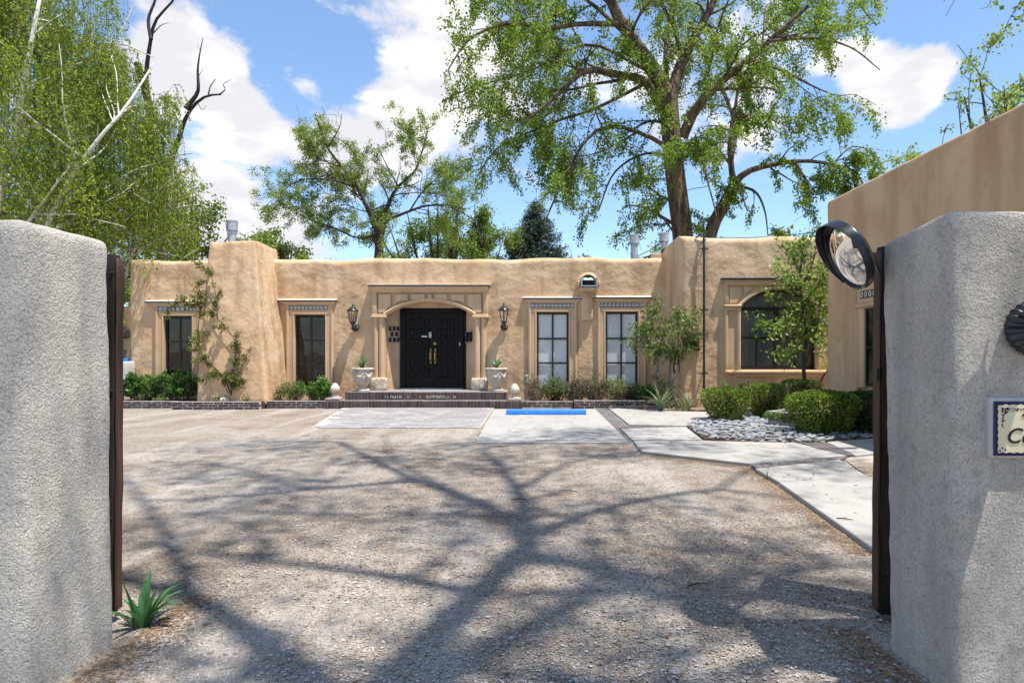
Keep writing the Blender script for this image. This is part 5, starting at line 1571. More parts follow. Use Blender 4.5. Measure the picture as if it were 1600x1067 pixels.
def build_mirror_gates():
    # ---- convex mirror on the right gate
    Ym = 3.55
    c = P(1323, 400, Ym)
    t = thing('convex_mirror', 'round convex traffic mirror with black hood on the right gate', 'convex mirror', c)
    toward = (Vector((0, 0, EYE)) - c).normalized()
    lat = Vector((-.90, 0, -.43)); lat = (lat - toward * lat.dot(toward)).normalized()
    n = (toward * .40 + lat * .917).normalized()
    up = Vector((0, 0, 1)); up = (up - n * up.dot(n)).normalized(); side = up.cross(n)
    R = .198
    def at(r, a, h): return c + (side * math.cos(a) + up * math.sin(a)) * r + n * h
    mb = MB(); seg, rings = 48, 14; vs = [c + n * .055]; fs = []
    for i in range(1, rings + 1):
        r = R * .965 * i / rings; h = .055 * (1 - (i / rings) ** 2)
        for k in range(seg): vs.append(at(r, 2 * math.pi * k / seg, h))
    for k in range(seg): fs.append((0, 1 + k, 1 + (k + 1) % seg))
    for i in range(rings - 1):
        for k in range(seg): fs.append((1 + i * seg + k, 1 + (i + 1) * seg + k, 1 + (i + 1) * seg + (k + 1) % seg, 1 + i * seg + (k + 1) % seg))
    mb.add(vs, fs); mb.build('mirror_face', M['mirror'], t, smooth=80)
    mb = MB(); prof = [(R * .955, .004), (R * .985, .018), (R * 1.015, .012), (R * 1.025, -.012), (R * 1.0, -.03)]
    vs = [at(r, 2 * math.pi * k / seg, h) for r, h in prof for k in range(seg)]
    fs = [(i * seg + k, i * seg + (k + 1) % seg, (i + 1) * seg + (k + 1) % seg, (i + 1) * seg + k) for i in range(len(prof) - 1) for k in range(seg)]
    mb.add(vs, fs); mb.build('rim', M['plastic'], t, smooth=60)
    mb = MB(); prof = [(R * 1.02, -.02), (R * .8, -.06), (R * .3, -.085), (.001, -.09)]
    vs = [at(r, 2 * math.pi * k / seg, h) for r, h in prof for k in range(seg)]
    fs = [(i * seg + k, i * seg + (k + 1) % seg, (i + 1) * seg + (k + 1) % seg, (i + 1) * seg + k) for i in range(len(prof) - 1) for k in range(seg)]
    mb.add(vs, fs); mb.build('back_shell', M['plastic'], t, smooth=60)
    # hood over the upper edge
    mb = MB(); m = 26; a0, a1 = math.radians(10), math.radians(222); vs = []; fs = []
    for i in range(m + 1):
        s = i / m; a = a0 + (a1 - a0) * s; ext = .055 * math.sin(math.pi * s) ** .6 + .004
        for rr, h in ((1.045, -.02), (1.06, .02), (1.06, ext), (1.035, ext), (1.03, .0)):
            vs.append(at(R * rr, a, h))
    for i in range(m):
        for k in range(4): fs.append((i * 5 + k, i * 5 + k + 1, (i + 1) * 5 + k + 1, (i + 1) * 5 + k))
    mb.add(vs, fs); mb.build('hood', M['plastic'], t, smooth=50)
    post = P(1374, 423, 3.78)
    mb = MB(); mb.tube([c - n * .085, c - n * .085 + (post - c) * .35, post], .014, 8); mb.build('arm', M['darkmetal'], t)
    mb = MB(); mb.lathe([(.04, -.03), (.045, .0), (.03, .03)], c - n * .09, 12, tuple(-n)); mb.build('mount', M['darkmetal'], t)

    # ---- wooden gates standing open, seen almost edge on
    def gate(label, p0, ang, w, z0, z1, leaf, th=.085):
        """p0: front corner on the ground, ang: heading of the leaf away from the camera"""
        g = thing('wooden_gate', label, 'gate', (p0[0], p0[1], 0), 'open wooden drive gates')
        d = Vector((math.cos(ang), math.sin(ang), 0)); s = Vector((d.y, -d.x, 0)); o = Vector((p0[0], p0[1], 0))
        def bar(u0, u1, v0, v1, za, zb, name, m, seed):
            mb = MB()
            def wf(p):
                q = p.copy()
                wob = .006 * fbm(np.stack([p[:, 2] * 2.2, p[:, 0] * 3, p[:, 1] * 3], 1), 1.5, 3, seed)
                x = o.x + d.x * p[:, 0] + s.x * (p[:, 1] + wob); y = o.y + d.y * p[:, 0] + s.y * (p[:, 1] + wob)
                return np.stack([x + .006 * (2.2 - p[:, 2]) * (-1), y, p[:, 2]], 1)
            mb.soft((u0, v0, za), (u1, v1, zb), .009, .09, .006, 5, wf, seed)
            return mb.build(name, m, g, smooth=45)
        d0, s0 = d, s
        sg = 1 if w > 0 else -1
        rot = Matrix.Rotation(-sg * math.radians(30), 3, 'Z'); d, s = rot @ d, rot @ s
        bar(0, .075, -th / 2, th / 2, z0, z1, 'stile', M['gateshade'], 1)
        bar(.006, .078, (th / 2 + .002) if sg > 0 else (-th / 2 - .016), (th / 2 + .016) if sg > 0 else (-th / 2 - .002), z0 + .02, z1 - .03, 'lit_side_strip', M['gatewood'], 3)  # added strip of browner wood, paints the side face as lit
        for k, z in enumerate((.28, .62, 1.0, 1.36, 1.78, 2.05)):
            mb = MB(); c = o - d * .004 + s * (.018 if k % 2 else -.016); mb.lathe([(.009, -.004), (.009, .004), (.004, .007), (.001, .0072)], (c.x - .006 * (2.2 - z), c.y, z), 8, tuple(-d)); mb.build('bolt', M['darkmetal'], g)
        d, s = d0, s0; o = o + d * .03
        n = int((leaf - .10) / .15)
        for k in range(n):
            bar(.098 + k * .15, .098 + k * .15 + .142, -th * .30, th * .34, z0 + random.uniform(.0, .03), z1 - random.uniform(.0, .03), 'plank', M['gatewood'], 5 + k)
        for z in (.35, 1.1, 1.85):
            bar(.10, leaf, th * .35 if w > 0 else -th * .62, th * .62 if w > 0 else -th * .35, z - .06, z + .06, 'rail', M['gatewood'], 40 + int(z * 10))
        return g, bar, d, s
    a = P(171, 547, 3.74); g, bar, d, s = gate('open wooden gate standing edge on beside the left gate wall', (a.x, a.y), math.radians(90 + 34.5), 1, .05, 2.165, 1.9, .055)
    # notched edge boards of the left gate, in the shade-darkened wood
    for k in range(7):
        bar(-.012, .012, -.034, .034, .30 + k * .27, .42 + k * .27, 'edge_cleat', M['gateshade'], 70 + k)
    a = P(1392, 547, 3.80); g, bar, d, s = gate('open wooden gate post carrying the curved mirror right of the drive', (a.x, a.y), math.radians(90 - 30.0), -1, .025, 2.22, .40, .094)
    mb = MB(); q = P(1371.5, 585, 3.80); mb.box(q.x - .010, q.x + .008, q.y - .01, q.y + .04, q.z - .035, q.z + .035); mb.build('latch', M['darkmetal'], g)

    # ---- house number tile
    Yt = 2.875
    x0, x1, z0, z1 = P(1553, 0, Yt).x, P(1553, 0, Yt).x + .40, P(0, 712, Yt).z, P(0, 627, Yt).z
    t = thing('address_tile', 'cream address tile with dark blue scalloped border on the gate wall', 'address sign', (x0 + .2, Yt, (z0 + z1) / 2))
    mb = MB(); mb.soft((x0 - .018, Yt + .004, z0 - .012), (x1 + .02, Yt + .06, z1 + .018), .012, .05, .004, 9); mb.build('plaster_frame', M['plaster'], t, smooth=50)
    mb = MB(); mb.box(x0, x1, Yt - .004, Yt + .02, z0, z1); mb.build('glazed_border', M['cobalt'], t, bevel=.002)
    # cream field with scalloped edge
    pts = []; b = .017; nx, nz = 22, 14
    for i in range(nx): pts.append((x0 + b + (x1 - x0 - 2 * b) * i / nx, z0 + b * .75 + .0045 * (i % 2)))
    for i in range(nz): pts.append((x1 - b + .0045 * (i % 2), z0 + b + (z1 - z0 - 2 * b) * i / nz))
    for i in range(nx): pts.append((x1 - b - (x1 - x0 - 2 * b) * i / nx, z1 - b * .75 - .0045 * (i % 2)))
    for i in range(nz): pts.append((x0 + b - .0045 * (i % 2), z1 - b - (z1 - z0 - 2 * b) * i / nz))
    mb = MB(); mb.prism(pts, Yt - .0065, Yt - .0045); mb.build('cream_field', M['cream'], t)
    r = random.Random(9); mb = MB()
    def blob(x, z, R, el=1.0, a=0):
        k = 7; vs = []
        for q in range(k):
            th = 2 * math.pi * q / k; dx, dz = R * math.cos(th), R * el * math.sin(th)
            vs.append((x + dx * math.cos(a) - dz * math.sin(a), Yt - .0078, z + dx * math.sin(a) + dz * math.cos(a)))
        mb.add(vs, [tuple(range(k))])
    for i in range(34):   # flowering spray in the upper corner
        u = r.random() ** 1.3
        blob(x0 + .030 + .105 * u + r.uniform(-.004, .004), z1 - .030 - r.random() * .022 * (1 - .6 * u), r.uniform(.0025, .0055), .6, r.uniform(0, 3))
        blob(x0 + .030 + r.random() * .022 * (1 - .6 * u), z1 - .030 - .088 * u, r.uniform(.0025, .0055), .6, r.uniform(0, 3))
    for dx, dz in ((.022, .024), (.032, .036), (.046, .028)): blob(x0 + dx, z0 + dz, .0048)
    mb.build('floral_spray', M['cobalt'], t)
    for txt, px, py, size in (('4', 1595, 656, .076), ('Co', 1571, 692, .096)):
        cu = bpy.data.curves.new('lettering', 'FONT'); cu.body = txt; cu.size = size; cu.shear = .28; cu.extrude = .0008; cu.offset = .0006
        tmp = bpy.data.objects.new('lettering', cu); COL.objects.link(tmp)
        dg = bpy.context.evaluated_depsgraph_get(); me = bpy.data.meshes.new_from_object(tmp.evaluated_get(dg)); bpy.data.objects.remove(tmp)
        me.materials.clear(); me.materials.append(M['ink'])
        o = mesh_obj('lettering', me, None, t, P(px, py, Yt - .0085)); o.rotation_euler = (math.radians(90), 0, 0)


M['mortardark'] = mat('dirty_mortar', (.20, .175, .165), .95)
M['verdigris'] = mat('verdigris', (.17, .26, .20), .6)
M['iron_grey'] = mat('grey_iron', (.10, .105, .11), .5)
M['galvdark'] = mat('dull_zinc', (.16, .17, .18), .5, metal=.4)
M['counter'] = mat('ochre_stucco', (.46, .27, .12), .9, var=[(4, 4, .45, .7, (.34, .19, .085), .7)])
M['carvedgrey'] = mat('grey_cast_stone', (.33, .32, .28), .92, var=[(12, 5, .45, .7, (.20, .195, .17), .8), (30, 4, .5, .7, (.44, .43, .39), .5)], bumps=[(35, .01, .6)])

# ================================================================ VEGETATION
def unit(v):
    n = np.linalg.norm(v, axis=-1, keepdims=True); n[n < 1e-9] = 1
    return v / n


def resample(pts, n):
    """smooth curve through the given points (Catmull-Rom), n samples"""
    p = np.array([tuple(q) for q in pts], float)
    if len(p) == 2:
        t = np.linspace(0, 1, n)[:, None]; return p[0] * (1 - t) + p[1] * t
    q = np.vstack([2 * p[0] - p[1], p, 2 * p[-1] - p[-2]])
    seg = np.linalg.norm(np.diff(p, axis=0), axis=1); L = np.concatenate([[0], np.cumsum(seg)])
    out = []
    for s in np.linspace(0, L[-1], n):
        i = min(np.searchsorted(L, s, 'right') - 1, len(p) - 2); t = (s - L[i]) / max(seg[i], 1e-9)
        a, b, c, d = q[i], q[i + 1], q[i + 2], q[i + 3]
        out.append(.5 * (2 * b + (c - a) * t + (2 * a - 5 * b + 4 * c - d) * t * t + (3 * b - a - 3 * c + d) * t ** 3))
    return np.array(out)


def tubes(pts, rad, seg):
    """batched tapering tubes: pts (B,N,3), rad (B,N) -> verts, quads"""
    B, N, _ = pts.shape
    t = np.gradient(pts, axis=1); t = unit(t)
    ref = np.where(np.abs(t[:, :1, 2:3]) > .9, np.array([1., 0, 0]), np.array([0, 0, 1.]))
    u = unit(np.cross(t, np.broadcast_to(ref, t.shape))); b = np.cross(t, u)
    a = np.linspace(0, 2 * np.pi, seg, False)
    v = pts[:, :, None] + rad[:, :, None, None] * (u[:, :, None] * np.cos(a)[:, None] + b[:, :, None] * np.sin(a)[:, None])
    idx = np.arange(B * N * seg).reshape(B, N, seg)
    i0 = idx[:, :-1]; i1 = idx[:, 1:]
    q = np.stack([i0, np.roll(i0, -1, 2), np.roll(i1, -1, 2), i1], -1)
    return v.reshape(-1, 3), q.reshape(-1, 4)


def join_tubes(parts):
    V, Q, o = [], [], 0
    for v, q in parts:
        V.append(v); Q.append(q + o); o += len(v)
    return np.concatenate(V), np.concatenate(Q)


def spawn(r, P_, R_, dens, length, ang, up, npts=6, tr=(.25, 1.0), rr=.55, wig=.12, rmin=.004, lenvar=.35, shrink=.45):
    """children along parents P_ (B,N,3); dens: children per metre; up: pull to +Z (negative droops)"""
    B, N, _ = P_.shape
    L = np.linalg.norm(np.diff(P_, axis=1), axis=2).sum(1)
    cnt = r.poisson(np.maximum(L * dens * (tr[1] - tr[0]), .01))
    pi = np.repeat(np.arange(B), cnt); n = len(pi)
    if n == 0: return np.zeros((0, npts, 3)), np.zeros((0, npts))
    t = r.uniform(tr[0], tr[1], n); f = t * (N - 1); i = np.minimum(f.astype(int), N - 2); w = (f - i)[:, None]
    base = P_[pi, i] * (1 - w) + P_[pi, i + 1] * w
    rad = R_[pi, i] * (1 - w[:, 0]) + R_[pi, i + 1] * w[:, 0]
    tan = unit(P_[pi, i + 1] - P_[pi, i])
    rnd = unit(r.normal(size=(n, 3))); perp = unit(rnd - tan * (rnd * tan).sum(1, keepdims=True))
    a = r.normal(ang, .25, n)[:, None]
    d = unit(tan * np.cos(a) + perp * np.sin(a) + np.array([0, 0, up * .5]))
    Ln = length * np.exp(r.normal(0, lenvar, n)) * (1 - shrink * t)
    step = Ln / (npts - 1)
    pts = np.zeros((n, npts, 3)); pts[:, 0] = base; cur = d.copy()
    for k in range(1, npts):
        cur = unit(cur + r.normal(0, wig, (n, 3)) + np.array([0, 0, up / (npts - 1) * 1.3]))
        pts[:, k] = pts[:, k - 1] + cur * step[:, None]
    r0 = np.maximum(np.minimum(rad * rr, Ln * .03 + .004), rmin)
    rads = r0[:, None] * np.linspace(1, .35, npts)[None]
    return pts, np.maximum(rads, rmin * .6)


def leaves(name, pos, d, size, m, parent=None, width=.62, r=None, rnd=None, droop=0.0, nup=.7):
    n = len(pos); r = r or np.random.default_rng(1)
    d = unit(d + np.array([0, 0, -droop]))
    q = r.normal(size=(n, 3)) + np.array([.25 * nup, -.15 * nup, nup]); nn = unit(q - d * (q * d).sum(1, keepdims=True)); s = np.cross(d, nn)
    size = np.broadcast_to(size, (n,)) * r.uniform(.65, 1.3, n); S = size[:, None]
    fold = r.uniform(-.18, .05, n)[:, None]
    v = np.stack([pos, pos + d * S * .48 + s * S * width * .5 + nn * S * fold, pos + d * S + nn * S * r.uniform(-.25, .1, (n, 1)), pos + d * S * .48 - s * S * width * .5 + nn * S * fold], 1)
    k = (np.arange(n) * 4)[:, None]
    loops = np.concatenate([k + np.array([0, 1, 2]), k + np.array([0, 2, 3])], 1)
    if rnd is None: rnd = r.random(n)
    return np_mesh(name, v, loops, 3, m, parent, np.repeat(np.clip(rnd, 0, 1), 4))


def along(r, pts, n, tr=(0, 1)):
    B, N, _ = pts.shape
    L = np.linalg.norm(np.diff(pts, axis=1), axis=2).sum(1); w = L / L.sum()
    pi = r.choice(B, n, p=w); t = r.uniform(tr[0], tr[1], n) * (N - 1); i = np.minimum(t.astype(int), N - 2); f = (t - i)[:, None]
    return pts[pi, i] * (1 - f) + pts[pi, i + 1] * f, unit(pts[pi, i + 1] - pts[pi, i])


def clump_rnd(r, pos, freq, spread=.25):
    return np.clip(.5 + .45 * fbm(pos, freq, 2, 3) + r.normal(0, spread, len(pos)), 0, 1)


def limb(pxs, Y0, dY, r0, r1, n=14):
    """limb through measured pixels; depth runs from Y0 by dY"""
    k = len(pxs)
    pts = [P(x, y, Y0 + dY * i / max(k - 1, 1)) for i, (x, y) in enumerate(pxs)]
    p = resample(pts, n)
    t = np.linspace(0, 1, n)
    return p[None], (r0 + (r1 - r0) * t ** .8)[None]


def tree(name, label, limbs, levels, nleaf, leaf, lmat, bark, seed, group=None, lw=.62, droop=.3, base=None, ltr=(.15, 1), segs=(10, 6, 4, 3), cfreq=.5, cat='tree', off=.05, keep=None, leaf_levels=1):
    r = np.random.default_rng(seed)
    b = base if base is not None else limbs[0][0][0, 0]
    t = thing(name, label, cat, tuple(b), group)
    parts = [tubes(p, rd, segs[0]) for p, rd in limbs]
    # side branches
    N = 14
    cur = [(p, rd) for p, rd in limbs]
    PP = np.concatenate([p for p, _ in cur]); RR = np.concatenate([x for _, x in cur])
    last = []
    for li, lv in enumerate(levels):
        src = lv.pop('skip', 0) if isinstance(lv, dict) else 0
        p2, r2 = spawn(r, PP[src:], RR[src:], **lv)
        if keep is not None:
            k = keep(p2); p2, r2 = p2[k], r2[k]
        parts.append(tubes(p2, r2, segs[min(li + 1, len(segs) - 1)]))
        PP, RR = p2, r2
        last.append(p2)
    v, q = join_tubes(parts)
    np_mesh('trunk', v, q, 4, bark, t, smooth=True)
    pos, tan = [], []
    for p2 in last[-leaf_levels:]:
        a, b2 = along(r, p2, nleaf // leaf_levels, ltr); pos.append(a); tan.append(b2)
    pos = np.concatenate(pos); tan = np.concatenate(tan); n = len(pos)
    pos = pos + r.normal(0, off, (n, 3))
    d = unit(tan * .5 + r.normal(0, .8, (n, 3)))
    o = leaves('crown', pos, d, leaf, lmat, t, lw, r, clump_rnd(r, pos, cfreq), droop)
    return t


def lv(dens, length, ang=.8, up=.2, **k):
    d = dict(dens=dens, length=length, ang=ang, up=up); d.update(k); return d


def auto_limbs(r, base, h, spread, n, r0, fork=.35, lean=(0, 0), up=.9):
    """trunk and n rising limbs for a broad-leaved tree"""
    base = np.array(base, float); top = base + np.array([lean[0], lean[1], h])
    f = base + (top - base) * fork
    out = []
    tp = resample([base, base * .5 + f * .5 + np.array([r.normal(0, .1), 0, 0]), f], 14)
    out.append((tp[None], np.linspace(r0, r0 * .8, 14)[None]))
    for i in range(n):
        a = 2 * np.pi * (i + r.uniform(-.25, .25)) / n; e = r.uniform(.3, 1.0) if i else .15
        tip = f + np.array([math.cos(a) * spread * e, math.sin(a) * spread * e, h * (1 - fork) * r.uniform(.62, 1.0) * (1 - .3 * e)])
        mid = f * .55 + tip * .45 + np.array([math.cos(a), math.sin(a), -.2]) * spread * .10 + r.normal(0, .2, 3)
        out.append((resample([f, mid, tip], 14)[None], (r0 * .62 * (1 - .85 * np.linspace(0, 1, 14)))[None]))
    return out


def shrub(name, label, c, rad, nst, nleaf, leaf, lmat, bark, seed, group=None, h=None, lw=.5, cat='shrub', dead=0, droop=0.0, sub=6):
    """multi-stemmed bush: stems fan up from the ground, twigs fork, leaves sit on twigs"""
    r = np.random.default_rng(seed); c = np.array(c, float); rx, ry, hz = rad
    t = thing(name, label, cat, tuple(c), group)
    a = r.uniform(0, 2 * np.pi, nst); e = np.sqrt(r.random(nst))
    tip = c + np.stack([np.cos(a) * rx * e, np.sin(a) * ry * e, hz * (1 - .35 * e ** 2) * r.uniform(.55, 1.0, nst)], 1)
    root = c + np.stack([np.cos(a) * rx * e * .35, np.sin(a) * ry * e * .35, np.full(nst, -.03)], 1)
    s = np.linspace(0, 1, 6)[None, :, None]
    pts = root[:, None] * (1 - s) + tip[:, None] * s + r.normal(0, .02, (nst, 6, 3)) * hz
    rads = np.broadcast_to(np.linspace(.010, .003, 6), (nst, 6)) * (1 + hz * .5)
    p2, r2 = spawn(r, pts, rads, sub / max(hz, .3), .28 * hz + .04, .7, .1, npts=4, tr=(.25, 1), rr=.6, wig=.2, rmin=.0022)
    v, q = join_tubes([tubes(pts, rads, 4), tubes(p2, r2, 3)])
    np_mesh('stems', v, q, 4, bark, t)
    pos, tan = along(r, np.concatenate([p2]), nleaf, (.1, 1))
    pos = pos + r.normal(0, .02, pos.shape)
    ok = pos[:, 2] > c[2] + .02; pos, tan = pos[ok], tan[ok]
    leaves('foliage', pos, unit(tan * .6 + r.normal(0, .7, pos.shape) + np.array([0, 0, .25])), leaf, lmat, t, lw, r, clump_rnd(r, pos, 3.5, .28), droop)
    return t


def boxwood(label, c, rx, ry, h, nleaf, seed, lmat, taper=.62, sq=2.6, group='clipped boxwood shrubs'):
    """clipped shrub: flat-topped, narrower at the foot; small leaves through the outer shell over a twiggy core"""
    r = np.random.default_rng(seed); c = np.array(c, float)
    t = thing('boxwood', label, 'shrub', tuple(c), group)
    def shell(n, lo, hi):
        # sample direction over a superellipsoid-ish clipped form
        z = r.random(n); top = r.random(n) < .36
        a = r.uniform(0, 2 * np.pi, n)
        ca, sa = np.cos(a), np.sin(a)
        sup = (np.abs(ca) ** sq + np.abs(sa) ** sq) ** (-1 / sq)
        k = np.where(top, np.sqrt(r.random(n)), 1.0) * r.uniform(lo, hi, n)
        zz = np.where(top, r.uniform(1 - (1 - lo) * .5, 1.0, n), z)
        prof = taper + (1 - taper) * np.clip(zz / .62, 0, 1) ** .8
        prof = prof * np.where(zz > .86, np.sqrt(np.clip(1 - ((zz - .86) / .17) ** 2, .2, 1)), 1)
        x = ca * sup * rx * prof * k; y = sa * sup * ry * prof * k
        bump = 1 + .07 * fbm(np.stack([x * 1 + seed, y, zz * h], 1), 4.0, 2, seed)
        return np.stack([c[0] + x * bump, c[1] + y * bump, c[2] + .03 + zz * h * (1 + .05 * fbm(np.stack([x, y, zz * 0], 1), 3.0, 2, seed + 2))], 1)
    # twiggy core
    n = 90; a = r.uniform(0, 6.283, n); e = np.sqrt(r.random(n)) * .9
    tip = c + np.stack([np.cos(a) * rx * e, np.sin(a) * ry * e, h * r.uniform(.6, .97, n)], 1)
    root = c + np.stack([np.cos(a) * rx * e * .3, np.sin(a) * ry * e * .3, np.zeros(n)], 1)
    s = np.linspace(0, 1, 5)[None, :, None]
    pts = root[:, None] * (1 - s) + tip[:, None] * s + r.normal(0, .02, (n, 5, 3))
    rads = np.broadcast_to(np.linspace(.011, .004, 5), (n, 5))
    p2, r2 = spawn(r, pts, rads, 9, .22, .9, .1, npts=4, tr=(.3, 1), wig=.25, rmin=.003)
    v, q = join_tubes([tubes(pts, rads, 4), tubes(p2, r2, 3)])
    np_mesh('stems', v, q, 4, M['darkbark'], t)
    pos = np.concatenate([shell(int(nleaf * .68), .86, 1.03), shell(int(nleaf * .05), 1.0, 1.13), shell(int(nleaf * .27), .45, .9)])
    out = unit(pos - (c + np.array([0, 0, h * .45])))
    leaves('foliage', pos, unit(out * .6 + r.normal(0, .6, pos.shape) + np.array([0, 0, .3])), .042, lmat, t, .62, r, clump_rnd(r, pos, 5, .26))
    return t


def blades(name, label, c, n, L, w, lmat, seed, group=None, spread=.5, cat='plant', up=1.0, part='leaf'):
    """strap or sword leaves, each its own part, arching from one crown"""
    r = random.Random(seed); c = Vector(c)
    t = thing(name, label, cat, c, group)
    for i in range(n):
        a = r.uniform(0, 2 * math.pi); ln = L * r.uniform(.6, 1.1); ww = w * r.uniform(.75, 1.15); tilt = spread * r.uniform(.25, 1.2)
        d = Vector((math.cos(a), math.sin(a), 0)); s = Vector((-d.y, d.x, 0)); b = c + d * r.uniform(0, .04)
        vs = []; m = 7; fs = []
        p = b.copy(); ang = tilt * .5
        for k in range(m + 1):
            u = k / m; wk = ww * (1 - u ** 2.2) * (.75 + .6 * min(u * 3, 1) * .5) + .0005
            nrm = (d * math.cos(ang) - Vector((0, 0, math.sin(ang)))) 
            vs += [p - s * wk / 2 + nrm * -.12 * wk, p + nrm * .10 * wk, p + s * wk / 2 + nrm * -.12 * wk]
            p = p + (d * math.sin(ang) + Vector((0, 0, math.cos(ang) * up))) * ln / m; ang += tilt * 1.5 / m
        for k in range(m):
            for j in (0, 1): fs.append((k * 3 + j, k * 3 + j + 1, k * 3 + j + 4, k * 3 + j + 3))
        mb = MB(); mb.add(vs, fs); o = mb.build(part, lmat, t, smooth=60)
        at = o.data.attributes.new('rnd', 'FLOAT', 'POINT'); rv = r.random()
        at.data.foreach_set('value', [max(0, min(1, rv * .7 + .3 * (k // 3) / m)) for k in range(len(o.data.vertices))])
    return t

# ================================================================ PLANTING
def build_stones():
    r = np.random.default_rng(21)
    poly = [tuple(G(a, b, .03)[:2]) for a, b in ((1072, 663.5), (1100, 684.5), (1170, 689.5), (1244, 690.8), (1290, 689.5), (1420, 679.5), (1420, 668), (1300, 655), (1235, 648), (1165, 648), (1100, 657))]
    mb = MB(); mb.prism(poly, -.05, .035, 'z'); bed = mb.build('stone_bed', M['mulch']); struct(bed)
    # a dozen water-worn shapes share their meshes
    shapes = []
    for k in range(14):
        bm = bmesh.new(); bmesh.ops.create_icosphere(bm, subdivisions=2, radius=.5)
        sx, sy, sz = r.uniform(.8, 1.25), r.uniform(.55, .85), r.uniform(.20, .34)
        vs = np.array([v.co[:] for v in bm.verts]); n = fbm(vs * 1.0 + k * 7, 1.7, 2, k)
        for v, q in zip(bm.verts, n): v.co = Vector((v.co.x * sx, v.co.y * sy, v.co.z * sz)) * (1 + .22 * q)
        me = bpy.data.meshes.new('stone'); bm.to_mesh(me); bm.free()
        me.polygons.foreach_set('use_smooth', [True] * len(me.polygons)); me.materials.append(M['stone']); shapes.append(me)
    xs = [p[0] for p in poly]; ys = [p[1] for p in poly]
    pts = []
    tries = r.uniform((min(xs), min(ys)), (max(xs), max(ys)), (9000, 2))
    tries = tries[in_poly(tries[:, 0], tries[:, 1], poly)]
    sizes = r.uniform(.10, .19, len(tries))
    kept = np.zeros((0, 3))
    for (x, y), s in zip(tries, sizes):
        if len(kept) and (np.hypot(kept[:, 0] - x, (kept[:, 1] - y) * 1.25) < (kept[:, 2] + s) * .36).any(): continue
        kept = np.vstack([kept, (x, y, s)])
    kept = kept[np.argsort(kept[:, 1])]
    rest = MB()
    for i, (x, y, s) in enumerate(kept):
        z = .045 + r.uniform(0, .035) + (.02 if i % 5 == 0 else 0)
        me = shapes[i % len(shapes)]
        if i < 298:
            o = mesh_obj('stone', me, None, bed, (x, y, z))
            o.rotation_euler = (r.normal(0, .22), r.normal(0, .22), r.normal(.2, .7)); o.scale = (s * 1.05, s * 1.05, s * 1.1)
        else:
            a = r.uniform(0, 6.28); ca, sa = math.cos(a), math.sin(a)
            rest.add([(x + s * (v.co.x * ca - v.co.y * sa), y + s * (v.co.x * sa + v.co.y * ca), z + s * v.co.z) for v in me.vertices], [tuple(p.vertices) for p in me.polygons])
    if rest.v:
        o = rest.build('far_stones', M['stone'], bed, smooth=80); o['kind'] = 'stuff'
    print('stones', len(kept))


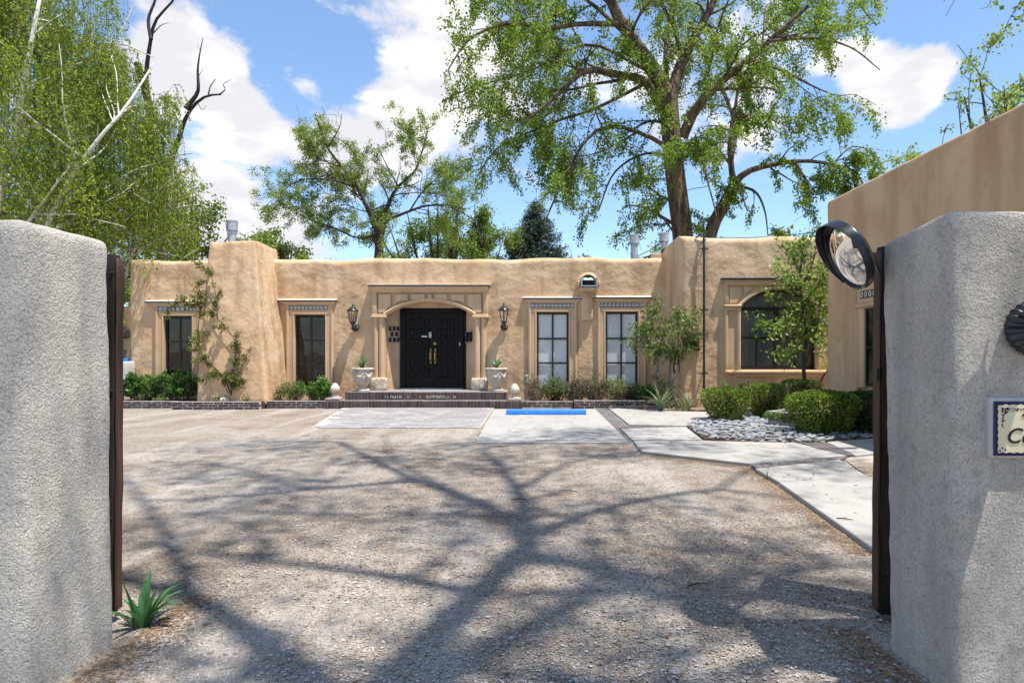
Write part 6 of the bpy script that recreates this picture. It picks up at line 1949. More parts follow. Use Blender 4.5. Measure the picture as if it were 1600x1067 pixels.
def build_shrubs():
    # clipped box round the stones
    boxwood('clipped box shrub nearest the walk, left of the river stones', (P(1134, 0, 14.25).x, 14.25, .04), .53, .48, .66, 7200, 1, M['l_box'], .5)
    boxwood('clipped box shrub in the middle between the front one and the wall', (P(1196, 0, 14.9).x, 14.9, .04), .42, .42, .72, 6000, 2, M['l_box'], .55)
    boxwood('flat topped box shrub at the back under the arched window', (P(1252, 0, 15.5).x, 15.5, .04), .47, .4, .78, 5200, 3, M['l_boxshade'], .7)
    boxwood('large sunlit box shrub beside the stone trough', (P(1285, 0, 12.0).x, 12.0, .04), .62, .52, .73, 11000, 4, M['l_box'], .62)
    boxwood('dark shaded box shrub touching the gate post in view', (P(1358, 0, 12.1).x, 12.1, .04), .50, .5, .73, 7000, 5, M['l_boxshade'], .7)
    # beds left of the door
    shrub('shrub', 'leafy green shrub under the leftmost window, at its left', (P(225, 0, 18.35).x, 18.35, .15), (.62, .42, .82), 40, 3600, .085, M['l_shrub'], M['greybark'], 31, 'green shrubs in the left beds', droop=.2, lw=.6)
    shrub('shrub', 'leafy green shrub under the leftmost window, at its right', (P(278, 0, 18.3).x, 18.3, .15), (.6, .45, .90), 40, 3800, .085, M['l_shrub'], M['greybark'], 32, 'green shrubs in the left beds', droop=.2, lw=.6)
    shrub('shrub', 'sparse reddish shrub right of the chimney foot', (P(434, 0, 18.3).x, 18.3, .15), (.26, .25, .58), 16, 560, .055, M['l_vine'], M['reed'], 33, 'green shrubs in the left beds')
    shrub('shrub', 'mixed green and dry shrub under the second window', (P(459, 0, 18.3).x, 18.3, .15), (.42, .3, .60), 30, 1300, .055, M['l_small'], M['reed'], 34, 'green shrubs in the left beds')
    shrub('shrub', 'dense bright green shrub left of the stone finial', (P(494, 0, 18.2).x, 18.2, .15), (.45, .38, .64), 34, 3000, .075, M['l_shrub'], M['greybark'], 35, 'green shrubs in the left beds', lw=.62)
    # half-dry row right of the door
    for i, (px, rx, h, n, lm, bk, lab) in enumerate([(838, .42, .74, 900, 'l_dry', 'reed', 'half dry tan shrub at the left end of the row under the blinds windows'),
                                                    (868, .42, .72, 1500, 'l_small', 'darkbark', 'dark green half bare shrub under the left blinds window'),
                                                    (900, .46, .72, 1700, 'l_dry', 'reed', 'pale leafy dry shrub between the two blinds windows'),
                                                    (930, .42, .70, 1600, 'l_dry', 'reed', 'pale dry shrub just left of the right blinds window'),
                                                    (962, .44, .72, 1300, 'l_small', 'reed', 'half bare grey shrub under the right blinds window'),
                                                    (988, .34, .52, 700, 'l_dry', 'darkbark', 'thin dark dry shrub at the right end of the dry row')]):
        shrub('dry_shrub', lab, (P(px, 0, 18.55).x, 18.55, .12), (rx, .34, h), 46, n, .055, M[lm], M[bk], 40 + i, 'half dry shrubs under the blinds windows', lw=.55, sub=9)
    shrub('shrub', 'low bright green shrub left of the small twisted tree', (P(1010, 0, 18.3).x, 18.3, .12), (.30, .28, .52), 16, 420, .10, M['l_shrub'], M['greybark'], 47, 'green shrubs by the twisted tree', lw=.6)
    shrub('shrub', 'pale green leafy plant behind the front box shrubs', (P(1146, 0, 16.4).x, 16.4, .05), (.36, .3, .78), 12, 420, .10, M['l_lime'], M['greybark'], 48, 'green shrubs by the twisted tree', lw=.5)
    # trough plants and small ground plants
    for i, (px, py) in enumerate(((1213, 657), (1232, 660))):
        q = G(px - 2, py - 4, .29); shrub('potted_plant', ('small dark leafy plant at the back of the stone trough', 'small pale leafy plant at the front of the stone trough')[i], (q.x, q.y + .12, .25), (.2, .14, .12), 18, 300, .045, M['l_small' if i else 'l_shrub'], M['greybark'], 50 + i, 'plants in the stone trough', cat='plant')
    for i, (px, y, s) in enumerate(((250, 17.9, .12), (346, 17.6, .16), (366, 17.7, .2), (384, 17.5, .14), (316, 17.8, .14))):
        shrub('weed', ['tiny weed under the leftmost shrubs', 'small weed left of the vine foot', 'small pale weed right of the vine foot', 'low weed at the chimney front near the brick', 'small weed at the left chimney edge'][i], (P(px, 0, y).x, y, .17), (s, .12, s * 1.1), 8, 110, .05, M['l_lime'], M['greybark'], 60 + i, 'weeds along the brick planter', cat='weed')
    t = thing('rock', 'pale round rock at the foot of the vine', 'rock', (P(351, 0, 17.5).x, 17.5, .18))
    mb = MB(); mb.soft((P(344, 0, 17.5).x, 17.4, .12), (P(358, 0, 17.5).x, 17.6, .31), .07, .06, .02, 6); mb.build('rock_body', M['urn'], t, smooth=70)
    # strap-leaved plants
    blades('agave', 'spiky green plant in the left stone urn', (-5.02, 18.62, 1.06), 20, .48, .062, M['l_blade'], 3, 'spiky plants in the stone urns', .9)
    blades('agave', 'spiky green plant in the right stone urn', (-1.13, 18.62, 1.06), 18, .46, .058, M['l_blade'], 4, 'spiky plants in the stone urns', .9)
    q = G(207, 990)
    blades('iris', 'sword leaved iris at the foot of the left gate wall', (q.x - .01, q.y + .10, -.01), 19, .30, .05, M['l_blade'], 5, None, .75)
    q = G(1036, 643, .05); blades('yucca', 'dark spiky yucca at the foot of the twisted tree', (q.x, q.y + .2, .05), 40, .78, .035, M['l_yucca'], 6, 'yuccas before the house block', .95)
    q = G(1075, 641, .05); blades('yucca', 'pale spiky yucca left of the front box shrub', (q.x, q.y, .05), 26, .66, .03, M['l_yucca'], 7, 'yuccas before the house block', 1.1)
    q = G(1207, 749); blades('weed', 'tiny grass tuft at the corner of the walk', (q.x - .06, q.y, 0), 7, .13, .014, M['l_blade'], 8, 'weeds along the walk', .8, 'weed')


def leafy_lines(name, label, cat, lines, rads, lmat, bark, seed, nleaf, leaf, sub=None, tubes_seg=6, off=.03, group=None, lw=.55, base=None):
    r = np.random.default_rng(seed)
    t = thing(name, label, cat, base if base is not None else tuple(lines[0][0]), group)
    A = np.stack([resample(l, 14) for l in lines]); R = np.stack([np.linspace(a, b, 14) for a, b in rads])
    parts = [tubes(A, R, tubes_seg)]; last = A
    if sub:
        p, q = spawn(r, A, R, **sub); parts.append(tubes(p, q, 4)); last = p
    v, q = join_tubes(parts); np_mesh('stem', v, q, 4, bark, t, smooth=True)
    pos, tan = along(r, last, nleaf)
    pos = pos + r.normal(0, off, pos.shape) * np.array([1, .7, 1])
    leaves('foliage', pos, unit(tan * .4 + r.normal(0, .8, pos.shape)), leaf, lmat, t, lw, r, clump_rnd(r, pos, 2.5, .28))
    return t


def build_climbers():
    y = 17.50
    def q(px, py):
        z = EYE - (py - 547) / 1000 * 17.7; d = 17.44 + .46 * max(z / 4.6, 0) ** 1.2
        return P(px, py, d)
    L = [[q(361, 618), q(363, 590), q(367, 560), q(369, 530), q(366, 522)],
         [q(366, 528), q(352, 512), q(338, 495), q(320, 478), q(300, 470)],
         [q(340, 497), q(338, 470), q(334, 445), q(328, 428), q(316, 418), q(308, 412)],
         [q(361, 618), q(350, 590), q(330, 570), q(314, 553), q(310, 530), q(311, 500), q(314, 470), q(310, 440)],
         [q(314, 480), q(300, 475), q(280, 472), q(262, 482)],
         [q(360, 615), q(372, 585), q(384, 560), q(390, 545)], [q(356, 614), q(344, 585), q(332, 582), q(326, 590)],
         [q(368, 540), q(382, 545), q(392, 553)], [q(310, 560), q(309, 580), q(310, 596)]]
    sub = lv(9, .25, .95, .1, npts=5, tr=(.1, 1), rr=.5, wig=.2, rmin=.004)
    leafy_lines('climbing_shrub', 'thorny climbing shrub trained over the chimney face', 'climbing plant', L, [(.022, .014), (.014, .008), (.012, .005), (.018, .006), (.008, .004), (.012, .005), (.01, .004), (.007, .004), (.007, .004)], M['l_vine'], M['darkbark'], 77, 4000, .07, sub, 6, .035)
    # dangling birch sprays are part of the birch; twisted small tree before the block corner
    Y = 17.0
    T = [[P(1040, 640, Y), P(1040, 618, Y), P(1038, 606, Y)],
         [P(1038, 608, Y), P(1028, 602, Y), P(1024, 590, Y), P(1028, 572, Y), P(1020, 556, Y), P(1022, 545, Y), P(1010, 525, Y)],
         [P(1041, 612, Y), P(1046, 590, Y), P(1047, 568, Y + .1), P(1052, 548, Y), P(1046, 530, Y), P(1040, 508, Y)],
         [P(1042, 612, Y), P(1053, 592, Y - .1), P(1060, 575, Y - .1), P(1060, 552, Y), P(1072, 530, Y), P(1085, 515, Y)],
         [P(1050, 550, Y), P(1038, 535, Y + .3), P(1018, 515, Y + .3), P(1000, 508, Y + .2)],
         [P(1060, 556, Y), P(1066, 540, Y - .4), P(1056, 515, Y - .4), P(1062, 495, Y - .3)],
         [P(1010, 528, Y), P(996, 535, Y), P(986, 540, Y)], [P(1040, 520, Y), P(1028, 500, Y - .2), P(1025, 488, Y - .2)], [P(1056, 545, Y), P(1075, 542, Y + .2), P(1092, 530, Y + .2)], [P(1018, 540, Y), P(1004, 525, Y - .2), P(994, 515, Y - .2)], [P(1064, 530, Y), P(1078, 508, Y), P(1086, 500, Y)], [P(1046, 530, Y), P(1050, 505, Y + .3), P(1046, 488, Y + .3)], [P(1048, 600, Y), P(1056, 625, Y - .1), P(1062, 640, Y - .1)]]
    sub = dict(dens=11, length=.46, ang=.9, up=.1, npts=6, tr=(.45, 1), rr=.5, wig=.2, rmin=.005)
    leafy_lines('small_tree', 'small twisted tree with dark glossy leaves before the block corner', 'tree', T, [(.085, .075), (.05, .02), (.05, .018), (.045, .018), (.025, .012), (.025, .012), (.015, .008)] + [(.015, .006)] * 5 + [(.045, .03)], M['l_small'], M['greybark'], 78, 3600, .095, sub, 8, .07, lw=.5)
    # bright green tree before the arched window
    Y = 15.9
    T = [[P(1258, 606, Y), P(1256, 580, Y), P(1255, 555, Y), P(1260, 525, Y), P(1255, 490, Y), P(1250, 440, Y), P(1256, 372, Y)],
         [P(1256, 580, Y), P(1262, 555, Y - .1), P(1272, 530, Y - .1), P(1280, 490, Y - .2), P(1285, 440, Y)],
         [P(1278, 610, Y + .3), P(1285, 590, Y + .3), P(1296, 576, Y + .3), P(1310, 562, Y + .2)],
         [P(1256, 530, Y), P(1238, 510, Y - .3), P(1212, 505, Y - .4), P(1188, 508, Y - .4)],
         [P(1254, 500, Y), P(1232, 470, Y + .2), P(1212, 455, Y + .2), P(1205, 445, Y + .1)],
         [P(1252, 460, Y), P(1230, 430, Y - .3), P(1215, 412, Y - .3)], [P(1252, 430, Y), P(1238, 400, Y + .3), P(1240, 380, Y + .3)],
         [P(1262, 540, Y), P(1240, 545, Y - .5), P(1212, 552, Y - .6)], [P(1270, 530, Y), P(1285, 535, Y - .3), P(1300, 545, Y - .3)],
         [P(1256, 480, Y), P(1275, 450, Y + .3), P(1296, 420, Y + .3)], [P(1252, 450, Y), P(1270, 410, Y - .2), P(1275, 385, Y - .2)]]
    sub = dict(dens=10, length=.62, ang=.9, up=.0, npts=6, tr=(.30, 1), rr=.5, wig=.16, rmin=.005)
    leafy_lines('young_tree', 'slender tree with fresh green leaves before the arched window', 'tree', T, [(.05, .018), (.035, .014), (.03, .016)] + [(.022, .009)] * 8, M['l_green'], M['darkbark'], 79, 3000, .105, sub, 7, .08, lw=.52)


def birch_tree(label, base, stems, seed, nlimb, nstr, nleaf, xr, keepf, group):
    """weeping birch: white leaning stems, arching limbs, long hanging strands of small leaves"""
    r = np.random.default_rng(seed)
    t = thing('weeping_birch', label, 'tree', base, group)
    A = np.stack([resample(s[0], 14) for s in stems]); R = np.stack([np.linspace(s[1], s[2], 14) for s in stems])
    p2, r2 = spawn(r, A, R, dens=nlimb, length=3.0, ang=.95, up=.10, npts=8, tr=(.2, 1), rr=.55, wig=.10, rmin=.012, shrink=.3)
    p3, r3 = spawn(r, p2, r2, dens=1.3, length=1.5, ang=.8, up=-.15, npts=6, tr=(.2, 1), rr=.5, wig=.14, rmin=.007)
    k2 = keepf(p2, True); p2, r2 = p2[k2], r2[k2]; k3 = keepf(p3, True); p3, r3 = p3[k3], r3[k3]
    v, q = join_tubes([tubes(A, R, 9), tubes(p2, r2, 6)]); np_mesh('trunk', v, q, 4, M['birch'], t, smooth=True)
    src = np.concatenate([resample_b(p2, 6), p3]); sr = np.concatenate([r2[:, :6], r3])
    tip, _ = along(r, src, nstr, (.25, 1))
    n = len(tip); L = r.uniform(.5, 1.6, n) + 2.4 * r.random(n) ** 2.2
    s = np.linspace(0, 1, 9)[None, :, None]
    out = unit(np.stack([r.normal(size=n), r.normal(size=n), np.zeros(n)], 1))
    pts = tip[:, None] + out[:, None] * (.6 * np.sqrt(s)) * r.uniform(.3, 1.3, (n, 1, 1)) + np.array([0, 0, -1.]) * L[:, None, None] * (s ** 1.35 - .16 * np.sin(s * 3.14)) + r.normal(0, .022, (n, 9, 3)).cumsum(1)
    k = keepf(pts); pts = pts[k]
    rad = np.broadcast_to(np.linspace(.006, .0022, 9), (len(pts), 9))
    v, q = join_tubes([tubes(p3, r3, 4), tubes(pts, rad, 3)]); np_mesh('hanging_twigs', v, q, 4, M['darkbark'], t)
    pos, tan = along(r, pts, nleaf, (.05, 1)); m = len(pos)
    pos = pos + r.normal(0, .035, (m, 3))
    leaves('crown', pos, unit(tan * .5 + r.normal(0, .6, (m, 3)) + np.array([0, 0, -.4])),   .082, M['l_birch'], t, .6, r, clump_rnd(r, pos, .7, .24))
    return t


def resample_b(p, n):
    B, N, _ = p.shape; t = np.linspace(0, N - 1, n); i = np.minimum(t.astype(int), N - 2); f = (t - i)[None, :, None]
    return p[:, i] * (1 - f) + p[:, i + 1] * f


def build_trees():
    # ---- great cottonwood behind the block
    Y = 28.0; k = Y / 1000
    L = [limb([(1070, 470), (1067, 370), (1058, 300), (1050, 225), (1044, 150)], Y, 0, .47, .40, 14),
         limb([(1046, 160), (1022, 112), (988, 62), (962, 20), (938, -50), (930, -110)], Y, -1.5, .40, .12),
         limb([(1044, 165), (1066, 95), (1096, 40), (1118, -5), (1135, -80)], Y, 1.5, .30, .10),
         limb([(1066, 215), (1088, 170), (1125, 130), (1172, 90), (1210, 58), (1262, 10)], Y, -2.0, .25, .08),
         limb([(1032, 168), (1008, 128), (962, 117), (915, 111), (870, 150), (815, 195)], Y, -2.5, .24, .04),
         limb([(968, 38), (905, 38), (850, 45), (800, 36), (735, 60), (700, 110)], Y - 1.2, -1.5, 0.128, .03),
         limb([(1058, 240), (1010, 212), (955, 198), (915, 220), (872, 300), (850, 350)], Y, -2.5, 0.112, .03),
         limb([(1172, 92), (1225, 112), (1270, 135), (1305, 150)], Y - 1.6, -1.2, .09, .02),
         limb([(1125, 130), (1150, 200), (1145, 260), (1168, 330)], Y - .8, -1.5, .09, .03),
         limb([(985, 60), (900, -10), (800, -40), (730, -20)], Y - .8, 2.5, 0.105, .03), limb([(1120, 0), (1220, -40), (1310, -20), (1370, 40)], Y + 1.2, -1.5, 0.098, .03),
         limb([(1044, 150), (1040, 80), (1050, 0), (1040, -90)], Y + .5, 3, 0.135, .06),
         limb([(1010, 130), (930, 170), (870, 190), (780, 230), (750, 270)], Y, 2.0, 0.090, .03),
         limb([(1010, 110), (920, 70), (830, 110), (730, 140), (690, 160)], Y, 1.5, 0.083, .03),
         limb([(1062, 250), (1010, 240), (960, 270), (935, 330)], Y, 1.5, 0.075, .03), limb([(1050, 230), (1090, 240), (1110, 300), (1120, 340)], Y, -2, .08, .02),
         limb([(1200, 65), (1270, 60), (1330, 75), (1375, 110)], Y - 1.8, 1.0, .08, .02)]
    def keep(p):
        x = 836 + p[:, -1, 0] / p[:, -1, 1] * 1000; y = 547 - (p[:, -1, 2] - EYE) / p[:, -1, 1] * 1000
        return ~((x < 690) | (x > 1385) | (y > 395)) & ~((y > 235) & (x > 1120)) & ~((x < 800) & (y > 300)) & ~((x < 905) & (y > 335)) & ~((y > 270) & (np.abs(x - 1072) < 38))
    tree('cottonwood', 'huge cottonwood with thick forked trunk behind the right block', L,
         [lv(1.7, 2.9, .85, -.05, npts=9, tr=(.22, 1), rr=.45, wig=.13, rmin=.016), lv(2.3, 1.7, .8, -.45, npts=7, tr=(.1, 1), rr=.45, wig=.14, rmin=.009), lv(1.7, 1.0, .7, -.9, npts=6, tr=(.2, 1), rr=.45, wig=.12, rmin=.006)],
         110000, .098, M['l_cotton'], M['bark'], 5, None, .85, .35, tuple(P(1070, 470, Y)), (.1, 1), (14, 6, 4, 3), .45, off=.10, keep=keep, leaf_levels=2)
    # its leaning neighbour
    L = [limb([(1095, 450), (1112, 360), (1132, 320), (1147, 290)], Y + 1, 0, .34, .26), limb([(1147, 290), (1165, 270), (1205, 258), (1265, 252), (1335, 268), (1352, 300)], Y + 1, -1.5, .17, .025),
         limb([(1146, 292), (1140, 225), (1150, 160), (1158, 100)], Y + 1, .5, .15, .04), limb([(1150, 290), (1180, 300), (1195, 330), (1200, 370)], Y + 1, -1, .08, .02), limb([(1143, 260), (1110, 220), (1085, 215)], Y + 1, 1, .07, .02),
         limb([(1240, 253), (1262, 285), (1268, 325)], Y, -.6, .05, .015), limb([(1300, 258), (1330, 230), (1362, 235)], Y - .3, .4, .05, .015)]
    def keep2(p):
        x = 836 + p[:, -1, 0] / p[:, -1, 1] * 1000; y = 547 - (p[:, -1, 2] - EYE) / p[:, -1, 1] * 1000
        return ~((x < 900) | (x > 1385) | (y > 385))
    tree('cottonwood', 'leaning cottonwood with a low arching right limb beside the huge one', L,
         [lv(2.2, 1.9, .85, -.25, npts=8, tr=(.2, 1), rr=.45, wig=.13, rmin=.014), lv(2.6, 1.1, .8, -.9, npts=6, tr=(.15, 1), rr=.45, wig=.13, rmin=.007)],
         22000, .098, M['l_cotton'], M['bark'], 6, None, .85, .35, tuple(P(1095, 450, Y + 1)), (.1, 1), (12, 5, 3), .5, off=.09, keep=keep2)

    # ---- airy elm left of centre
    Y = 40.0
    L = [limb([(589, 470), (590, 405), (594, 370), (600, 345)], Y, 0, 0.259, 0.216), limb([(592, 372), (576, 330), (556, 290), (535, 262), (512, 232), (500, 200), (492, 178)], Y, -1.5, 0.173, 0.032),
         limb([(600, 348), (606, 320), (622, 292), (648, 268), (660, 235), (668, 205)], Y, 1, 0.144, 0.032), limb([(603, 345), (635, 332), (665, 322), (700, 321), (728, 327)], Y, -2, 0.108, 0.032),
         limb([(556, 292), (520, 282), (480, 280), (450, 290)], Y - .5, -1.5, 0.072, 0.024), limb([(512, 232), (530, 200), (534, 178)], Y - 1, .5, 0.050, 0.016), limb([(622, 292), (600, 250), (590, 225)], Y + .3, 1, 0.058, 0.016),
         limb([(596, 366), (560, 372), (530, 360), (490, 345), (455, 330)], Y, 1.5, 0.079, 0.024), limb([(640, 330), (660, 300), (690, 270), (702, 240)], Y - 1, -1, 0.058, 0.016), limb([(535, 262), (500, 250), (470, 240)], Y - .8, 1, 0.050, 0.016),
         limb([(606, 320), (570, 330), (540, 320), (520, 325)], Y, 1.5, 0.050, 0.016), limb([(700, 321), (740, 345), (752, 380)], Y - 1.5, -.5, 0.043, 0.016)]
    def keepe(p):
        x = 836 + p[:, :, 0] / p[:, :, 1] * 1000; y = 547 - (p[:, :, 2] - EYE) / p[:, :, 1] * 1000
        return (y.min(1) > 158) & (x.min(1) > 392) & (x.max(1) < 752) & ~((y.min(1) < 235) & (x.max(1) > 690)) & ~((y.min(1) < 250) & (x.min(1) < 455))
    tree('elm', 'airy dark branched elm behind the roof left of the door', L,
         [lv(2.2, 2.6, .75, .12, npts=8, tr=(.2, 1), rr=.4, wig=.16, rmin=.018), lv(2.3, 1.7, .75, .05, npts=6, tr=(.15, 1), rr=.45, wig=.15, rmin=.014), lv(1.8, .9, .8, .0, npts=4, tr=(.2, 1), rr=.5, wig=.15, rmin=.009)],
         56000, .10, M['l_elm'], M['darkbark'], 12, None, .7, .2, tuple(P(589, 470, Y)), (.3, 1), (9, 5, 3, 3), .35, off=.12, keep=keepe)
    r = np.random.default_rng(3)
    def at(px, Y): return (P(px, 0, Y).x, Y, 0)
    A = auto_limbs(r, at(695, 46), 14.4, 5.6, 13, .30, .28)
    tree('leafy_tree', 'bright leafy tree right of the airy elm', A, [lv(.8, 2.2, .75, .15, npts=7, tr=(.2, 1), rr=.5, rmin=.02), lv(1.5, 1.1, .8, 0, npts=5, tr=(.2, 1), rr=.5, rmin=.012)], 30000, .15, M['l_lime'], M['darkbark'], 14, 'leafy trees beyond the roof', .7, .2, at(690, 46), off=.25)
    A = auto_limbs(r, at(745, 44), 11.6, 3.0, 9, .22, .30)
    tree('leafy_tree', 'smaller lime green tree at the right edge of the elm group', A, [lv(.9, 1.8, .75, .1, npts=7, tr=(.2, 1), rr=.5, rmin=.018), lv(1.5, 1.0, .8, -.1, npts=5, tr=(.2, 1), rr=.5, rmin=.01)], 18000, .14, M['l_lime'], M['darkbark'], 15, 'leafy trees beyond the roof', .7, .2, at(735, 44), off=.2)
    A = auto_limbs(r, at(428, 38), 9.2, 3.2, 8, .24, .34)
    tree('leafy_tree', 'rounded green tree just right of the chimney flue', A, [lv(.8, 2.0, .8, .05, npts=7, tr=(.2, 1), rr=.5, rmin=.018), lv(1.5, 1.0, .8, -.1, npts=5, tr=(.2, 1), rr=.5, rmin=.01)], 9000, .17, M['l_elm'], M['darkbark'], 16, 'leafy trees beyond the roof', .7, .2, at(428, 38), off=.2)
    A = auto_limbs(r, at(888, 50), 9.6, 1.5, 6, .18, .4)
    tree('leafy_tree', 'small bright tree tucked right of the dark spruce', A, [lv(1.0, 1.4, .75, .2, npts=6, tr=(.2, 1), rr=.5, rmin=.016), lv(1.6, .8, .8, 0, npts=5, tr=(.2, 1), rr=.5, rmin=.01)], 3200, .2, M['l_lime'], M['darkbark'], 17, 'leafy trees beyond the roof', .7, .2, at(888, 50), off=.2)
    for i, (px, Yd, h, s, n, lab) in enumerate(((540, 60, 9.6, 5.0, 7000, 'low pale tree showing under the elm crown'), (965, 62, 10.4, 4.5, 7000, 'low pale tree between the spruce and the tall flue'),
                                               (1015, 66, 11.8, 3.5, 5000, 'low pale tree between the two roof flues'), (1235, 36, 8.4, 1.6, 3000, 'small light green treetop over the block roof'),
                                               (640, 62, 10.5, 4.5, 7000, 'pale tree low behind the elm trunk'))):
        A = auto_limbs(r, at(px, Yd), h, s, 8, .2, .3)
        tree('leafy_tree', lab, A, [lv(.8, 2.0, .8, .1, npts=6, tr=(.2, 1), rr=.5, rmin=.018), lv(1.2, 1.0, .8, 0, npts=5, tr=(.2, 1), rr=.5, rmin=.01)], n, .24, M['l_lime'], M['darkbark'], 80 + i, 'leafy trees beyond the roof', .7, .2, at(px, Yd), off=.3)
    # ---- dark spruce
    b = Vector(at(838, 47)); H = 12.7
    t = thing('spruce', 'dark conical spruce beyond the roof right of the door', 'tree', b)
    rr = np.random.default_rng(8)
    zt = np.linspace(5.5, H - .25, 44); rows = []
    for i, z in enumerate(zt):
        R = 5.8 * (1 - z / H) ** .85 + .08
        for k in range(11):
            a = rr.uniform(0, 6.283); ln = R * rr.uniform(.75, 1.1); s = np.linspace(0, 1, 6)
            rows.append(np.stack([b.x + math.cos(a) * ln * s, b.y + math.sin(a) * ln * s, z + ln * (-.30 * s + .28 * s ** 2.2)], 1))
    pts = np.array(rows); rad = np.broadcast_to(np.linspace(.03, .006, 6), pts.shape[:2])
    p2, r2 = spawn(rr, pts, rad, 4.2, .5, .75, -.15, npts=4, tr=(.2, 1), rr=.6, rmin=.006)
    tr_ = np.array([[(b.x, b.y, z) for z in np.linspace(0, H, 14)]])
    v, q = join_tubes([tubes(tr_, np.linspace(.26, .02, 14)[None], 8), tubes(pts, rad, 3), tubes(p2, r2, 3)]); np_mesh('trunk', v, q, 4, M['darkbark'], t)
    pos, tan = along(rr, np.concatenate([resample_b(pts, 4), p2]), 40000); pos = pos + rr.normal(0, .04, pos.shape)
    leaves('crown', pos, unit(tan * .8 + rr.normal(0, .45, pos.shape)), .21, M['l_spruce'], t, .26, rr, None, .1)

    # ---- weeping birch at the left with white leaning stems
    Yb_ = 20.5
    def q(px, py, dy=0): return P(px, py, Yb_ + dy)
    stems = [([q(40, 520, -1.5), q(70, 365, -2), q(108, 285, -2.3), q(150, 222, -2.3), q(195, 170, -2), q(240, 100, -1)], 0.103, 0.024), ([q(-20, 500, -2), q(22, 385, -2.4), q(75, 305, -2.6), q(110, 260, -2.4)], 0.084, 0.021),
             ([q(-60, 520, 1), q(-5, 330, 1), q(8, 180, 1), q(15, 60, 1), q(30, -60, 1)], 0.140, 0.041), ([q(20, 250, -1.5), q(40, 120, -2), q(58, 20, -2), q(75, -60, -1.5)], 0.103, 0.033),
             ([q(10, 200, 2), q(100, 90, 2), q(180, 68, 2), q(240, 90, 2)], 0.066, 0.017), ([q(90, 520, 1.5), q(150, 380, 1.5), q(190, 300, 1.5), q(255, 250, 1.5), q(300, 240, 1.5)], 0.094, 0.017),
             ([q(60, 30, 2), q(150, -40, 2), q(230, -20, 2)], 0.066, 0.017), ([q(150, 380, 2.5), q(220, 330, 2.5), q(290, 310, 2.5)], 0.056, 0.017), ([q(-60, 200), q(-100, 60), q(-120, -60)], 0.094, 0.033),
             ([q(100, 200, 2), q(140, 120, 2), q(200, 30, 2.5), q(215, -40, 2.5)], 0.056, 0.017), ([q(70, 365, -1), q(30, 290, -1.2), q(-20, 250, -1.5)], 0.056, 0.017), ([q(110, 290), q(160, 330, -.6), q(185, 350, -.8)], 0.037, 0.012), ([q(170, 520, 1), q(215, 380, 1), q(265, 330, .8), q(310, 320, .6)], 0.066, 0.017), ([q(190, 300, 1.5), q(240, 200, 1.8), q(285, 190, 1.8)], 0.047, 0.017), ([q(195, 170), q(235, 190, .3), q(265, 230, .3)], 0.037, 0.012), ([q(75, 305), q(120, 340, -.8), q(140, 370, -1)], 0.037, 0.012), ([q(30, 420, -.6), q(100, 400, -1), q(180, 370, -1)], 0.047, 0.017)]
    def kf(p, wood=False):
        x = 836 + p[:, :, 0] / p[:, :, 1] * 1000; y = 547 - (p[:, :, 2] - EYE) / p[:, :, 1] * 1000
        xm = x.max(1); ylow = y.max(1)
        lim = np.where(ylow < 70, 205, np.where(ylow < 140, 240, np.where(ylow < 260, 298, 328)))
        if wood: return xm < np.where(y.min(1) < 60, 190, np.where(y.min(1) < 130, 225, np.where(y.min(1) < 240, 275, 318)))
        return (xm < lim) & (ylow < 440) & ~((p[:, :, 1].min(1) < 20.2) & (p[:, :, 0].max(1) > -12.3) & (p[:, :, 2].min(1) < 4.5))
    birch_tree('weeping birch with white leaning stems and long hanging leaf strands', tuple(q(0, 600)), stems, 23, 2.6, 5600, 150000, None, kf, None)
    # a few sprays that hang before the left end of the parapet
    rb = np.random.default_rng(2)
    sp = []
    for px, y0, y1 in ((225, 405, 440), (213, 405, 425), (240, 405, 418), (188, 420, 500), (194, 440, 520), (187, 470, 510), (300, 405, 415)):
        sp.append([P(px + 6, y0 - 45, 18.95 + rb.uniform(-.05, .3)), P(px + 2, y0 - 10, 18.85), P(px, (y0 + y1) / 2, 18.8), P(px + 1, y1, 18.8)])
    leafy_lines('birch_spray', 'few hanging birch sprays before the left end of the parapet', 'branch', sp, [(.006, .003)] * len(sp), M['l_birch'], M['darkbark'], 24, 330, .085, None, 4, .05)
    # ---- old tree with dead dark limbs behind the birch
    Y = 27.0
    L = [limb([(260, 560), (255, 420), (245, 300), (238, 190), (215, 100)], Y, 0, 0.272, 0.150), limb([(238, 195), (228, 130), (236, 60), (245, 30), (270, 2), (285, -30)], Y, -1, 0.136, 0.027), limb([(236, 62), (232, 30), (245, -10), (240, -60)], Y - .5, 0, 0.082, 0.020),
         limb([(245, 310), (275, 230), (290, 185), (308, 160), (325, 150), (345, 148)], Y, -1, 0.177, 0.034), limb([(290, 170), (306, 150), (310, 138), (309, 110), (312, 85), (317, 60)], Y - .6, -.3, 0.109, 0.010), limb([(325, 151), (329, 135), (337, 124)], Y - .9, 0, 0.034, 0.014),
         limb([(343, 148), (352, 140), (349, 132), (362, 124)], Y - 1, 0, 0.031, 0.008), limb([(240, 52), (252, 40), (264, 36)], Y - 1, 0, 0.027, 0.008), limb([(310, 120), (318, 108), (326, 106)], Y - .9, 0, 0.014, 0.004), limb([(308, 160), (316, 172), (322, 165)], Y - .8, 0, 0.020, 0.007)]
    r = np.random.default_rng(33)
    t = thing('dead_tree', 'old tree with bare dark broken limbs behind the birch', 'tree', tuple(P(260, 560, Y)))
    PP = np.concatenate([a for a, b in L]); RR = np.concatenate([b for a, b in L])
    p2, r2 = spawn(r, PP[3:], RR[3:], .55, 1.0, .8, .5, npts=6, tr=(.3, 1), rr=.3, wig=.2, rmin=.008)
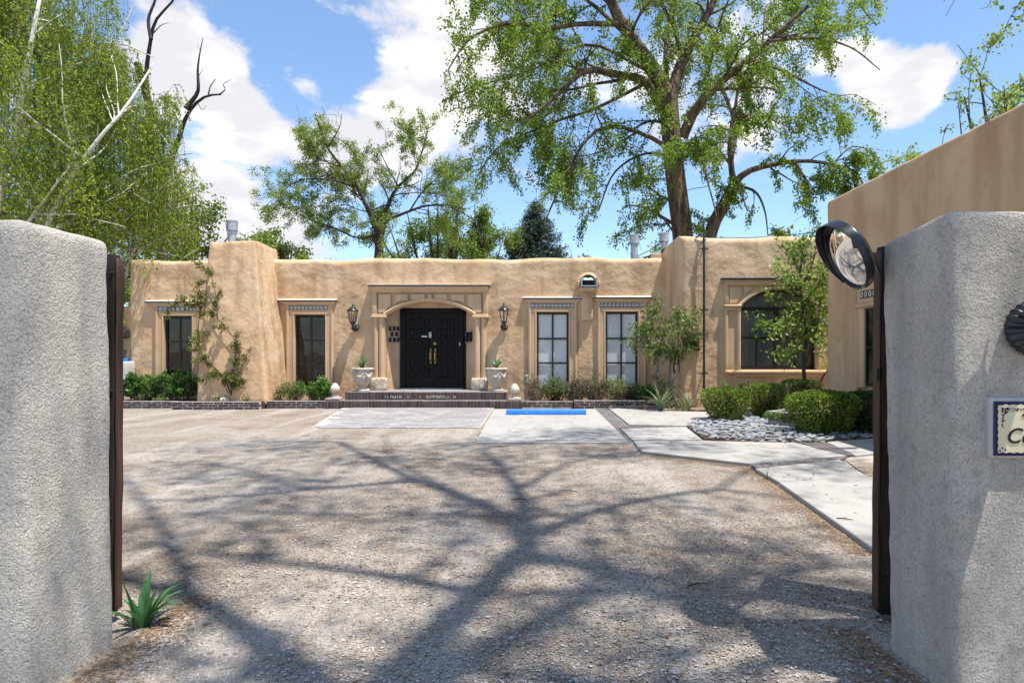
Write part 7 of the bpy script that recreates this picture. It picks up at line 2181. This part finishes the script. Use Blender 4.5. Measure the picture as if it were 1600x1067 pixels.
    v, qd = join_tubes([tubes(a, b, 8) for a, b in L] + [tubes(p2, r2, 4)]); np_mesh('trunk', v, qd, 4, M['deadwood'], t, smooth=True)
    # leafy tree filling behind birch, right side
    A = auto_limbs(r, at(262, 31), 11.2, 3.0, 10, .30, .3)
    tree('leafy_tree', 'loose green tree between the birch and the chimney', A, [lv(.9, 2.0, .8, -.1, npts=7, tr=(.2, 1), rr=.5, rmin=.018), lv(1.6, 1.1, .8, -.5, npts=5, tr=(.2, 1), rr=.5, rmin=.01)], 12000, .15, M['l_lime'], M['darkbark'], 18, 'leafy trees beyond the roof', .7, .3, at(215, 31), off=.2)
    A = auto_limbs(r, at(60, 30), 17.0, 6.0, 10, .35, .3)
    tree('leafy_tree', 'tall green tree behind the birch at the left edge', A, [lv(.7, 2.4, .8, -.1, npts=7, tr=(.2, 1), rr=.5, rmin=.018), lv(1.5, 1.2, .8, -.5, npts=5, tr=(.2, 1), rr=.5, rmin=.01)], 12000, .17, M['l_birch'], M['darkbark'], 19, 'leafy trees beyond the roof', .7, .3, at(60, 30), off=.25)
    # ---- trees beyond the near wing at the right
    A = auto_limbs(r, at(1493, 22), 10.6, .75, 7, .12, .45)
    tree('sapling', 'slim pale sapling showing above the sloping wing top', A, [lv(1.6, .9, .5, .7, npts=6, tr=(.1, 1), rr=.5, rmin=.012), lv(2.2, .5, .6, .4, npts=4, tr=(.2, 1), rr=.5, rmin=.007)], 2600, .12, M['l_lime'], M['darkbark'], 20, 'trees beyond the near wing', .6, .1, at(1493, 22), off=.1)
    A = auto_limbs(r, at(1640, 24), 14.0, 4.2, 10, .3, .3)
    tree('leafy_tree', 'green leafy tree at the right edge above the wing', A, [lv(.9, 2.0, .8, .1, npts=7, tr=(.2, 1), rr=.5, rmin=.018), lv(1.6, 1.0, .8, 0, npts=5, tr=(.2, 1), rr=.5, rmin=.01)], 11000, .13, M['l_elm'], M['darkbark'], 21, 'trees beyond the near wing', .7, .2, at(1640, 24), off=.15)


def build_shade_tree():
    """the tall cottonwood beside the camera whose branches throw the shadows on the drive"""
    def sh(px, py, h):
        g = G(px, py); return g + Vector((SUN.x / SUN.z, SUN.y / SUN.z, 1)) * h
    F = sh(560, 1120, 14.5)
    L = []
    def add(pts, r0, r1): L.append((resample(pts, 14)[None], (r0 + (r1 - r0) * np.linspace(0, 1, 14) ** .8)[None]))
    B = Vector((F.x + 1.8, F.y - 1.6, 0))
    add([B, B.lerp(F, .35) + Vector((.2, 0, 0)), B.lerp(F, .7) + Vector((.15, -.1, 0)), F], .50, .26)
    add([F, sh(440, 1030, 15), sh(324, 946, 15.6), sh(185, 900, 16.2), sh(60, 880, 17)], .15, .06)
    add([F, sh(650, 1022, 15), sh(745, 925, 15.6), sh(824, 838, 16.2), sh(740, 780, 17), sh(650, 750, 17.5), sh(530, 690, 18)], .16, .05)
    add([sh(824, 838, 16.2), sh(808, 765, 17), sh(755, 700, 17.6)], .13, .04)
    add([sh(800, 865, 16), sh(920, 885, 16.4), sh(1060, 935, 16.8), sh(1260, 985, 17.4)], .15, .05)
    add([sh(824, 838, 16.2), sh(960, 790, 16.8), sh(1120, 765, 17.4), sh(1270, 785, 18)], .11, .03)
    add([sh(745, 925, 15.6), sh(580, 895, 16.4), sh(420, 875, 17), sh(250, 850, 17.6)], .10, .03)
    add([sh(650, 750, 17.5), sh(480, 765, 18), sh(300, 780, 18.6), sh(200, 780, 19)], .08, .03)
    add([sh(1060, 935, 16.8), sh(1160, 900, 17.4), sh(1330, 880, 18)], .08, .03)
    add([sh(300, 925, 15.8), sh(250, 820, 16.6), sh(190, 740, 17.2)], .08, .03)
    add([F, sh(760, 1250, 15.5), sh(960, 1350, 16.5), sh(1300, 1300, 17.5)], .14, .05)
    add([F, F + Vector((-.4, -.8, 2.0)), F + Vector((-1.2, -2.2, 5)), F + Vector((-1.5, -3.4, 8))], .2, .05)
    add([F, F + Vector((1.2, .2, 2.4)), F + Vector((2.6, .6, 5)), F + Vector((3.5, 1.4, 7.5))], .2, .05)
    add([sh(808, 765, 17), sh(900, 720, 17.8), sh(1000, 705, 18.2)], .07, .03)
    add([sh(530, 690, 18), sh(430, 690, 18.5), sh(330, 700, 19)], .05, .02)
    add([sh(740, 780, 17), sh(620, 720, 17.8), sh(600, 680, 18.3)], .06, .02)
    add([sh(755, 700, 17.6), sh(850, 690, 18), sh(980, 690, 18.4)], .05, .02)
    add([sh(1120, 765, 17.4), sh(1180, 730, 17.8), sh(1260, 720, 18.2)], .05, .02)
    add([sh(480, 765, 18), sh(360, 730, 18.6), sh(240, 720, 19)], .05, .02)
    add([sh(420, 875, 17), sh(380, 820, 17.5), sh(260, 800, 18)], .06, .02)
    add([sh(960, 790, 16.8), sh(1000, 850, 17.2), sh(1150, 850, 17.6)], .06, .02)
    add([sh(1060, 935, 16.8), sh(1220, 930, 17), sh(1420, 960, 17.2)], .10, .05)  # added limb whose shade covers the gate post's shadow
    add([sh(1180, 1040, 17), sh(1320, 1000, 17.4), sh(1500, 960, 17.8)], .08, .04)  # also added, to keep the ground by the right gate shaded
    tree('shade_cottonwood', 'tall cottonwood outside the gate throwing branch shadows over the drive', L,
         [lv(.65, 2.2, .85, .05, npts=7, tr=(.1, 1), rr=.42, wig=.15, rmin=.012), lv(1.1, 1.1, .85, .0, npts=5, tr=(.15, 1), rr=.45, wig=.15, rmin=.006)],
         15500, .12, M['l_cotton'], M['bark'], 51, None, .85, .2, tuple(B), (.1, 1), (12, 6, 4), .35, off=.45, leaf_levels=2)
    # overhanging twigs at the upper right corner come off a neighbour whose trunk stands behind the wing wall
    Y = 9.0
    T = [[P(1760, -160, Y), P(1660, -60, Y), P(1590, -10, Y)], [P(1620, -40, Y), P(1590, 10, Y), P(1575, 35, Y), P(1570, 48, Y)], [P(1640, -40, Y), P(1560, -15, Y), P(1545, 10, Y), P(1532, 14, Y)], [P(1640, -50, Y), P(1608, 0, Y), P(1596, 34, Y)],
         [P(1640, -60, Y), P(1540, -40, Y), P(1500, -10, Y), P(1484, 14, Y), P(1478, 26, Y)], [P(1520, -30, Y), P(1495, -20, Y), P(1474, 4, Y)]]
    T[0] = [Vector((9.5, 7.5, 3)), Vector((9.4, 7.9, 6.0))] + T[0]
    leafy_lines('overhanging_branch', 'dark leafy branch ends hanging into the top right corner', 'branch', T, [(.11, .012)] + [(.010, .003)] * 5, M['l_cotton'], M['darkbark'], 90, 150, .075, dict(dens=2.2, length=.28, ang=.8, up=-.6, npts=5, tr=(.35, 1), rr=.5, wig=.2, rmin=.002), 6, .03, None, .85)


def build_behind():
    """what the curved mirror and the window panes look back on"""
    r = np.random.default_rng(70)
    for i, (x, y, h, s) in enumerate(((-11, -15, 5.0, 2.2), (3, -19, 5.6, 2.6), (14, -16, 5.2, 2.2))):
        A = auto_limbs(r, (x, y, 0), h, s, 8, .3, .3)
        tree('street_tree', ['leafy tree across the lane to the left, seen in the mirror', 'leafy tree straight across the lane, seen in the mirror', 'leafy tree across the lane to the right, seen in the mirror'][i], A,
             [lv(.7, 2.2, .8, .1, npts=6, tr=(.2, 1), rr=.5, rmin=.02), lv(1.3, 1.0, .8, 0, npts=4, tr=(.2, 1), rr=.5, rmin=.012)], 5000, .28, M['l_lime'], M['darkbark'], 71 + i, 'trees across the lane', .7, .2, (x, y, 0), off=.3)
    t = thing('pole_fence', 'rough fence of upright poles across the lane, seen in the mirror', 'fence', (0, -9.5, 0))
    for k in range(60):
        x = -9 + k * .30; h = 1.9 + r.uniform(-.2, .2)
        mb = MB(); mb.tube([(x, -9.5, 0), (x + r.uniform(-.03, .03), -9.5, h * .5), (x + r.uniform(-.04, .04), -9.5, h)], [.055, .05, .04], 6); mb.build('fence_pole', M['greybark'], t)
    mb = MB(); mb.tube([(-9.1, -9.43, 1.5), (9, -9.43, 1.5)], .02, 5); mb.build('fence_rail', M['greybark'], t)


build_ground()
build_paving()
build_house()
build_wing()
build_gate_walls()
build_brickwork()
build_gravel_scatter()
build_fittings()
build_mirror_gates()
build_stones()
build_shrubs()
build_climbers()
build_trees()
build_shade_tree()
build_behind()
